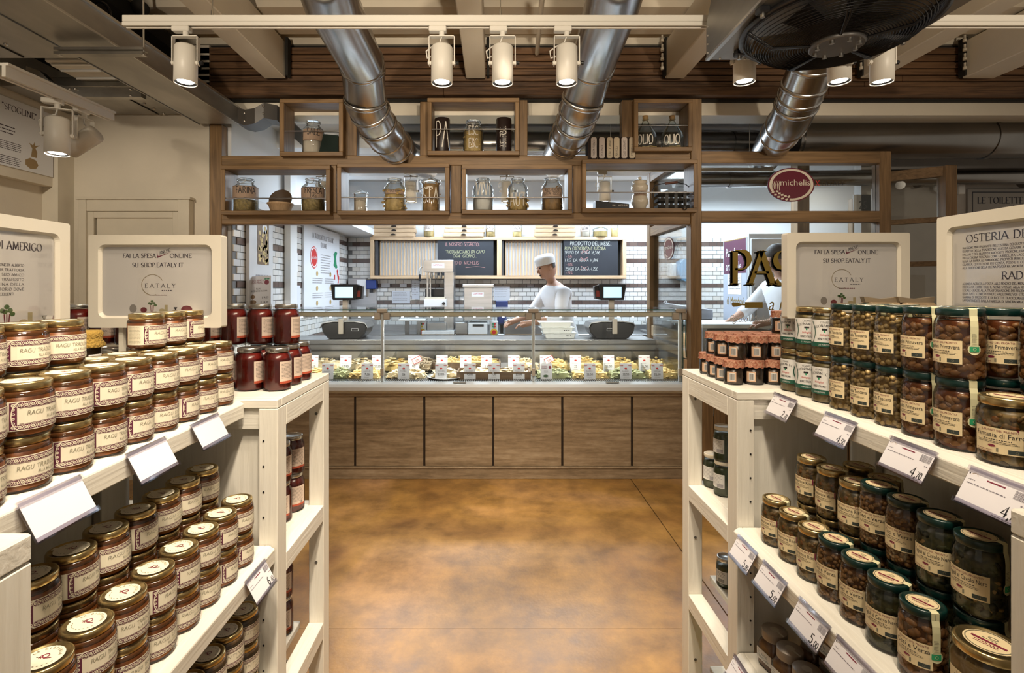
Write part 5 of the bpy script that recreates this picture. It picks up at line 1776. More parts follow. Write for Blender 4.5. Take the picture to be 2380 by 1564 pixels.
for px, lb, cols in ((981, 'white machine control box with buttons beside the pasta press', ((-.01, .085, M_grn), (.012, .085, M_redp), (0, .05, M_yel), (0, -.02, M_redp))),
                     (1148, 'white machine control box with buttons beside the hopper machine', ((-.01, .085, M_grn), (.012, .085, M_redp), (-.01, .05, M_grn), (.012, .05, M_redp), (0, -.02, M_redp)))):
    t = thing('control_box', lb, 'control box', (X_(px, MY - .1), MY - .1, .90))
    zc = P(0, 768, MY - .1).z - .9
    MB().box(-.055, .055, 0, .1, 0, zc + .12).build('case', M_steelw, t, .006)
    for dx, dz, m in cols:
        big = dz < 0
        if big:
            MB(Matrix.Translation((dx, 0, zc + dz)) @ Matrix.Rotation(math.pi / 2, 4, 'X')).lathe([(.045, 0), (.045, .008)], 18).build('stop_collar', M_yel, t)
        MB(Matrix.Translation((dx, -.008 if big else 0, zc + dz)) @ Matrix.Rotation(math.pi / 2, 4, 'X')).lathe([(.026 if big else .012, 0), (.026 if big else .012, .012)], 14).build('button', m, t)
t = thing('work_table', 'small white shelf table left of the control box', 'table', (X_(960, 6.6), 6.6, 0))
MB().box(-.17, .17, -.1, .12, P(0, 741, 6.6).z - .02, P(0, 741, 6.6).z).build('table_top', M_pure, t, .004)
MB().box(-.1, -.05, -.02, .03, .9, P(0, 741, 6.6).z - .02).build('leg', M_steel, t)
MB().box(.05, .10, -.02, .03, .9, P(0, 741, 6.6).z - .02).build('leg', M_steel, t)
t = thing('steel_drum', 'low steel trough on the back counter behind the tray stack', 'trough', (X_(1215, 6.7), 6.7, .90))
MB().prism([(-.24, 0), (.24, 0), (.24, .17), (.2, .2), (-.2, .2), (-.24, .17)], -.15, .15, 'Y').build('trough_body', M_steel, t, .01)
MB().box(-.245, .245, -.155, .155, .165, .175).build('rim', M_bolt, t)
t = thing('motor_box', 'dark blue motor housing beside the hopper machine', 'motor', (X_(1166, MY + .1), MY + .1, 1.16))
M_blue = mat('deep_blue_plastic', (.015, .035, .16), .35)
MB().box(-.08, .08, -.07, .07, P(0, 716, MY).z - 1.16, P(0, 699, MY).z - 1.16).build('housing', M_blue, t, .008)
MB().box(-.06, .06, -.08, .06, P(0, 755, MY).z - 1.16, P(0, 732, MY).z - 1.16).build('gearbox', M_blue, t, .02)
MB().box(-.02, .02, -.02, .02, -.26, .02).build('stand', M_black, t)
# wall fittings
t = thing('paper_dispenser', 'grey metal wall dispenser left of the chalkboard case', 'dispenser', (X_(835, 7.2), 7.2, P(0, 690, 7.2).z))
MB().box(-.15, .10, -.02, .09, 0, .26).build('case', M_steel, t, .006)
MB().box(-.03, .10, -.025, -.02, .02, .24).build('door', M_steelw, t, .003)
t = thing('soap_dispenser', 'dark blue soap dispenser under the left end of the case', 'dispenser', (X_(864, 7.2), 7.2, P(0, 672, 7.2).z))
MB().box(-.07, .07, -.06, .09, 0, .125).build('case', M_blue, t, .01)
MB().box(-.025, .025, -.04, .05, -.05, 0).build('spout', M_black, t, .004)
t = thing('splash_guard', 'brushed steel splash panel below the wall dispenser', 'panel', (X_(846, 7.26), 7.26, .98))
MB().box(-.18, .18, 0, .03, 0, .62).build('sheet', M_steel, t, .002)
M_pap = mat('paper_pale', (.68, .70, .76), .7)
for px0, px1, py0, py1, lb in ((911, 953, 676, 705, 'paper notice taped on tiles left of the pasta press'), (957, 975, 652, 696, 'plastic sleeve hanging beside the paper notice'), (1148, 1185, 665, 698, 'paper notice on tiles right of the hopper machine'), (886, 906, 658, 668, 'small row of paper tags under the case'), (929, 945, 660, 667, 'tiny white label on the brown tile band')):
    a, b = P(px0, py0, 7.28), P(px1, py1, 7.28)
    t = thing('paper_notice', lb, 'notice', ((a.x + b.x) / 2, 7.282, b.z))
    w_, h_ = (b.x - a.x) / 2, a.z - b.z
    MB().box(-w_, w_, 0, .003, 0, h_).build('sheet', M_pap, t)
    if h_ > .12:
        mb = MB(); rules(mb, -w_ * .85, h_ * .85, w_ * 1.6, 6, h_ * .12, h_ * .03, planar((0, -.001, 0), (1, 0, 0), (0, 0, 1)), 0, rng, .05); mb.build('print', mat('grey_print', (.35, .33, .34), .6), t)
# jug of paper roll (blue) on the wall at right, tap
t = thing('roll_dispenser', 'blue see-through paper roll dispenser on the tiles behind the partition', 'dispenser', (X_(1588, 7.2), 7.2, P(0, 655, 7.2).z))
MB().prism([(.11 * math.cos(R(a)), .16 + .16 * math.sin(R(a))) for a in range(0, 360, 20)], -.12, .09, 'Y').build('cover', mat('blue_cover', (.22, .50, .78), .25, coat=.3), t, .006)
MB().box(-.20, -.10, -.05, .09, .06, .26).build('back_case', M_pure, t, .02)
MB().box(-.05, .06, -.03, -.027, -.13, .02).build('paper_tail', M_pure, t)
t = thing('water_tap', 'small chrome swan-neck tap at the back sink', 'tap', (X_(1525, 6.95), 6.95, .90))
MB().tube([(0, 0, 0), (0, 0, .28), (.05, -.02, .36), (.12, -.05, .42), (.13, -.06, .38)], .013, 8).build('spout', M_steel, t)
t = thing('steel_sink', 'steel sink unit behind the side partition', 'sink', (X_(1545, 6.9), 6.9, .9))
MB().box(-.28, .28, -.25, .2, .0, .03).build('drainer', M_steel, t, .004)
MB().box(-.25, .25, -.2, .15, .12, .135).build('rack', M_steel, t, .003)
for s in (-.24, .24):
    MB().box(s - .01, s + .01, -.02, .0, .03, .12).build('rack_leg', M_steel, t)

# ------------------------------------------------------------------ boards on the left tiled wall
XW = KX + .012
LF = lambda y, z: planar((XW + .026, y, z), (0, -1, 0), (0, 0, 1))
LT = lambda y, z: planar((XW + .026, y, z), (0, 1, 0), (0, 0, 1))


def wallY(px): return -XW * F / (CX - px)


t = thing('wall_poster', 'white wall board about pasta makers with a map of Italy', 'poster', (0, 0, 0))
y0, y1 = wallY(702), wallY(785)
MB().box(XW, XW + .022, y0, y1, 1.18, 2.2).build('board', mat('poster_white', (.74, .76, .80), .45), t, .003)
f = planar((XW + .024, y0, 1.18), (0, 1, 0), (0, 0, 1))
W_ = y1 - y0
mb = MB()
pen(mb, 'LA TRADIZIONE DELLE "SFOGLINE"', W_ / 2, .88, .055, f, 1, 'c', sx=.72)
pen(mb, 'ITALIANE', W_ / 2, .79, .055, f, 1, 'c', sx=.75)
rules(mb, W_ * .42, .70, W_ * .30, 8, .03, .009, f, 1, rng, .05)
for i in range(2):
    for j in range(3):
        rules(mb, W_ * (.2 + .34 * i), .42 - j * .17, W_ * .28, 3, .025, .008, f, 1, rng, .05)
        disc(mb, W_ * (.32 + .38 * i), .48 - j * .17, .035, .03, f, 3, 9)
disc(mb, W_ * .24, .66, .12, .125, f, 0, 24)
ring(mb, W_ * .24, .66, .095, .11, planar((XW + .0245, y0, 1.18), (0, 1, 0), (0, 0, 1)), 4, 24, 1.04)
face(mb, 'michelis', W_ * .24, .64, .04, planar((XW + .025, y0, 1.18), (0, 1, 0), (0, 0, 1)), 4, 'c')
g_ = [(.80, .60), (.83, .68), (.80, .74), (.86, .78), (.92, .77), (.88, .70), (.90, .62), (.93, .58), (.88, .56)]
mb.add([f(W_ * u, v) for u, v in g_], [tuple(range(len(g_)))], 2)
for g_ in ([(.90, .54), (.94, .56), (.95, .50), (.99, .46), (1.0, .42), (.97, .43), (.97, .38), (.93, .36), (.95, .41), (.92, .48)], [(.82, .48), (.85, .48), (.85, .42), (.82, .42)], [(.88, .36), (.93, .36), (.90, .33)]):
    mb.add([f(W_ * min(u, .985), v) for u, v in g_], [tuple(range(len(g_)))], 0)
mb.build('print', [M_red, mat('grey_print', (.35, .33, .34), .6), mat('map_green', (.02, .25, .12), .5), M_pasta, M_card], t)
t = thing('wall_poster', 'narrow white wall board with a food photograph', 'poster', (0, 0, 0))
y0, y1 = wallY(571), wallY(627)
MB().box(XW, XW + .03, y0, y1, .9, 2.25).build('board', mat('poster_warm', (.70, .69, .69), .45), t, .003)
f = planar((XW + .032, y0, .9), (0, 1, 0), (0, 0, 1))
W_ = y1 - y0
mb = MB()
rect(mb, W_ * .32, .80, W_ * .8, 1.28, f, 0)
f2 = planar((XW + .0325, y0, .9), (0, 1, 0), (0, 0, 1))
for _ in range(40):
    u, v = rng.uniform(.36, .76), rng.uniform(.82, 1.1)
    disc(mb, W_ * u, v, .018, .022, f2, rng.choice([1, 2, 1]), 7)
disc(mb, W_ * .62, 1.12, .05, .05, f2, 3, 12)
f3 = planar((XW + .033, y0, .9), (0, 1, 0), (0, 0, 1))
disc(mb, W_ * .62, 1.12, .022, .022, f3, 1, 10)
rules(mb, W_ * .25, .70, W_ * .55, 6, .045, .010, f, 4, rng, .05)
mb.build('print', [mat('photo_brown', (.20, .12, .06), .5), M_py, M_pasta, M_card, mat('grey_print', (.35, .33, .34), .6)], t)
y0 = wallY(661)
tag(MB().box(XW, XW + .06, y0, y0 + .17, .2, 3.0).build('wall_conduit', M_pure), 'white vertical trunking between the two wall boards', 'trunking')
t = thing('paper_notice', 'notice sheets taped between the trunking and the map board', 'notice')
MB().box(XW, XW + .004, wallY(683), wallY(697), 1.2, 1.52).build('sheet', M_pap, t)
MB().box(XW, XW + .004, wallY(682), wallY(691), 1.66, 1.86).build('sheet', M_card, t)
# promo card standing on the counter top
t = thing('promo_card', 'grey promotion card with a red apple leaning on the counter top', 'sign', (X_(600, 4.3), 4.3, 1.328))
Mx = Matrix.Rotation(R(-3), 4, 'Y') @ Matrix.Rotation(R(-8), 4, 'X')
MB(Mx).box(-.105, .105, 0, .004, 0, .27).build('sheet', M_cardf, t)
mb = MB(Mx)
f = planar((0, -.001, 0), (1, 0, 0), (0, 0, 1))
face(mb, 'MANGI BENE &', -.075, .225, .016, f, 0, 'l', .8)
face(mb, 'SPENDI MENO', -.075, .205, .016, f, 0, 'l', .8)
face(mb, 'PLIN', 0, .155, .014, f, 1, 'c'); face(mb, 'CRESCENZA E RUCOLA', 0, .137, .013, f, 1, 'c', .8)
disc(mb, .07, .215, .02, .021, f, 0, 14); disc(mb, .06, .243, .012, .006, f, 2, 8); disc(mb, .082, .243, .012, .006, f, 2, 8)
disc(mb, -.045, .095, .022, .024, f, 3, 4); disc(mb, -.045, .05, .03, .02, f, 3, 10)
face(mb, '$ 4,25', .085, .08, .016, f, 1, 'r'); face(mb, '$ 14,89', .085, .04, .016, f, 1, 'r')
mb.build('print', [M_maroon, M_ink, M_grn, mat('photo_brown', (.20, .12, .06), .5)], t)

# ------------------------------------------------------------------ right side of the workshop
t = thing('tall_fridge', 'tall pale fridge cabinet with a purple fresh pasta poster on its side', 'fridge', (2.75, 5.6, 0))
MB().box(0, .62, 0, .62, 0, 2.09).build('cabinet', M_pure, t, .008)
MB().box(.02, .60, -.02, 0, .1, 2.03).build('door', M_steelw, t, .006)
MB().box(.05, .07, -.04, -.02, .9, 1.5).build('door_handle', M_steel, t)
po = MB().box(-.006, 0, .02, .60, 1.0, 2.05).build('poster_sheet', mat('poster_blue_grey', (.42, .46, .56), .35), t)
f = planar((-.007, .60, 1.0), (0, -1, 0), (0, 0, 1))
mb = MB()
rect(mb, .02, .66, .56, 1.04, f, 0)
rect(mb, .02, 1.04, .56, 1.05, f, 2)
f2 = planar((-.008, .60, 1.0), (0, -1, 0), (0, 0, 1))
face(mb, 'Pasta fresca', .08, .86, .10, f2, 1, 'l', .62); face(mb, 'artigianale', .08, .70, .10, f2, 1, 'l', .66)
rect(mb, .12, .42, .46, .66, f2, 1); face(mb, 'di Mondovi', .1, .30, .10, f2, 2, 'l', .66)
f3 = planar((-.009, .60, 1.0), (0, -1, 0), (0, 0, 1))
rules(mb, .15, .6, .3, 5, .03, .012, f3, 3, rng, .05)
mb.build('print', [mat('plum_ink', (.09, .012, .05), .4), M_card, M_gold, mat('grey_print', (.35, .33, .34), .6)], po)
t = thing('prep_table', 'white work table behind the window beside the counter', 'table', (2.2, 5.0, 0))
MB().box(-.28, .42, -.22, .4, 1.12, 1.16).build('table_top', M_pure, t, .005)
for sx_ in (-.25, .39):
    for sy_ in (-.19, .37):
        MB().box(sx_ - .02, sx_ + .02, sy_ - .02, sy_ + .02, 0, 1.12).build('leg', M_steel, t)
MB().box(-.26, .4, -.2, .38, .8, 1.1).build('drawer_case', M_oakX, t, .004)
t = thing('steel_cooker', 'steel appliance with a raised lid on the back counter by the window', 'cooker', (2.3, 6.2, .9))
MB().box(-.3, .28, -.2, .25, -.88, .22).build('case', M_steel, t, .01)
MB().prism([(-.3, .22), (.28, .22), (.28, .34), (-.3, .42)], -.1, .25, 'Y').build('lid', M_steel, t, .01)
t = thing('wall_light', 'round recessed lamp glowing under the workshop ceiling, near the crest', 'lamp', (X_(1943, 5.6), 5.6, 2.76))
for k, (px, py, lb) in enumerate(((1943, 408, 'round recessed ceiling lamp beside the crest sign'), (1755, 435, 'round recessed ceiling lamp left of the crest sign'), (1690, 463, 'small recessed lamp far left behind the screen'))):
    p = P(px, py, 1.48 * F / (CY - py))
    if k == 0:
        r_ = t; r_.location = p; r_['label'] = lb
    else:
        r_ = thing('wall_light', lb, 'lamp', p)
    MB().lathe([(.11, -.012), (.12, -.005), (.12, .02)], 20, cap0=False).build('bezel', M_pure, r_)
    MB().lathe([(0, -.006), (.108, -.008)], 20, cap0=False, cap1=False).build('lens', M_lamp, r_)
# toilet sign, camera and alarm on the right wall
p = P(2250, 438, 4.98)
t = thing('wall_sign', 'grey sign pointing to the toilets with a dark border', 'sign', (p.x, 4.98, p.z))
MB().box(0, 1.2, 0, .02, -.9, 0).build('plate', mat('sign_grey', (.40, .38, .36), .5), t, .004)
f = planar((0, -.002, 0), (1, 0, 0), (0, 0, 1))
mb = MB()
for a_ in ((.04, -.04, 1.16, -.032), (.04, -.9, .046, -.04)):
    rect(mb, *a_, f, 0)
pen(mb, 'LE TOILETTE', .09, -.145, .062, f, 0, track=.06); pen(mb, 'DI EATALY', .43, -.2, .035, f, 0)
mb.build('print', mat('navy_ink', (.015, .018, .04), .6), t)
t = thing('dome_camera', 'small white dome security camera behind the corridor glass', 'camera', P(2183, 436, 4.9))
MB().sphere((0, 0, 0), .05, 16, 10, sc=(1, .8, 1)).build('dome', M_pure, t); MB().sphere((.012, -.03, -.01), .026, 12, 8).build('lens', M_black, t)
t = thing('alarm_sensor', 'white motion sensor box with a red light beside the toilet sign', 'sensor', P(2230, 440, 4.97))
MB().box(-.035, .035, -.03, .02, -.05, .07).build('case', M_pure, t, .008); MB().box(.018, .026, -.032, -.03, .045, .053).build('indicator', mat('led_red', (1, .05, .02), .4, emit=3), t)

# ------------------------------------------------------------------ people
M_skin = mat('skin', (.48, .26, .17), .5)
M_uni = mat('white_uniform', (.78, .78, .80), .8, var=.05, vscale=6)
M_hair = mat('dark_hair', (.02, .012, .01), .6)
M_trou = mat('white_trousers', (.66, .66, .70), .8)


def skinned(name, verts, edges, radii, m, parent, sub=2):
    me = bpy.data.meshes.new(name)
    me.from_pydata([tuple(v) for v in verts], edges, [])
    me.materials.append(m)
    o = obj(name, me, parent)
    bpy.context.view_layer.objects.active = o
    md = o.modifiers.new('skin', 'SKIN')
    md.use_smooth_shade = True
    sv = me.skin_vertices[0].data
    for i, r in enumerate(radii):
        sv[i].radius = r if isinstance(r, tuple) else (r, r)
        sv[i].use_root = (i == 0)
    s = o.modifiers.new('sub', 'SUBSURF')
    s.levels = s.render_levels = sub
    return o


def person(label, loc, rz, lean, arms, cap, hair, sc=1.0):
    """standing worker facing local -y; lean bends the trunk forward, arms give elbow and hand points"""
    t = thing('person', label, 'person', loc, rz)
    t.scale = (sc, sc, sc)
    hip = Vector((0, 0, .95))
    def L_(h, fwd=0.0, side=0.0):
        return Vector((side, -math.sin(lean) * (h - .95) - fwd, .95 + math.cos(lean) * (h - .95)))
    V = [hip, L_(1.12), L_(1.32), L_(1.45), L_(1.53), L_(1.61, .03), L_(1.69, .035), L_(1.765, .025)]
    Rr = [(.155, .12), (.145, .11), (.165, .115), (.10, .085), (.05, .05), (.052, .055), (.07, .075), (.05, .055)]
    E = [(i, i + 1) for i in range(7)]
    for s, (el, hd) in zip((-1, 1), arms):
        i = len(V)
        V += [L_(1.42, 0, s * .17), Vector(el), Vector(hd), Vector(hd) + (Vector(hd) - Vector(el)).normalized() * .08]
        Rr += [.066, .046, .03, (.042, .018)]
        E += [(3, i), (i, i + 1), (i + 1, i + 2), (i + 2, i + 3)]
    for s in (-1, 1):
        i = len(V)
        V += [Vector((s * .09, 0, .88)), Vector((s * .1, -.01, .5)), Vector((s * .1, .03, .09)), Vector((s * .1, -.12, .04))]
        Rr += [.09, .062, .042, .036]
        E += [(0, i), (i, i + 1), (i + 1, i + 2), (i + 2, i + 3)]
    skinned('body', V, E, Rr, M_skin, t)
    up = (L_(1.8) - L_(1.6)).normalized()
    hc = L_(1.69, .03)
    fw = Vector((0, -math.cos(lean), -math.sin(lean)))
    Mhd = Vector((0, 0, 1)).rotation_difference(up).to_matrix()
    MB().sphere(hc - up * .012 - fw * .004, .1, 20, 14, sc=(.80, 1.0, 1.22), M=Mhd).build('head', M_skin, t)
    MB().sphere(hc - up * .075 + fw * .045, .05, 14, 10, sc=(.95, .9, .75), M=Mhd).build('jaw', M_skin, t)
    mb = MB()
    mb.sphere(hc + fw * .100 + up * -.022, .016, 8, 6, sc=(.8, 1, 1.3))
    for s in (-1, 1):
        mb.sphere(hc + Vector((s * .083, 0, 0)) - up * .01, .022, 8, 6, sc=(.4, .8, 1.2))
    mb.build('nose_and_ears', M_skin, t)
    mb = MB()
    for s in (-1, 1):
        mb.sphere(hc + fw * .088 + Vector((s * .032, 0, 0)) + up * .010, .0075, 8, 6)
    mb.sphere(hc + fw * .090 - up * .066, .014, 8, 4, sc=(1.4, .6, .35))
    mb.build('eyes_and_mouth', M_hair, t)
    for s, (el, hd) in zip((-1, 1), arms):
        d = (Vector(hd) - Vector(el)).normalized()
        sd = d.cross(Vector((0, 0, 1))).normalized()
        mb = MB()
        base = Vector(hd) + d * .06
        for k, ln in enumerate((.062, .072, .068, .054)):
            b0 = base + sd * (-.027 + .018 * k)
            mb.tube([b0, b0 + d * ln * .5, b0 + d * ln * .85 + Vector((0, 0, -ln * .4))], [.010, .009, .007], 7)
        th = Vector(hd) + d * .02 - sd * s * .035
        mb.tube([th, th + d * .03 - sd * s * .02, th + d * .055 - sd * s * .018 + Vector((0, 0, -.012))], [.012, .010, .008], 7)
        mb.build('fingers', M_skin, t)
    # jacket: torso and sleeves a little wider than the body, trousers below
    V2 = [hip - Vector((0, 0, .1)), hip, L_(1.12), L_(1.32), L_(1.45), L_(1.49)]
    R2 = [(.185, .15), (.18, .145), (.165, .13), (.185, .135), (.12, .10), (.075, .07)]
    E2 = [(i, i + 1) for i in range(5)]
    for s, (el, hd) in zip((-1, 1), arms):
        i = len(V2)
        V2 += [L_(1.42, 0, s * .175), Vector(el), Vector(el).lerp(Vector(hd), .45)]
        R2 += [.082, .063, .056]
        E2 += [(4, i), (i, i + 1), (i + 1, i + 2)]
    skinned('jacket', V2, E2, R2, M_uni, t)
    V3 = [Vector((0, 0, .93))]
    R3, E3 = [(.165, .13)], []
    for s in (-1, 1):
        i = len(V3)
        V3 += [Vector((s * .09, 0, .86)), Vector((s * .1, -.01, .5)), Vector((s * .1, .03, .12))]
        R3 += [.105, .08, .065]
        E3 += [(0, i), (i, i + 1), (i + 1, i + 2)]
    skinned('trousers', V3, E3, R3, M_trou, t)
    Mh = Matrix.Translation(hc + up * .03) @ Vector((0, 0, 1)).rotation_difference(up).to_matrix().to_4x4()
    if cap:
        MB(Mh).lathe([(.098, .0), (.102, .03), (.108, .055), (.095, .09), (.05, .105), (0, .108)], 24, cap0=False).build('cap', M_uni, t)
        MB(Mh).lathe([(.094, -.05), (.097, .0)], 24, cap0=False, cap1=False, a0=20, a1=160).build('hair', M_hair, t)
    if hair:
        MB(Mh @ Matrix.Translation((0, .014, -.01))).sphere((0, 0, .02), .098, 20, 12, sc=(.95, 1.08, 1.0)).build('hair', M_hair, t)
        MB(Mh @ Matrix.Translation((0, .05, -.07))).sphere((0, 0, 0), .075, 16, 8, sc=(1, .8, 1)).build('hair', M_hair, t)
    return t


person('person in a white cap and white uniform bending over trays behind the counter', (X_(1312, 5.62), 5.55, 0), R(-70), .26,
       [((-.30, -.25, 1.18), (-.22, -.50, 1.10)), ((.26, -.20, 1.16), (.12, -.48, 1.10))], True, False, 1.03)
person('dark-haired person in white working at a table behind the window', (X_(1845, 5.0), 5.05, 0), R(-75), .18,
       [((-.30, -.22, 1.20), (-.22, -.48, 1.10)), ((.26, -.18, 1.16), (.14, -.45, 1.10))], False, True, 1.06)
# ------------------------------------------------------------------ white timber shelving
M_shX = wood('white_stain_x', (.73, .69, .60), (.80, .765, .68), 'X', 10, .5, .25)
M_shY = wood('white_stain_y', (.73, .69, .60), (.80, .765, .68), 'Y', 10, .5, .25)
M_shZ = wood('white_stain_z', (.73, .69, .60), (.80, .765, .68), 'Z', 10, .5, .25)
ZTOP = 1.19
SIDE = {-1: dict(Xa=.60, Yf=1.425, Yb=1.87, sp=1.03, rung=(.738, .327), inner=(.735, .30), near=.654, s1=.695, s2=.61, s3=.60, word='left', Xn=.585),
        1: dict(Xa=.718, Yf=1.531, Yb=1.976, sp=1.075, rung=(.767, .363), inner=(.765, .405), near=.727, s1=.838, s2=.71, s3=.715, word='right', Xn=.724)}


def sbox(s, x0, x1, *r):
    return MB().box(s * x0, s * x1, *r)


for s, q in SIDE.items():
    Xa, Yf, Yb, sp_ = q['Xa'], q['Yf'], q['Yb'], q['sp']
    Xo = 2 * sp_ - Xa
    t = thing('end_shelf', 'white open timber end unit of the ' + q['word'] + ' shelving, nearest the counter', 'shelf', (0, 0, 0))
    sbox(s, Xa + .07, Xo - .07, Yf + .03, Yb, ZTOP - .022, ZTOP).build('top_board', M_shX, t, .002)
    sbox(s, Xa, Xo, Yf, Yf + .0295, ZTOP - .024, ZTOP).build('top_edge', M_shX, t, .002)
    sbox(s, Xa, Xa + .0695, Yf + .03, Yb, ZTOP - .024, ZTOP).build('top_edge', M_shY, t, .002)
    for x0, x1 in ((Xa, Xa + .052), (Xo - .052, Xo)):
        sbox(s, x0, x1, Yf, Yf + .062, 0, ZTOP - .025).build('post', M_shZ, t, .002)
        sbox(s, x0, x1, Yb - .06, Yb, 0, ZTOP - .025).build('post', M_shZ, t, .002)
        sbox(s, x0, x1, Yf + .063, Yb - .061, ZTOP - .085, ZTOP - .025).build('side_apron', M_shY, t, .002)
        for z in q['rung']:
            sbox(s, x0, x1, Yf + .063, Yb - .061, z - .055, z).build('rung', M_shY, t, .002)
    sbox(s, Xa + .053, Xo - .053, Yf + .01, Yf + .04, ZTOP - .085, ZTOP - .025).build('front_apron', M_shX, t, .002)
    for z, ins in zip(q['inner'] + (.06,), (.053, .10, .10)):
        sbox(s, Xa + ins, Xo - .06, Yf + .05, Yb - .01, z - .022, z).build('inner_shelf', M_shX, t, .002)
    sbox(s, Xa + .053, sp_ - .01, Yf + .03, Yf + .042, .05, ZTOP - .086).build('end_panel', M_shZ, t)
    for k in range(14):
        z = .16 + k * .0705
        if abs(z - .79) < .04:
            continue
        MB(Matrix.Translation((s * (Xa + .038 if s < 0 else Xa + .04), Yf - .0006, z)) @ Matrix.Rotation(math.pi / 2, 4, 'X')).lathe([(.0027, 0), (.0027, .0012)], 10).build('pin_hole', M_black, t)
    for z in (q['rung'][0] + .32, q['rung'][1] + .21, .12):
        MB(Matrix.Translation((s * (Xa + .026), Yb - .0607, z)) @ Matrix.Rotation(math.pi / 2, 4, 'X')).lathe([(.005, 0), (.005, .0012)], 10).build('screw_head', mat('dull_screw', (.16, .15, .13), .4, .6), t)
    # near end unit, only its inner corner is in view
    t = thing('end_shelf', 'white timber post corner of the ' + q['word'] + ' shelving, closest to the viewer', 'shelf', (0, 0, 0))
    Yn, Xn = q['near'], q['Xn']
    sbox(s, Xn, Xn + .5, Yn - .4, Yn, ZTOP - .035, ZTOP).build('top_board', M_shX, t, .003)
    sbox(s, Xn, Xn + .05, Yn - .06, Yn, 0, ZTOP - .036).build('post', M_shZ, t, .003)
    sbox(s, Xn + .051, Xn + .42, Yn - .05, Yn - .02, 0, ZTOP - .036).build('end_panel', M_shZ, t)
    # run of shelves between the two end units
    t = thing('shelving_run', 'white shelf boards and back panel of the ' + q['word'] + ' jar shelving', 'shelf', (0, 0, 0))
    y0, y1 = Yn + .004, Yf - .003
    sbox(s, sp_, sp_ + .02, y0, Yf + .03, .04, ZTOP - .026).build('back_panel', M_shZ, t)
    for yy in (y1 - .10, y0):
        sbox(s, sp_ - .022, sp_ - .001, yy, yy + .09, .04, ZTOP - .046).build('back_post', M_shZ, t, .002)
        for k in range(6):
            MB(Matrix.Translation((s * (sp_ - .0226), yy + .045, .25 + k * .15)) @ Matrix.Rotation(-s * math.pi / 2, 4, 'Y')).lathe([(.0027, 0), (.0027, .0012)], 10).build('pin_hole', M_black, t)
    for z, xf in ((ZTOP, q['s1']), (.79, q['s2']), (.42, q['s3'])):
        sbox(s, xf + .022, sp_ + (.1 if z == ZTOP else -.023), y0, y1, z - .024, z).build('shelf_board', M_shY, t, .002)
        x0, x1 = xf + .0215, xf
        prof = [(s * x0, z), (s * (x1 + .010), z), (s * (x1 - .004), z - .010), (s * (x1 - .004), z - .048), (s * (x1 + .008), z - .052), (s * x0, z - .052)]
        if s > 0:
            prof = prof[::-1]
        MB().prism(prof, y0, y1, 'Y').build('shelf_lip', M_shY, t, .0015)

# ------------------------------------------------------------------ price tag holders on the lips
M_holder = glass('tag_plastic', (.93, .92, .97), .6, .05, .10)
M_tagp = mat('tag_paper', (.80, .77, .80), .5)
M_barc = mat('barcode_ink', (.22, .20, .23), .6)


def price_tag(label, s, Y, z, xf, price, wl=.105, hl=.062):
    t = thing('price_tag', label, 'price tag', (s * (xf - .007), Y, z - .003), group='shelf price tags')
    up = Vector((s * math.sin(R(28)), 0, math.cos(R(28))))
    rt = Vector((0, -s, 0))
    nv = rt.cross(up)
    o = -up * hl

    def slab_(name, m, u0, u1, v0, v1, d0, d1, par):
        mb = MB()
        c = [o + rt * u + up * v for u, v in ((u0, v0), (u1, v0), (u1, v1), (u0, v1))]
        mb.add([p + nv * d0 for p in c] + [p + nv * d1 for p in c], [(0, 1, 2, 3), (4, 5, 6, 7), (0, 1, 5, 4), (1, 2, 6, 5), (2, 3, 7, 6), (3, 0, 4, 7)])
        return mb.build(name, m, par)
    w2 = wl / 2
    p_ = slab_('paper', M_tagp, -w2, w2, 0, hl, 0, .0006, t)
    slab_('holder_lip', M_holder, -w2 - .002, w2 + .002, -.003, .006, .0008, .004, t)
    slab_('holder_lip', M_holder, -w2 - .002, w2 + .002, hl - .005, hl + .003, .0008, .004, t)
    slab_('holder_back', M_holder, -w2 - .002, w2 + .002, -.003, hl + .003, -.0015, -.0003, t)
    if price:
        mb = MB()
        f = lambda u, v: o + rt * u + up * v + nv * .0009
        rs = random.Random(int(Y * 1000))
        a, b = price.split(',')
        pen(mb, a + ',', w2 * .40, hl * .10, .0185, f, 0, 'l', serif=False, thick=.15); pen(mb, b, w2 * .40 + .0155, hl * .10, .0125, f, 0, 'l', serif=False, thick=.15, sx=.85)
        stroke(mb, [(-w2 * .35, hl * .80), (w2 * .22, hl * .80)], f, .0022, .0022, 1)
        rules(mb, -w2 * .9, hl * .57, wl * .62, 1, .01, .0017, f, 2, rs)
        rules(mb, -w2 * .9, hl * .68, wl * .12, 1, .01, .0014, f, 2, rs)
        rules(mb, w2 * .2, hl * .03, wl * .36, 1, .01, .0012, f, 2, rs)
        rules(mb, w2 * .8, hl * .50, wl * .08, 1, .01, .0022, f, 2, rs)
        rect(mb, -w2 * .95, hl * .82, -w2 * .91, hl * .86, f, 0)
        ring(mb, -w2 * .76, hl * .78, .006, .0066, f, 3, 10, 1, 20, 160)
        x = w2 * .52
        while x < w2 * .96:
            b_ = rs.uniform(.0005, .0014)
            rect(mb, x, hl * .62, min(x + b_, w2 * .96), hl * .84, f, 2)
            x += b_ + rs.uniform(.0005, .001)
        mb.build('print', [M_ink, M_maroon, M_barc, mat('tan_ink', (.45, .3, .15), .6)], p_)
    return t


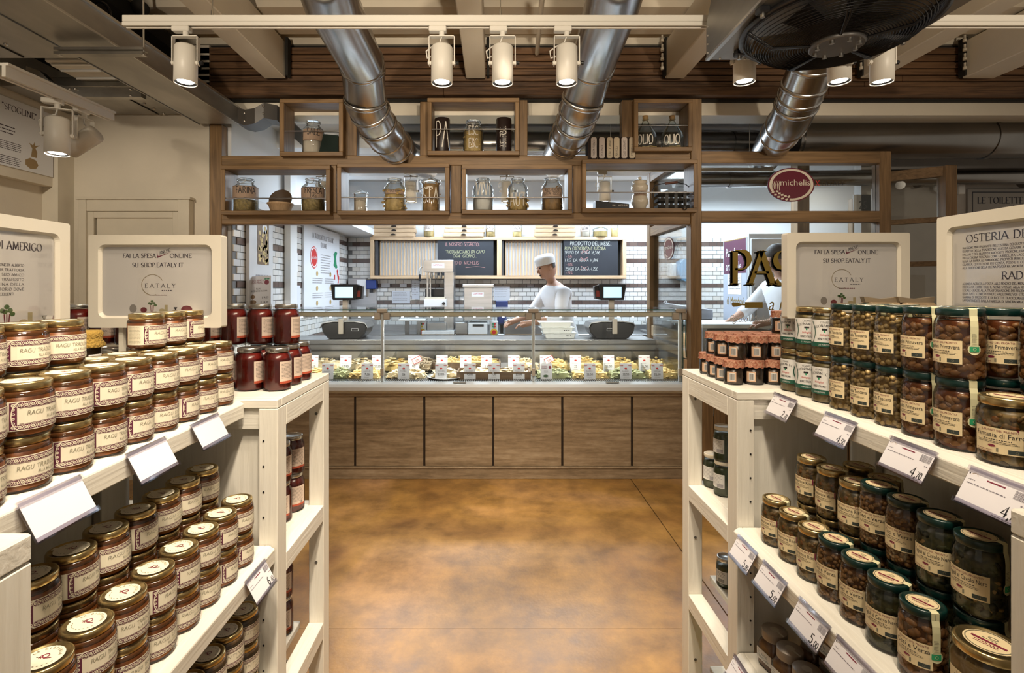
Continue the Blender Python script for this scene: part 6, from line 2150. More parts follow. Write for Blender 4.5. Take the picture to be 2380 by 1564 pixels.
q = SIDE[-1]
for Y, lb in ((.80, 'blank shelf tag on the upper left shelf, largest'), (1.02, 'blank shelf tag on the upper left shelf, middle one'), (1.225, 'blank shelf tag on the upper left shelf near the far post')):
    price_tag(lb, -1, Y, ZTOP, q['s1'], None, .112, .062)
price_tag('shelf tag reading 6,40 on the middle left shelf', -1, 1.30, .79, q['s2'], '6,40')
q = SIDE[1]
for Y, pr, lb in ((1.475, '2,70', 'shelf tag under the minestrone jars, reading 2,70'), (1.24, '4,50', 'shelf tag under the chickpea jars, reading 4,50'), (1.025, '4,70', 'shelf tag under the bean jars, reading 4,70'), (.845, '4,70', 'shelf tag cut off by the closest right post, upper shelf')):
    price_tag(lb, 1, Y, ZTOP, q['s1'], pr, .110, .064)
for Y, pr, lb in ((1.435, '5,00', 'shelf tag reading 5,00 at the far end, middle right shelf'), (1.295, '5,00', 'second 5,00 shelf tag from the far end, middle right shelf'), (1.135, '5,00', 'third 5,00 shelf tag from the far end, middle right shelf'), (1.005, '5,00', 'fourth 5,00 shelf tag from the far end, middle right shelf')):
    price_tag(lb, 1, Y, .79, q['s2'], pr, .105, .062)
price_tag('shelf tag at the far end of the lowest right shelf', 1, 1.47, .42, q['s3'], '5,20')

# ------------------------------------------------------------------ framed signs standing above the shelves
M_sign = mat('sign_frame_cream', (.70, .645, .54), .4)
M_sheet = mat('sign_sheet', (.80, .76, .72), .5, var=.02)
M_scover = glass('sign_cover', (.99, .99, .99), .4, .06, .03)
M_text = mat('sign_text', (.035, .022, .04), .6)
M_oliv = mat('arc_gold', (.34, .26, .14), .5)


def sign_frame(label, w, h, bord, depth=.03):
    """rounded frame in local x-z, facing -y, origin at the bottom centre"""
    t = thing('framed_sign', label, 'sign')
    fr = .018

    def rr(x0, z0, x1, z1, r, n=5):
        pts = []
        for cx, cz, a in ((x1 - r, z0 + r, -90), (x1 - r, z1 - r, 0), (x0 + r, z1 - r, 90), (x0 + r, z0 + r, 180)):
            pts += [(cx + r * math.cos(R(a + 90 * i / n)), cz + r * math.sin(R(a + 90 * i / n))) for i in range(n + 1)]
        return pts
    out = rr(-w / 2, 0, w / 2, h, .006)
    inn = rr(-w / 2 + bord, bord, w / 2 - bord, h - bord, fr)
    inn2 = rr(-w / 2 + bord + .006, bord + .006, w / 2 - bord - .006, h - bord - .006, fr * .8)
    n = len(out)
    vs = [(x, depth, z) for x, z in out] + [(x, 0, z) for x, z in out] + [(x, 0, z) for x, z in inn] + [(x, .010, z) for x, z in inn2]
    fs = []
    for k in range(3):
        for i in range(n):
            j = (i + 1) % n
            fs.append((k * n + i, k * n + j, (k + 1) * n + j, (k + 1) * n + i))
    mb = MB()
    mb.add(vs, fs)
    mb.add(vs[:n], [tuple(range(n))])
    mb.build('frame', M_sign, t)
    MB().box(-w / 2 + bord, w / 2 - bord, .0105, .014, bord, h - bord).build('sheet', M_sheet, t)
    MB().box(-w / 2 + bord + .004, w / 2 - bord - .004, .0085, .0095, bord + .004, h - bord - .004).build('cover', M_scover, t)
    return t


def veg_row(mb, f, x, z, k):
    """the little still-life icons: egg, meat, celery, cheese, wine, beef"""
    disc(mb, x - .075 * k, z + .010 * k, .011 * k, .013 * k, f, 0, 12)
    disc(mb, x - .043 * k, z + .006 * k, .010 * k, .008 * k, f, 1, 10)
    for dx in (-.003, 0, .003):
        stroke(mb, [(x - .018 * k + dx * k, z), (x - .018 * k + dx * 1.6 * k, z + .02 * k)], f, .002 * k, .002 * k, 1)
    for dx, dz in ((-.008, .026), (0, .032), (.006, .026), (.010, .020), (-.003, .024)):
        disc(mb, x + (-.018 + dx) * k, z + dz * k, .005 * k, .004 * k, f, 2, 7)
    disc(mb, x + .012 * k, z + .005 * k, .009 * k, .005 * k, f, 3, 10)
    rect(mb, x + .020 * k, z, x + .029 * k, z + .021 * k, f, 3)
    mb.add([f(x + .047 * k, z + .014 * k), f(x + .058 * k, z + .014 * k), f(x + .0525 * k, z + .004 * k)], [(0, 1, 2)], 4)
    disc(mb, x + .086 * k, z + .008 * k, .017 * k, .011 * k, f, 1, 12)


M_veg = [mat('icon_stone', (.30, .27, .24), .6), mat('icon_meat', (.18, .03, .04), .6), mat('icon_leaf', (.07, .14, .04), .6), mat('icon_cheese', (.50, .42, .24), .6), M_ink]


def shop_sign(label, X, Y, ztop):
    w, h = .357, .249
    t = sign_frame(label, w, h, .026)
    t.location = (X, Y, ztop - h)
    f = planar((0, .0101, 0), (1, 0, 0), (0, 0, 1))
    sheet = [c for c in t.children if c.name.startswith('sheet')][0]
    mb = MB()
    def fit(tx, u0, u1, v, hh):
        pen(mb, tx, u0, v, hh, f, 0, 'l', sx=(u1 - u0) / twidth(tx, hh), thick=.18, thin=.09)
    fit('FAI LA SPESA', -.0928, -.004, .188, .0115); fit('ONLINE', .034, .093, .188, .0115)
    fit('SU SHOP.EATALY.IT', -.068, .0706, .163, .0115)
    ff = lambda u, v: f(.003 + u * .956 - v * .29, .1965 + u * .29 + v * .956)
    pen(mb, 'ANCHE', .004, -.001, .0085, ff, 0, 'l', sx=.9, thick=.15, thin=.06)
    mb.add([f(-.001, .209), f(.002, .189), f(-.0002, .1885)], [(0, 1, 2)], 1)
    mb.add([f(-.001, .187), f(.037, .204), f(.004, .1925), f(.002, .194)], [(0, 1, 2, 3)], 1)
    pen(mb, 'EATALY', -.034, .107, .0115, f, 0, 'l', track=.34, sx=.0836 / twidth('EATALY', .0115, .34), thick=.13)
    rules(mb, .012, .0985, .034, 1, .01, .0022, f, 0, random.Random(2)); rules(mb, -.022, .0865, .05, 1, .01, .0018, f, 1, random.Random(3))
    ring(mb, -.013, .115, .0285, .0300, f, 2, 24, .95, 25, 290)
    mb.build('print', [M_text, M_maroon, M_oliv], sheet)
    mb = MB(); veg_row(mb, f, .002, .042, .9); mb.build('icons', M_veg, sheet)
    for dx in (-.1, .1):
        MB().box(dx - .006, dx + .006, .012, .024, ZTOP - (ztop - h), 0).build('support_leg', M_sign, t)
    return t


shop_sign('cream sign frame about online shopping above the left jars', -.912, 1.385, 1.641)
shop_sign('cream sign frame about online shopping above the right jars', 1.028, 1.50, 1.659)


def side_sign(label, s, X, Ya, Yb, ztop, h, lines, veg):
    w = abs(Yb - Ya)
    t = sign_frame(label, w, h, .028, .032)
    t.location = (s * X, (Ya + Yb) / 2, ztop - h)
    t.rotation_euler = (0, 0, R(90) if s < 0 else R(-90))
    f = planar((0, .0101, 0), (1, 0, 0), (0, 0, 1))
    sheet = [c for c in t.children if c.name.startswith('sheet')][0]
    mb = MB()
    for tx, u, v, hh, al, width in lines:
        pen(mb, tx, u, v, hh, f, 0, al, sx=1.0 if not width else width / twidth(tx, hh), thick=.17, thin=.07 if hh > .015 else .10)
    mb.build('print', M_text, sheet)
    if veg:
        mb = MB(); veg_row(mb, f, *veg); mb.build('icons', M_veg, sheet)
    for dx in (-w * .35, w * .35):
        MB().box(dx - .008, dx + .008, .012, .028, ZTOP - (ztop - h) - .02, 0).build('support_leg', M_sign, t)
    return t


Yl0, Yl1 = .84, 1.252
wl = Yl1 - Yl0
Ln = ['TRATTORIA DI AMERIGO', ]
rows = ['LA DISPENSA DI AMERIGO E LA CREAZIONE DI ALBERTO', 'BETTINI CHEF DELLA FAMOSISSIMA TRATTORIA', 'DI SAVIGNO CHE INSIEME AL SUO AMICO', 'ALBERTO GUAINI CASARO HA TRASFERITO', 'LA PASSIONE DELLA CUCINA DELLA', 'TRADIZIONE IN UN LABORATORIO DOVE', 'NASCONO PRODOTTI ECCELLENTI.']
lines = [('LA DISPENSA DI AMERIGO', wl / 2 - .066, .263, .0172, 'r', .0856 * twidth('LA DISPENSA DI AMERIGO', 1) / twidth('AMERIGO', 1))]
for i, r_ in enumerate(rows):
    lines.append((r_, wl / 2 - (.111 if i < 6 else .133), .2265 - i * .0104, .0056, 'r', .0043 * len(r_) if i == 6 else .185))
side_sign('large cream sign frame about the Amerigo kitchen, above the left jars', -1, 1.03, Yl0, Yl1, 1.654, .335, lines, (wl / 2 - .128, .098, 1.3))
rows2 = ["MAI COME PER I PRODOTTI DELL'OSTERIA DEI CIUOTTI DI PAOLO", 'RISPETTO DELLA TRADIZIONE, QUESTA GIOVANE AZIENDA DI', 'PAGLIAI E DEL MARITO FABIO GOTI, PROPONE, FRA LE ALTRE', 'DELLA CUCINA TOSCANA COME LA RIBOLLITA, L\'ACQUA COTTA', 'ROSA, LA PAPPA AL POMODORO, PROPOSTI IN BELLISSIMI VASI', 'GRAFICA, QUELLO CHE PIU CONTA, PERO E IL CONTENUTO', 'ALLA TRADIZIONE DELLA CUCINA POVERA MA SAPORITA.']
rows3 = ['AZIENDA AGRICOLA POSTA ALLE PENDICI DEL MERAVIGLIOSO', 'DEDICATA, COME DICE IL NOME STESSO, ALLA RISCOPERTA', 'LOCALE GRAZIE ALLA TRASFORMAZIONE DEI PRODOTTI RACC', 'RISULTATI, COME POTRETE VALUTARE VOI STESSI, SONO', 'GAMMA DI PRODOTTI E DI RICETTE TRADIZIONALI TOSCANE', 'SAPIENTEMENTE DALLA FAMIGLIA DI SANDRA MASI E DAI SUOI']
Yr1, Yr0 = 1.285, .86
wr = Yr1 - Yr0
lines = [('OSTERIA DEI CIUOTTI', -wr / 2 + .0684, .2885, .0175, 'l', .1008 * twidth('OSTERIA DEI CIUOTTI', 1) / twidth('OSTERIA', 1)), ('RADICI', -wr / 2 + .154, .201, .0165, 'l', .076)]
for i, r_ in enumerate(rows2):
    lines.append((r_, -wr / 2 + .0594, .2735 - i * .00786, .0049, 'l', .172 if i < 6 else .1415))
for i, r_ in enumerate(rows3):
    lines.append((r_, -wr / 2 + .0594, .189 - i * .0078, .0049, 'l', .172))
side_sign('large cream sign frame about a Tuscan osteria, above the right jars', 1, 1.1, Yr0, Yr1, 1.673, .356, lines, None)

# poster high on the left wall
t = thing('wall_poster', 'white pasta poster high on the left wall, lit by a spotlight', 'poster', (0, 0, 0))
XP = -3.335
yp = lambda px: -XP * F / (CX - px)
MB().box(XP - .002, XP + .004, 2.2, yp(122), 2.33, 2.80).build('sheet', M_card, t)
f = planar((XP + .0045, yp(122), 2.33), (0, 1, 0), (0, 0, 1))
mb = MB()
pen(mb, 'LA TRADIZIONE DELLE "SFOGLINE"', -.14, .385, .042, f, 0, 'r'); pen(mb, 'ITALIANE', -.55, .315, .042, f, 0, 'r')
rs = random.Random(4)
rules(mb, -1.1, .268, .80, 3, .022, .006, f, 0, rs, .05, .05)
for j, w_ in ((0, 'LE TAGLIATELLE'), (1, 'LE ORECCHIETTE')):
    pen(mb, w_, -.60, .185 - .10 * j, .017, f, 0)
    rules(mb, -.60, .165 - .10 * j, .34, 5, .0125, .0042, f, 0, rs, .05, .05)
    rules(mb, -1.05, .165 - .10 * j, .30, 5, .0125, .0042, f, 0, rs, .05, .05)
for u, v, k in ((-.17, .16, 0), (-.18, .06, 1), (-.72, .17, 1), (-.68, .07, 2)):
    if k == 0:
        mb.add([f(u + a, v + b) for a, b in ((-.015, -.05), (.03, -.05), (.035, -.01), (.02, .02), (.06, .05), (.02, .035), (.012, .06), (.0, .035), (-.03, .045), (-.005, .01))], [tuple(range(10))], 1)
    elif k == 1:
        disc(mb, u, v, .055, .04, f, 1, 7)
    else:
        rect(mb, u - .04, v - .03, u + .04, v + .03, f, 1)
mb.build('print', [M_text, mat('pasta_print', (.36, .25, .12), .6)], t)
# ------------------------------------------------------------------ jars: one prototype of each kind, copied into rows
M_lidg = mat('gold_lid', (.55, .42, .20), .27, .95, var=.08, vscale=30)
M_lids = mat('silver_lid', (.52, .50, .46), .28, .95)
M_lidd = mat('dark_green_lid', (.003, .024, .020), .3, .1, coat=.3)
M_lidgrey = mat('grey_brown_lid', (.30, .26, .22), .4, .3)
M_creaml = mat('label_cream', (.78, .71, .55), .55)
M_creamt = mat('label_tan', (.74, .60, .36), .55)
M_gink = mat('olive_ink', (.22, .20, .13), .6)
M_rag = mat('ragu_sauce', (.54, .175, .038), .35, col2=(.26, .07, .018), vscale=45)
M_oil = mat('ragu_oil', (.07, .026, .008), .15)
M_tom = mat('tomato_sauce', (.165, .012, .008), .25, col2=(.10, .008, .006), vscale=25)
M_darks = mat('dark_sauce', (.055, .03, .014), .35, col2=(.10, .06, .03), vscale=50)
M_brown = mat('brown_spread', (.028, .014, .008), .3, col2=(.05, .026, .012), vscale=40)
M_soup = mat('mixed_soup', (.36, .23, .075), .4, col2=(.07, .05, .018), vscale=60)
M_soup2 = mat('olive_soup', (.30, .23, .10), .4, col2=(.20, .15, .06), vscale=60)
M_zup = mat('smooth_soup', (.30, .19, .065), .35, col2=(.20, .12, .04), vscale=14)
M_pesto = mat('green_pesto', (.030, .05, .012), .35, col2=(.05, .075, .02), vscale=60)
M_pate = mat('brown_pate', (.24, .11, .045), .4, col2=(.17, .07, .03), vscale=40)
M_ceci = mat('chickpea', (.50, .34, .13), .4, var=.15, vscale=60)
M_brine = mat('brine', (.22, .13, .035), .2)
M_bean = mat('borlotti', (.42, .20, .075), .35, var=.2, vscale=50)
M_broth = mat('red_broth', (.16, .045, .014), .2)
M_verz = mat('verza_bean', (.36, .18, .06), .4, var=.25, vscale=60)
M_vbro = mat('verza_broth', (.13, .05, .015), .2)
M_kale = mat('kale', (.018, .024, .008), .5, col2=(.10, .095, .03), vscale=80)
M_wbean = mat('pale_bean', (.40, .26, .10), .4)
M_capr = mat('red_paper_cap', (.30, .075, .035), .7, col2=(.50, .27, .17), vscale=150, bump=.5)
M_capy = mat('mustard_cloth', (.36, .22, .04), .9, bump=.5, bscale=200)
M_white_l = mat('label_white', (.74, .72, .68), .55)
M_dgreen = mat('label_green', (.01, .085, .05), .5)
M_emer = mat('emblem_green', (.03, .33, .14), .5)
M_jarc = glass('jar_shell', (.95, .95, .93), .8, .04, .035)
FACE_P = 0.0            # prototypes' labels face local +x


def jar_base(name, r, H, lid_h, lid_r, cm, fill, lidm, n=26, shoulder=.82, neck=.86, oil=None, core=.965):
    t = thing(name, 'prototype jar', 'jar')
    zl = H - lid_h
    zs = zl * shoulder
    MB().lathe([(r * .9, 0), (r * .985, .003), (r, .008), (r, zs), (r * .97, zs + (zl - zs) * .4), (lid_r * .95, zl - .002), (lid_r * .93, zl + lid_h * .4)], n, cap1=False).build('glass_body', M_jarc, t)
    zt = zl * fill
    prof = [(r * .86 * core / .965, .003), (r * .955 * core / .965, .007), (r * core, .012), (r * core, min(zt, zs))]
    if zt > zs:
        prof.append((lid_r * .90, zt))
    prof.append((0, zt + .0005))
    MB().lathe(prof, n).build('contents', cm, t)
    if oil:
        k = min(zt, zs)
        MB().lathe([(r * .966, k - .002), (r * .966, k + .004), (r * .9, k + .007), (0, k + .007)], n, cap0=False).build('oil_film', oil, t)
    z1 = H
    MB().lathe([(lid_r * .97, zl), (lid_r, zl + .0015), (lid_r, z1 - .003), (lid_r * .975, z1 - .0008), (lid_r * .92, z1), (lid_r * .87, z1), (lid_r * .85, z1 - .0012), (0, z1 - .0012)], n).build('lid', lidm, t)
    return t


def part(t, name):
    return [c for c in t.children if c.name.split('.')[0] == name][0]


def lid_sticker(t, r, H, m=None, cols=None, style=0, rot=0.0):
    mb = MB()
    mb.lathe([(0, 0), (r, 0)], 24, (0, 0, H - .0006), cap0=False, cap1=False, sm=False)
    if style == 0:
        mb.M = Matrix.Rotation(rot, 4, 'Z')
        mb.add([(-r * 1.28, -r * .16, H - .0005), (-r * .85, -r * .2, H - .0005), (-r * .85, r * .2, H - .0005), (-r * 1.28, r * .16, H - .0005)], [(0, 1, 2, 3)])
    st = mb.build('lid_sticker', m or M_creaml, t)
    mb = MB(Matrix.Rotation(rot, 4, 'Z'))
    f = lambda u, v: Vector((u, v, H + .0001))
    if style == 0:
        for k, ch in enumerate('LA DISPENSA'):
            a = R(160 - k * 14)
            c, s_ = math.cos(a), math.sin(a)
            g = lambda u, v, a=a, c=c, s_=s_: f(r * .70 * c + u * s_ + v * c, r * .70 * s_ - u * c + v * s_)
            pen(mb, ch, 0, 0, r * .16, g, 0, 'c', serif=False, thick=.14)
        ring(mb, .05 * r, .12 * r, .14 * r, .19 * r, f, 1, 12)
        pen(mb, 'R', -.22 * r, -.14 * r, .26 * r, f, 1, 'l', serif=False, thick=.15)
        stroke(mb, [(-.38 * r, -.02 * r), (-.2 * r, .02 * r)], f, .1 * r, .05 * r, 0)
        stroke(mb, [(.05 * r, -.08 * r), (.3 * r, -.05 * r), (.45 * r, -.02 * r)], f, .05 * r, .05 * r, 1)
        for k in range(9):
            a = R(-20 - k * 16)
            stroke(mb, [(.76 * r * math.cos(a), .76 * r * math.sin(a)), (.76 * r * math.cos(a - .12), .76 * r * math.sin(a - .12))], f, .04 * r, .04 * r, 0)
    else:
        ring(mb, 0, 0, .88 * r, .93 * r, f, 0, 24)
        rect(mb, -.7 * r, -.12 * r, .7 * r, .04 * r, f, 1)
        rules(mb, -.5 * r, -.28 * r, r, 2, .14 * r, .05 * r, f, 1, random.Random(1))
        ring(mb, 0, .42 * r, .16 * r, .21 * r, f, 0, 12, .6)
        rules(mb, -.35 * r, .16 * r, .7 * r, 1, .1, .05 * r, f, 0, random.Random(2))
    mb.build('print', [M_gink, M_maroon], st)
    return st


def wrap(t, name, r, u0, v0, u1, v1, m, k=1.010, nu=10, am=FACE_P):
    mb = MB()
    rect(mb, u0, v0, u1, v1, around(r * k, 0, am), 0, nu)
    return mb.build(name, m, t)


def ragu(name, word, cm, oil):
    r, H = .039, .083
    t = jar_base(name, r, H, .0125, .0365, cm, .93, M_lidg, 30, .90, oil=oil)
    v0, v1 = .012, .056
    lb = wrap(t, 'label', r, -.098, v0, .060, v1, M_creaml, 1.012, 22)
    f = around(r * 1.018, 0, 0)
    mb = MB()
    b = .0078
    rect(mb, -.058, v1 - b - .0015, .058, v1 - .0015, f, 0, 14); rect(mb, -.058, v0 + .0015, .058, v0 + b + .0015, f, 0, 14)
    rect(mb, -.058, v0 + .0015, -.049, v1 - .0015, f, 0, 2); rect(mb, .049, v0 + .0015, .058, v1 - .0015, f, 0, 2)
    f2 = around(r * 1.022, 0, 0)
    for i in range(15):
        u = -.054 + i * .0077
        for v in (v1 - .0055, v0 + .0055):
            ring(mb, u, v, .0012, .0024, f2, 1, 8)
            disc(mb, u, v, .0006, .0006, f2, 1, 5)
            stroke(mb, [(u + .0016, v - .0030), (u + .0034, v - .0012), (u + .0042, v + .0012), (u + .0060, v + .0030)], f2, .0009, .0009, 1)
            disc(mb, u + .0028, v + .0024, .0009, .0009, f2, 1, 5); disc(mb, u + .0050, v - .0024, .0009, .0009, f2, 1, 5)
    for i in range(1, 5):
        for u in (-.0535, .0535):
            ring(mb, u, v0 + .0047 + i * .0069, .0010, .0022, f2, 1, 6)
    stroke(mb, [(-.050 + .010 * math.cos(R(a)) + .004, (v0 + v1) / 2 + .021 * math.sin(R(a))) for a in range(90, 271, 15)], f2, .0013, .0013, 1)
    rect(mb, -.0465, v0 + .0100, .046, v0 + .0106, f2, 0, 8); rect(mb, -.0465, v1 - .0106, .046, v1 - .0100, f2, 0, 8)
    mb.build('border', [mat('plum_border', (.115, .02, .045), .5), M_creaml], lb)
    mb = MB()
    f3 = around(r * 1.022, 0, 0)
    pen(mb, word, .001, .0345, .0062, f3, 0, 'c', serif=False, thick=.10, sx=.078 / twidth(word, .0062), split=.004, slant=.1)
    pen(mb, 'ALLA BOLOGNESE', .006, .0265, .0042, f3, 0, 'c', serif=False, thick=.1, sx=.85, split=.003)
    rect(mb, .014, v0 + .0006, .0235, v0 + .0135, f3, 2, 2)
    f4 = around(r * 1.026, 0, 0)
    pen(mb, 'R', .0145, v0 + .003, .0075, f4, 1, 'l', serif=False, thick=.14); ring(mb, .0205, v0 + .0095, .0018, .0026, f4, 1, 10); stroke(mb, [(.0205, v0 + .0068), (.0205, v0 + .001)], f4, .0009, .0009, 1)
    rules(mb, -.094, v1 - .004, .030, 12, .0032, .0011, f3, 3, random.Random(6), .006, .05)
    mb.build('lettering', [M_gink, M_ink, M_creaml, mat('small_print', (.45, .40, .28), .7)], lb)
    lid_sticker(t, .026, H, rot=R(-20))
    return t


def tuscan(name, r, H, cm, lidm, title, filler=None, gold=False, wid=.060, v0=.03, hgt=.044, seal=False, corner=False, n=26):
    """soup and pulse jars with the tan paper label, small round lid seal and optional green hang strip"""
    t = jar_base(name, r, H, .015, r * .93, cm, .93, lidm, n, .84, core=.965 if not filler else (.91 if filler.__name__ in ('f_kale', 'f_soup') else .83))
    if filler:
        mb = MB()
        filler(mb, r, H)
        o = mb.build('pulses', filler.mats, t, recalc=False)
        o['kind'] = 'stuff'
    v1 = v0 + hgt
    am = R(0)
    lb = wrap(t, 'label', r, -wid / 2, v0, wid / 2, v1, M_creamt, 1.012, 10)
    f = around(r * 1.018, 0, am)
    mb = MB()
    rs = random.Random(hash(title) % 1000)
    face(mb, 'IL BUONO DEL PRONTO', 0, v1 - .0062, .0035, f, 1, 'c', .95)
    q_ = sans(title)[0]
    tw_ = (max(p[0] for p in q_) - min(p[0] for p in q_)) * .0080 / .72
    face(mb, title, 0, v1 - .0162, .0080, f, 0, 'c', min(.95, wid * .90 / tw_))
    rules(mb, -wid * .28, v1 - .0212, wid * .5, 1, .01, .0012, f, 0, rs); rules(mb, -wid * .42, v1 - .0242, wid * .8, 2, .0024, .0007, f, 0, rs)
    disc(mb, -wid * .12, v1 - .0315, .0056, .0023, f, 1, 12)
    rules(mb, -wid * .45, v0 + .004, wid * .35, 2, .003, .0009, f, 1, rs)
    rect(mb, wid * .16, v0 + .0022, wid * .44, v0 + .0095, f, 2, 3)
    rect(mb, -.003, v0 + .003, 0, v0 + .010, f, 3)
    f2 = around(r * 1.022, 0, am)
    ring(mb, wid * .3, v0 + .0058, .0016, .0021, f2, 3, 8)
    if corner:
        mb.add([f2(wid / 2, v1), f2(wid / 2 - .017, v1), f2(wid / 2, v1 - .017)], [(0, 1, 2)], 1)
    mb.build('lettering', [M_ink, M_maroon, mat('dark_block', (.03, .04, .035), .6), M_gink], lb)
    lid_sticker(t, r * .66, H, M_creamt, style=1, rot=R(90))
    if seal:
        a0 = R(seal)
        w2 = .0065
        mb = MB()
        path = [(r * .66, H + .0004), (r * .86, H + .0006), (r * .945, H - .001), (r * .945, H - .014), (r * 1.0, H - .023), (r * 1.022, H - .034), (r * 1.016, H - .072)]
        for (ra, za), (rb_, zb_) in zip(path, path[1:]):
            da, db = w2 / ra, w2 / rb_
            mb.add([(ra * math.cos(a0 - da), ra * math.sin(a0 - da), za), (ra * math.cos(a0 + da), ra * math.sin(a0 + da), za), (rb_ * math.cos(a0 + db), rb_ * math.sin(a0 + db), zb_), (rb_ * math.cos(a0 - db), rb_ * math.sin(a0 - db), zb_)], [(0, 1, 2, 3)])
        fs_ = around(r * 1.018, 0, a0)
        disc(mb, 0, H - .076, .0105, .0105, fs_, 0, 16)
        so = mb.build('seal_strip', mat('seal_paper', (.72, .68, .42), .5), t)
        mb = MB()
        fs2 = around(r * 1.026, 0, a0)
        rect(mb, -.0078, H - .081, .0078, H - .071, fs2, 0, 3)
        ring(mb, 0, H - .076, .0022, .0028, around(r * 1.031, 0, a0), 1, 10)
        rules(mb, -.004, H - .048, .008, 7, .0025, .0008, fs2, 2, rs)
        mb.build('emblem', [M_emer, mat('seal_paper', (.72, .68, .42), .5), M_ink], so)
    return t


def pack_surface(mb, r, z0, z1, dia, n, rs, sc=(1, 1, 1), mi=0, jitter=.0):
    """pulses pressed against the inside of the glass"""
    rows_ = max(1, int((z1 - z0) / (dia * .84)))
    for i in range(rows_):
        z = z0 + (i + .5) * (z1 - z0) / rows_
        k = max(5, int(2 * math.pi * r / (dia * 1.0)))
        off = rs.uniform(0, 6.28)
        for j in range(k):
            a = off + 2 * math.pi * (j + rs.uniform(-.35, .35)) / k
            rr = r * .95 - dia * .5 * sc[0] * .9
            M3 = Matrix.Rotation(a, 3, 'Z') @ Matrix.Rotation(rs.uniform(-1.2, 1.2), 3, 'X')
            s_ = rs.uniform(.85, 1.12)
            mb.sphere((rr * math.cos(a), rr * math.sin(a), z + rs.uniform(-.55, .55) * dia), dia * .5 * s_, 7, 5, mi, sc, M3)


def f_ceci(mb, r, H): pack_surface(mb, r, .006, H - .026, .0125, 0, random.Random(1))
f_ceci.mats = [M_ceci]
def f_bean(mb, r, H): pack_surface(mb, r, .008, H - .032, .0155, 0, random.Random(2), (.8, 1.35, .85))
f_bean.mats = [M_bean]
def f_verza(mb, r, H): pack_surface(mb, r, .006, H - .03, .0095, 0, random.Random(3), (.85, 1.05, .9))
f_verza.mats = [M_verz]
def f_kale(mb, r, H):
    rs = random.Random(4)
    for _ in range(26):
        a, z = rs.uniform(0, 6.28), rs.uniform(.012, H - .035)
        rr = r * .93 - .005
        mb.sphere((rr * math.cos(a), rr * math.sin(a), z), .0068, 8, 5, 0, (.75, 1.4, .85), Matrix.Rotation(a, 3, 'Z') @ Matrix.Rotation(rs.uniform(-1, 1), 3, 'X'))
    for _ in range(120):
        a, z = rs.uniform(0, 6.28), rs.uniform(.008, H - .03)
        rr = r * .955 - .003
        mb.sphere((rr * math.cos(a), rr * math.sin(a), z), rs.uniform(.004, .008), 6, 4, rs.choice([1, 1, 2]), (.45, 1.2, rs.uniform(.5, 1.2)), Matrix.Rotation(a, 3, 'Z') @ Matrix.Rotation(rs.uniform(-1, 1), 3, 'X'))
f_kale.mats = [M_wbean, mat('kale_dark', (.012, .018, .006), .5), mat('kale_olive', (.07, .075, .022), .5)]
def f_soup(mb, r, H):
    rs = random.Random(14)
    for _ in range(170):
        a, z = rs.uniform(0, 6.28), rs.uniform(.006, H - .03)
        rr = r * .955 - .003
        mb.sphere((rr * math.cos(a), rr * math.sin(a), z), rs.uniform(.0030, .0070), 6, 4, rs.choice([0, 0, 1, 2, 3]), (.5, rs.uniform(.8, 1.4), rs.uniform(.6, 1.1)), Matrix.Rotation(a, 3, 'Z') @ Matrix.Rotation(rs.uniform(-1, 1), 3, 'X'))
f_soup.mats = [mat('soup_tan', (.34, .20, .07), .4), mat('soup_orange', (.36, .14, .03), .4), mat('soup_green', (.06, .06, .018), .4), mat('soup_dark', (.10, .065, .025), .4)]

PROTO = {}
PROTO['trad'] = ragu('ragu_jar', 'RAGU TRADIZIONALE', M_rag, M_oil)
PROTO['stor'] = ragu('ragu_jar', 'RAGU STORICO', M_rag, M_oil)
PROTO['inti'] = ragu('sauce_jar', 'INTINGOLO', M_darks, M_darks)
# tomato
t = jar_base('tomato_jar', .0405, .128, .0125, .0345, M_tom, .97, M_lids, 28, .80)
lb = wrap(t, 'label', .0405, -.036, .022, .036, .088, mat('tomato_label', (.66, .52, .42), .6), 1.010, 12)
mb = MB(); f = around(.0405 * 1.016, 0, 0)
rules(mb, -.031, .080, .060, 11, .0042, .0013, f, 0, random.Random(8), .008, .1); rect(mb, -.036, .022, .036, .029, f, 1, 10); rect(mb, .018, .031, .024, .037, f, 0, 1)
mb.build('print', [mat('grey_brown_print', (.16, .13, .12), .7), mat('tomato_band', (.42, .07, .03), .6)], lb); PROTO['tom'] = t
# small brown spread jar with a crimped red paper cap
t = thing('spread_jar', 'prototype jar', 'jar'); r = .0293
MB().lathe([(r * .92, 0), (r, .005), (r, .052), (r * .9, .056), (r * .9, .06)], 20).build('glass_body', M_jarc, t)
MB().lathe([(r * .88, .003), (r * .95, .007), (r * .95, .050), (0, .0505)], 18).build('contents', M_brown, t)
mb = MB(); n = 36; vs = []
for j, (k, z) in enumerate(((1.04, .0765), (1.08, .072), (1.05, .063), (1.13, .055))):
    for i in range(n):
        w_ = 1 + (.035 * math.sin(i * 2.9) * (j / 3.0))
        vs.append((r * k * w_ * math.cos(2 * math.pi * i / n), r * k * w_ * math.sin(2 * math.pi * i / n), z + (.002 * math.sin(i * 1.7) if j == 3 else 0)))
mb.add(vs, [(j * n + i, j * n + (i + 1) % n, (j + 1) * n + (i + 1) % n, (j + 1) * n + i) for j in range(3) for i in range(n)], 0, True); mb.add(vs[:n], [tuple(range(n))], 0)
mb.build('paper_cap', M_capr, t)
lb = wrap(t, 'label', r, -.014, .010, .014, .042, mat('peach_label', (.62, .40, .26), .6), 1.012, 6)
mb = MB(); f = around(r * 1.02, 0, 0); rect(mb, -.006, .014, .0105, .038, f, 1, 4)
f = around(r * 1.026, 0, 0); x = -.0045; rs = random.Random(9)
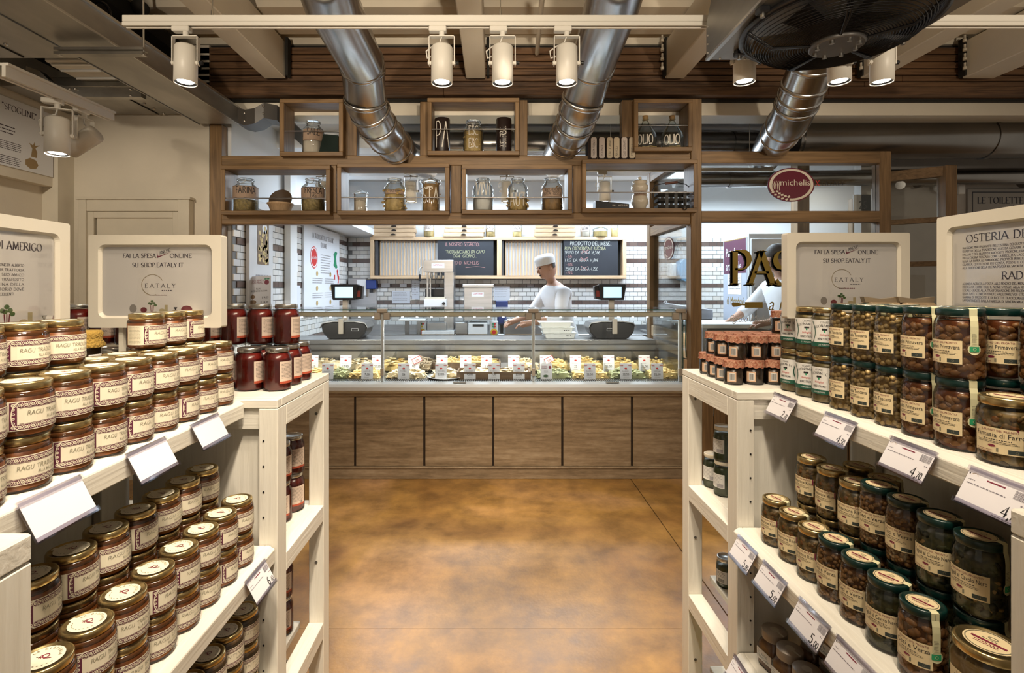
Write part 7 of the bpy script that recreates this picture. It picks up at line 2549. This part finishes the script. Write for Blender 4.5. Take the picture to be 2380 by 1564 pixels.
while x < .009:
    b_ = rs.uniform(.0005, .0013); rect(mb, x, .016, x + b_, .036, f, 0); x += b_ + .0007
mb.build('barcode', [M_ink, M_white_l], lb); PROTO['spread'] = t
# minestrone
r, H = .0365, .127
t = jar_base('minestrone_jar', r, H, .013, .0345, M_soup2, .92, M_lidg, 26, .86)
lb = wrap(t, 'label', r, -.058, .024, .058, .096, M_white_l, 1.012, 18)
mb = MB(); f = around(r * 1.018, 0, 0)
rect(mb, -.058, .024, .058, .036, f, 0, 16)
f2 = around(r * 1.023, 0, 0)
for sgn in (-1, 1):
    stroke(mb, [(sgn * (.034 - .010 * math.sin(R(a))), .032 + .060 * a / 180) for a in range(0, 181, 20)], f2, .0028, .0018, 0)
face(mb, '2-3 PORZIONI', 0, .0275, .0042, f2, 2, 'c', .8); pen(mb, 'CESARE', 0, .087, .0048, f2, 1, 'c')
for k, ch in enumerate('BUONAMICI'):
    u = (k - 4) * .0062
    pen(mb, ch, u, .0775 - .00035 * (k - 4) ** 2, .0068, f2, 1, 'c')
for dx in (-.004, 0, .004):
    disc(mb, dx, .0705, .0026, .003, f2, 1, 8)
disc(mb, 0, .0655, .0022, .003, f2, 4, 8)
face(mb, 'biologico', 0, .054, .0058, f2, 3, 'c', .8, .25); pen(mb, 'MINESTRONE', 0, .0425, .0056, f2, 1, 'c', sx=.82)
rect(mb, .046, .078, .057, .092, f2, 4, 2); rules(mb, .036, .074, .020, 10, .0032, .0010, f2, 5, random.Random(3), .006); rules(mb, -.056, .074, .020, 10, .0032, .0010, f2, 5, random.Random(5), .006)
mb.build('lettering', [M_dgreen, M_ink, M_white_l, M_red, M_emer, M_gink], lb); PROTO['mine'] = t
PROTO['ceci'] = tuscan('chickpea_jar', .0385, .134, M_brine, M_lidd, 'Ceci alla Toscana', f_ceci, wid=.066, seal=95)
PROTO['bean'] = tuscan('bean_jar', .0400, .135, M_broth, M_lidd, 'Fagiolini Primavera', f_bean, wid=.066, seal=72)
PROTO['farro'] = tuscan('soup_jar', .0440, .118, M_soup, M_lidg, 'Fantasia di Farro', f_soup, wid=.078, v0=.022, corner=True, seal=115)
PROTO['gold'] = tuscan('soup_jar', .0375, .125, M_soup, M_lidg, 'Minestrone Riso', f_soup, wid=.064, v0=.028, hgt=.046, corner=True, seal=100)
PROTO['verza'] = tuscan('bean_soup_jar', .0375, .135, M_vbro, M_lidd, 'Ceci e Verza', f_verza, wid=.062, v0=.034, seal=100)
PROTO['verzb'] = tuscan('bean_soup_jar', .0375, .135, M_vbro, M_lidd, 'Ceci e Verza', f_bean, wid=.062, v0=.034, seal=55)
PROTO['kale'] = tuscan('kale_soup_jar', .0385, .135, M_kale, M_lidd, 'Fagioli al Cavolo Nero', f_kale, wid=.068, v0=.034, seal=95)
PROTO['zuppa'] = tuscan('soup_jar', .050, .128, M_zup, M_lidg, 'Zuppa Etrusca', None, wid=.085, v0=.026, hgt=.055, seal=100, n=34)
# pesto, silver-lid sauce, square pate jar, mustard cloth jar
r, H = .0325, .122
t = jar_base('pesto_jar', r, H, .013, .030, M_pesto, .9, M_cream, 22, .80)
lb = wrap(t, 'label', r, -.04, .030, .03, .078, M_white_l, 1.012, 10)
mb = MB(); f = around(r * 1.02, 0, 0); rules(mb, -.036, .072, .06, 8, .0048, .0014, f, 0, random.Random(3), .008); rect(mb, .004, .032, .026, .045, f, 0, 3)
mb.build('print', mat('grey_print', (.35, .33, .34), .6), lb); PROTO['pesto'] = t
r, H = .033, .106
t = jar_base('sauce_jar', r, H, .013, .031, M_pesto, .82, M_lids, 22, .82)
lb = wrap(t, 'label', r, -.022, .018, .022, .062, M_white_l, 1.012, 8)
mb = MB(); f = around(r * 1.02, 0, 0); rules(mb, -.018, .056, .034, 4, .005, .0014, f, 0, random.Random(4), .008)
x = -.012
while x < .012:
    rect(mb, x, .021, x + .001, .034, f, 0); x += .0019
mb.build('print', M_ink, lb); PROTO['silver'] = t
t = thing('pate_jar', 'prototype jar', 'jar')
def rsq(r, k, n=28):
    out = []
    for i in range(n):
        a = 2 * math.pi * i / n + math.pi / n
        c, s_ = math.cos(a), math.sin(a)
        q_ = (abs(c) ** k + abs(s_) ** k) ** (-1 / k)
        out.append((r * q_ * c, r * q_ * s_))
    return out
def sqstack(levels, n=28):
    vs, fs = [], []
    for r, z, k in levels:
        vs += [(x, y, z) for x, y in rsq(r, k, n)]
    for j in range(len(levels) - 1):
        for i in range(n):
            fs.append((j * n + i, j * n + (i + 1) % n, (j + 1) * n + (i + 1) % n, (j + 1) * n + i))
    m_ = MB(); m_.add(vs, fs, 0, True); m_.add(vs[:n], [tuple(range(n))[::-1]], 0)
    return m_
sqstack([(.032, 0, 5), (.0345, .005, 5), (.0345, .062, 5), (.031, .075, 3), (.029, .084, 2)]).build('glass_body', M_jarc, t)
sqstack([(.030, .003, 5), (.033, .007, 5), (.033, .060, 5), (.029, .074, 3), (.001, .0745, 2)]).build('contents', M_pate, t)
MB().lathe([(.0325, .084), (.033, .086), (.033, .106), (.032, .108), (0, .108)], 26).build('lid', M_lidgrey, t)
MB().box(.0347, .0352, -.028, .028, .02, .05).build('label', M_white_l, t)
mb = MB(); f = planar((.0354, 0, .02), (0, 1, 0), (0, 0, 1)); face(mb, 'PATE', .0, .014, .007, f, 0, 'c'); face(mb, 'TOSCANO', 0, .005, .006, f, 0, 'c'); rules(mb, -.026, .024, .012, 5, .0045, .0012, f, 0, random.Random(2)); mb.build('lettering', mat('blue_green_ink', (.05, .15, .15), .6), part(t, 'label'))
MB().lathe([(.012, .1084), (.0, .1086)], 14, cap0=False).build('lid_seal', mat('seal_grey', (.36, .33, .28), .5), part(t, 'lid'))
MB().box(-.003, .003, .012, .034, .1082, .1086).build('lid_strip', mat('seal_grey', (.36, .33, .28), .5), part(t, 'lid'))
PROTO['pate'] = t
t = jar_base('honey_jar', .033, .10, .013, .030, M_brown, .85, M_lidg, 20, .8)
kill_ = part(t, 'lid')
bpy.data.objects.remove(kill_, do_unlink=True)
MB().lathe([(.040, .066), (.042, .072), (.035, .082), (.036, .090), (.037, .098), (.033, .104), (0, .105)], 18).build('cloth_cap', M_capy, t)
wrap(t, 'label', .033, -.02, .015, .02, .05, M_white_l, 1.012, 6); PROTO['mustard'] = t

rj = random.Random(99)
PLACED = []


def put(kind, x, y, z, label, rz, group, jit=.25, hide=()):
    o = dup(PROTO[kind], (x, y, z), rz + rj.uniform(-jit, jit), label, group, hide)
    PLACED.append((kind, x, y, z))
    return o


# ---- upper left shelf: two rows of ragu, two high, some third-layer jars on the rear row
hR = .083
g = 'ragu jars on the upper left shelf'
Y1 = [1.372 - .0812 * i for i in range(9)]
for i, y in enumerate(Y1):
    k = 'stor' if i < 5 else 'trad'
    for l in range(2):
        put(k, -.737 + rj.uniform(-.002, .002), y, ZTOP + l * hR + .0003, 'ragu jar, upper left shelf, front row, %s layer, %s from the far post' % (['bottom', 'top'][l], ORD[i]), R(13), g, .34)
for i, y in enumerate(Y1):
    y += .012
    k = 'stor' if i < 5 else 'trad'
    for l in range(3):
        if l == 2 and i not in (0, 1, 2, 5, 6, 7):
            continue
        put(k, -.819, y - .006, ZTOP + l * hR + .0003, 'ragu jar, upper left shelf, rear row, %s layer, %s from the far post' % (['bottom', 'middle', 'top'][l], ORD[i]), R(13), g, .34)
put('mustard', -.955, 1.20, ZTOP + .0003, 'lower honey jar under a mustard cloth cap behind the ragu jars', 0, 'honey jars')
put('mustard', -.955, 1.20, ZTOP + .1055, 'upper honey jar under a mustard cloth cap behind the ragu jars', 0, 'honey jars')
# ---- middle left shelf
g = 'ragu jars on the middle left shelf'
Y2 = [1.330 - .0815 * i for i in range(9)]
for i, y in enumerate(Y2):
    if y < .70:
        continue
    k = 'stor' if i < 5 else 'trad'
    for l in range(2):
        put(k, -.664, y, .79 + l * hR + .0003, 'ragu jar, middle left shelf, front row, %s layer, %s from the far post' % (['bottom', 'top'][l], ORD[i]), R(13), g, .34)
    for l in range(3):
        put(k, -.748, y - .010, .79 + l * hR + .0003, 'ragu jar, middle left shelf, rear row, %s layer, %s from the far post' % (['bottom', 'middle', 'top'][l], ORD[i]), R(13), g, .34)
# ---- bottom left shelf: dark sauce
g = 'dark sauce jars on the lowest left shelf'
for i in range(7):
    y = 1.335 - .0815 * i
    for l in range(3 if i < 5 else 2):
        put('inti', -.652, y, .42 + l * hR + .0003, 'dark sauce jar, lowest left shelf, %s layer, %s from the far post' % (['bottom', 'middle', 'top'][l], ORD[i]), R(-4), g)
# ---- tomato jars on the left end unit
g = 'tomato jars on the left end unit'
hT = .128
for i in range(10):
    x = -.662 - .0845 * i
    for j in range(3):
        if j and i > 1:
            continue
        put('tom', x, 1.572 + .086 * j, ZTOP + .0003, 'tomato jar, left end unit, bottom layer, %s from the aisle, %s row back' % (ORD[i], ORD[j]), R(-8), g, .25)
for i in range(10):
    x = -.668 - .0835 * i
    put('tom', x, 1.655, ZTOP + hT + .0006, 'tomato jar, left end unit, upper layer, %s from the aisle' % ORD[i], R(-6), g, .2)
g = 'jars inside the left end unit'
for j, y in enumerate((1.785, 1.70)):
    for l in range(2):
        put('tom', -.70 if j == 0 else -.71, y, .735 + l * hT + .0003, 'tomato jar inside the left end unit, upper shelf, %s layer, %s one' % (['bottom', 'top'][l], ['rear', 'front'][j]), R(-60), g)
for j, y in enumerate((1.80, 1.71)):
    for l in range(2 if j == 0 else 1):
        put('tom', -.745, y, .30 + l * hT + .0003, 'tomato jar inside the left end unit, lower shelf, %s layer, %s one' % (['bottom', 'top'][l], ['rear', 'front'][j]), R(-60), g)
put('tom', -.745, 1.79, .0603, 'tomato jar on the floor shelf inside the left end unit', R(-60), g)

# ---- upper right shelf
RIGHT = R(180)
g = 'jars on the upper right shelf'
row = [('mine', 1.555, 'minestrone jar'), ('mine', 1.478, 'minestrone jar'), ('mine', 1.401, 'minestrone jar'), ('ceci', 1.322, 'chickpea jar'), ('ceci', 1.243, 'chickpea jar'), ('ceci', 1.164, 'chickpea jar'), ('bean', 1.083, 'bean jar'), ('bean', 1.001, 'bean jar')]
HT = {'mine': .127, 'ceci': .134, 'bean': .135, 'gold': .125, 'verza': .135, 'verzb': .135, 'kale': .135, 'zuppa': .128, 'farro': .118}
cnt = {}
for k, y, d in row:
    cnt[k] = cnt.get(k, -1) + 1
    for l in range(2):
        jz = {'mine': R(38), 'ceci': R(0), 'bean': R(2)}[k]
        put(k, .902, y, ZTOP + l * HT[k] + .0003, '%s, upper right shelf, front row, %s layer, %s from the counter' % (d, ['bottom', 'top'][l], ORD[cnt[k]]), RIGHT + jz, g, .12 if k != 'mine' else .3)
put('farro', .91, .914, ZTOP + .0003, 'squat soup jar with gold lid in front on the upper right shelf', RIGHT + R(30), g, .05)
put('farro', .91, .822, ZTOP + .0003, 'squat soup jar with gold lid cut off by the frame, upper right shelf', RIGHT + R(30), g, .05)
cnt = {}
for k, y, d in [('ceci', 1.33, 'chickpea jar'), ('ceci', 1.25, 'chickpea jar'), ('ceci', 1.17, 'chickpea jar'), ('bean', 1.085, 'bean jar'), ('bean', 1.0, 'bean jar'), ('bean', .915, 'bean jar')]:
    cnt[k] = cnt.get(k, -1) + 1
    for l in range(2):
        put(k, .988, y + .004, ZTOP + l * HT[k] + .0003, '%s, upper right shelf, rear row, %s layer, %s from the counter' % (d, ['bottom', 'top'][l], ORD[cnt[k]]), RIGHT + R(40), g, .3)
for l in range(2):
    put('farro', 1.0, .822, ZTOP + l * .118 + .0003, 'squat soup jar at the frame edge, rear row, %s layer' % ['bottom', 'upper'][l], RIGHT + R(40), g, .05)
# paper packs and a card behind
M_pack = mat('brown_pack', (.30, .21, .12), .6, var=.3, vscale=30, bump=.3)
for k, (x, y) in enumerate(((1.045, 1.40), (1.13, 1.39))):
    t = thing('paper_pack', ['brown paper pack with a twisted top behind the chickpea jars, left one', 'brown paper pack with a twisted top behind the chickpea jars, right one'][k], 'pack', (x, y, ZTOP))
    MB().box(-.045, .045, -.03, .03, 0, .27).build('pack_body', M_pack, t, .01)
    MB().prism([(-.045, .27), (.045, .27), (.05, .285), (.0, .279), (-.05, .285)], -.008, .008, 'Y').build('twisted_top', mat('clear_wrap', (.26, .20, .13), .3), t)
# ---- middle right shelf
g = 'jars on the middle right shelf'
r1 = [('gold', 1.436), ('gold', 1.350), ('gold', 1.266), ('verza', 1.186), ('verza', 1.106), ('kale', 1.026), ('verzb', .945)]
D = {'gold': 'gold-lidded soup jar', 'verza': 'chickpea and cabbage jar', 'verzb': 'bean and cabbage jar', 'kale': 'black kale jar', 'zuppa': 'zuppa jar'}
cnt = {}
for k, y in r1:
    cnt[k] = cnt.get(k, -1) + 1
    put(k, .783, y, .7903, '%s, middle right shelf, front row, %s from the far post' % (D[k], ORD[cnt[k]]), RIGHT + R(22), g, .15)
put('zuppa', .812, .848, .7903, 'wide jar of smooth brown soup in the front corner, middle right shelf', RIGHT + R(25), g, .02)
r2 = [('gold', 1.405), ('gold', 1.318), ('gold', 1.232), ('verza', 1.158), ('verza', 1.079), ('kale', 1.000), ('kale', .918)]
cnt = {}
for k, y in r2:
    cnt[k] = cnt.get(k, -1) + 1
    for l in range(2):
        put(k, .862, y, .7903 + l * HT[k], '%s, middle right shelf, rear row, %s layer, %s from far post' % (D[k], ['bottom', 'top'][l], ORD[cnt[k]]), RIGHT + R(22), g, .15)
for i, y in enumerate((1.34, 1.25)):
    for l in range(2):
        put('gold', .945, y, .7903 + l * .125, 'gold-lidded soup jar, shadowed third row, %s layer, %s from the far post' % (['bottom', 'top'][l], ORD[i]), RIGHT + R(25), g, .1)
for l in range(2):
    put('zuppa', .93, .812, .7903 + l * .128, 'wide zuppa jar behind the closest right post, %s layer' % ['bottom', 'top'][l], RIGHT + R(30), g, .02)
# ---- bottom right shelf
g = 'pate jars on the lowest right shelf'
for i in range(6):
    put('pate', .795, 1.467 - .076 * i, .4203, 'square brown pate jar, lowest right shelf, front row, %s from far post' % ORD[i], RIGHT + R(14), g, .05)
for i in range(5):
    for l in range(2):
        put('pate', .885, 1.43 - .082 * i, .4203 + l * .109, 'square pate jar, lowest right shelf, rear row, %s layer, %s from far post' % (['bottom', 'top'][l], ORD[i]), RIGHT + R(14), g, .05)
# ---- brown spread jars on the right end unit
g = 'spread jars on the right end unit'
for j in range(4):
    for i in range(5):
        if j > 1 and i > 1 and j < 4 and i > 3:
            continue
        put('spread', .768 + .0655 * i, 1.662 + .066 * j, ZTOP + .0003, 'red-capped spread jar, lower layer, %s column from the aisle, %s row back' % (ORD[i], ORD[j]), R(-130), g, .2)
for j in range(3):
    for i in range(4):
        put('spread', .775 + .066 * i + (.014 if j == 0 else 0), 1.682 + .070 * j, ZTOP + .0771, 'red-capped spread jar, upper layer, %s column from the aisle, %s row back' % (ORD[i], ORD[j]), R(-130), g, .2)
put('spread', .975, 1.76, ZTOP + .154, 'red-capped spread jar alone on the third layer', R(-130), g, .2)
g = 'jars inside the right end unit'
for l in range(2):
    put('pesto', .812, 1.835, .7653 + l * .122, 'green pesto jar inside the right end unit, upper shelf stack, %s one' % ['lower', 'upper'][l], R(-150), g)
    put('silver', .862, 1.80, .4053 + l * .106, 'silver-lidded jar inside the right end unit, lower shelf stack, %s one' % ['lower', 'upper'][l], R(-150), g)
put('pesto', .806, 1.912, .7653, 'green pesto jar standing alone inside the right end unit', R(-150), g)
put('silver', .85, 1.90, .4053, 'silver-lidded jar standing alone inside the right end unit', R(-150), g)
t = thing('green_bag', 'crumpled green bag on the floor shelf of the right end unit', 'bag', (.90, 1.80, .06))
rs = random.Random(6)
mb = MB()
n, k = 14, 7
vs = []
for j in range(k):
    for i in range(n):
        a = 2 * math.pi * i / n
        w_ = [1, 1.1, 1.1, 1.0, .85, .6, .25][j] * (1 + rs.uniform(-.12, .12))
        vs.append((.085 * w_ * math.cos(a), .07 * w_ * math.sin(a), .035 * j + rs.uniform(-.008, .008) * (j > 0)))
mb.add(vs, [(j * n + i, j * n + (i + 1) % n, (j + 1) * n + (i + 1) % n, (j + 1) * n + i) for j in range(k - 1) for i in range(n)])
mb.add(vs[-n:], [tuple(range(n))]); mb.add(vs[:n], [tuple(range(n))[::-1]])
mb.build('bag_body', mat('green_film', (.14, .30, .06), .3), t)
mb = MB(); pen(mb, 'BIO', 0, .09, .03, planar((0, -.085, 0), (1, 0, 0), (0, 0, 1)), 0, 'c'); mb.build('lettering', M_dgreen, t)
for p in PROTO.values():
    kill(p)
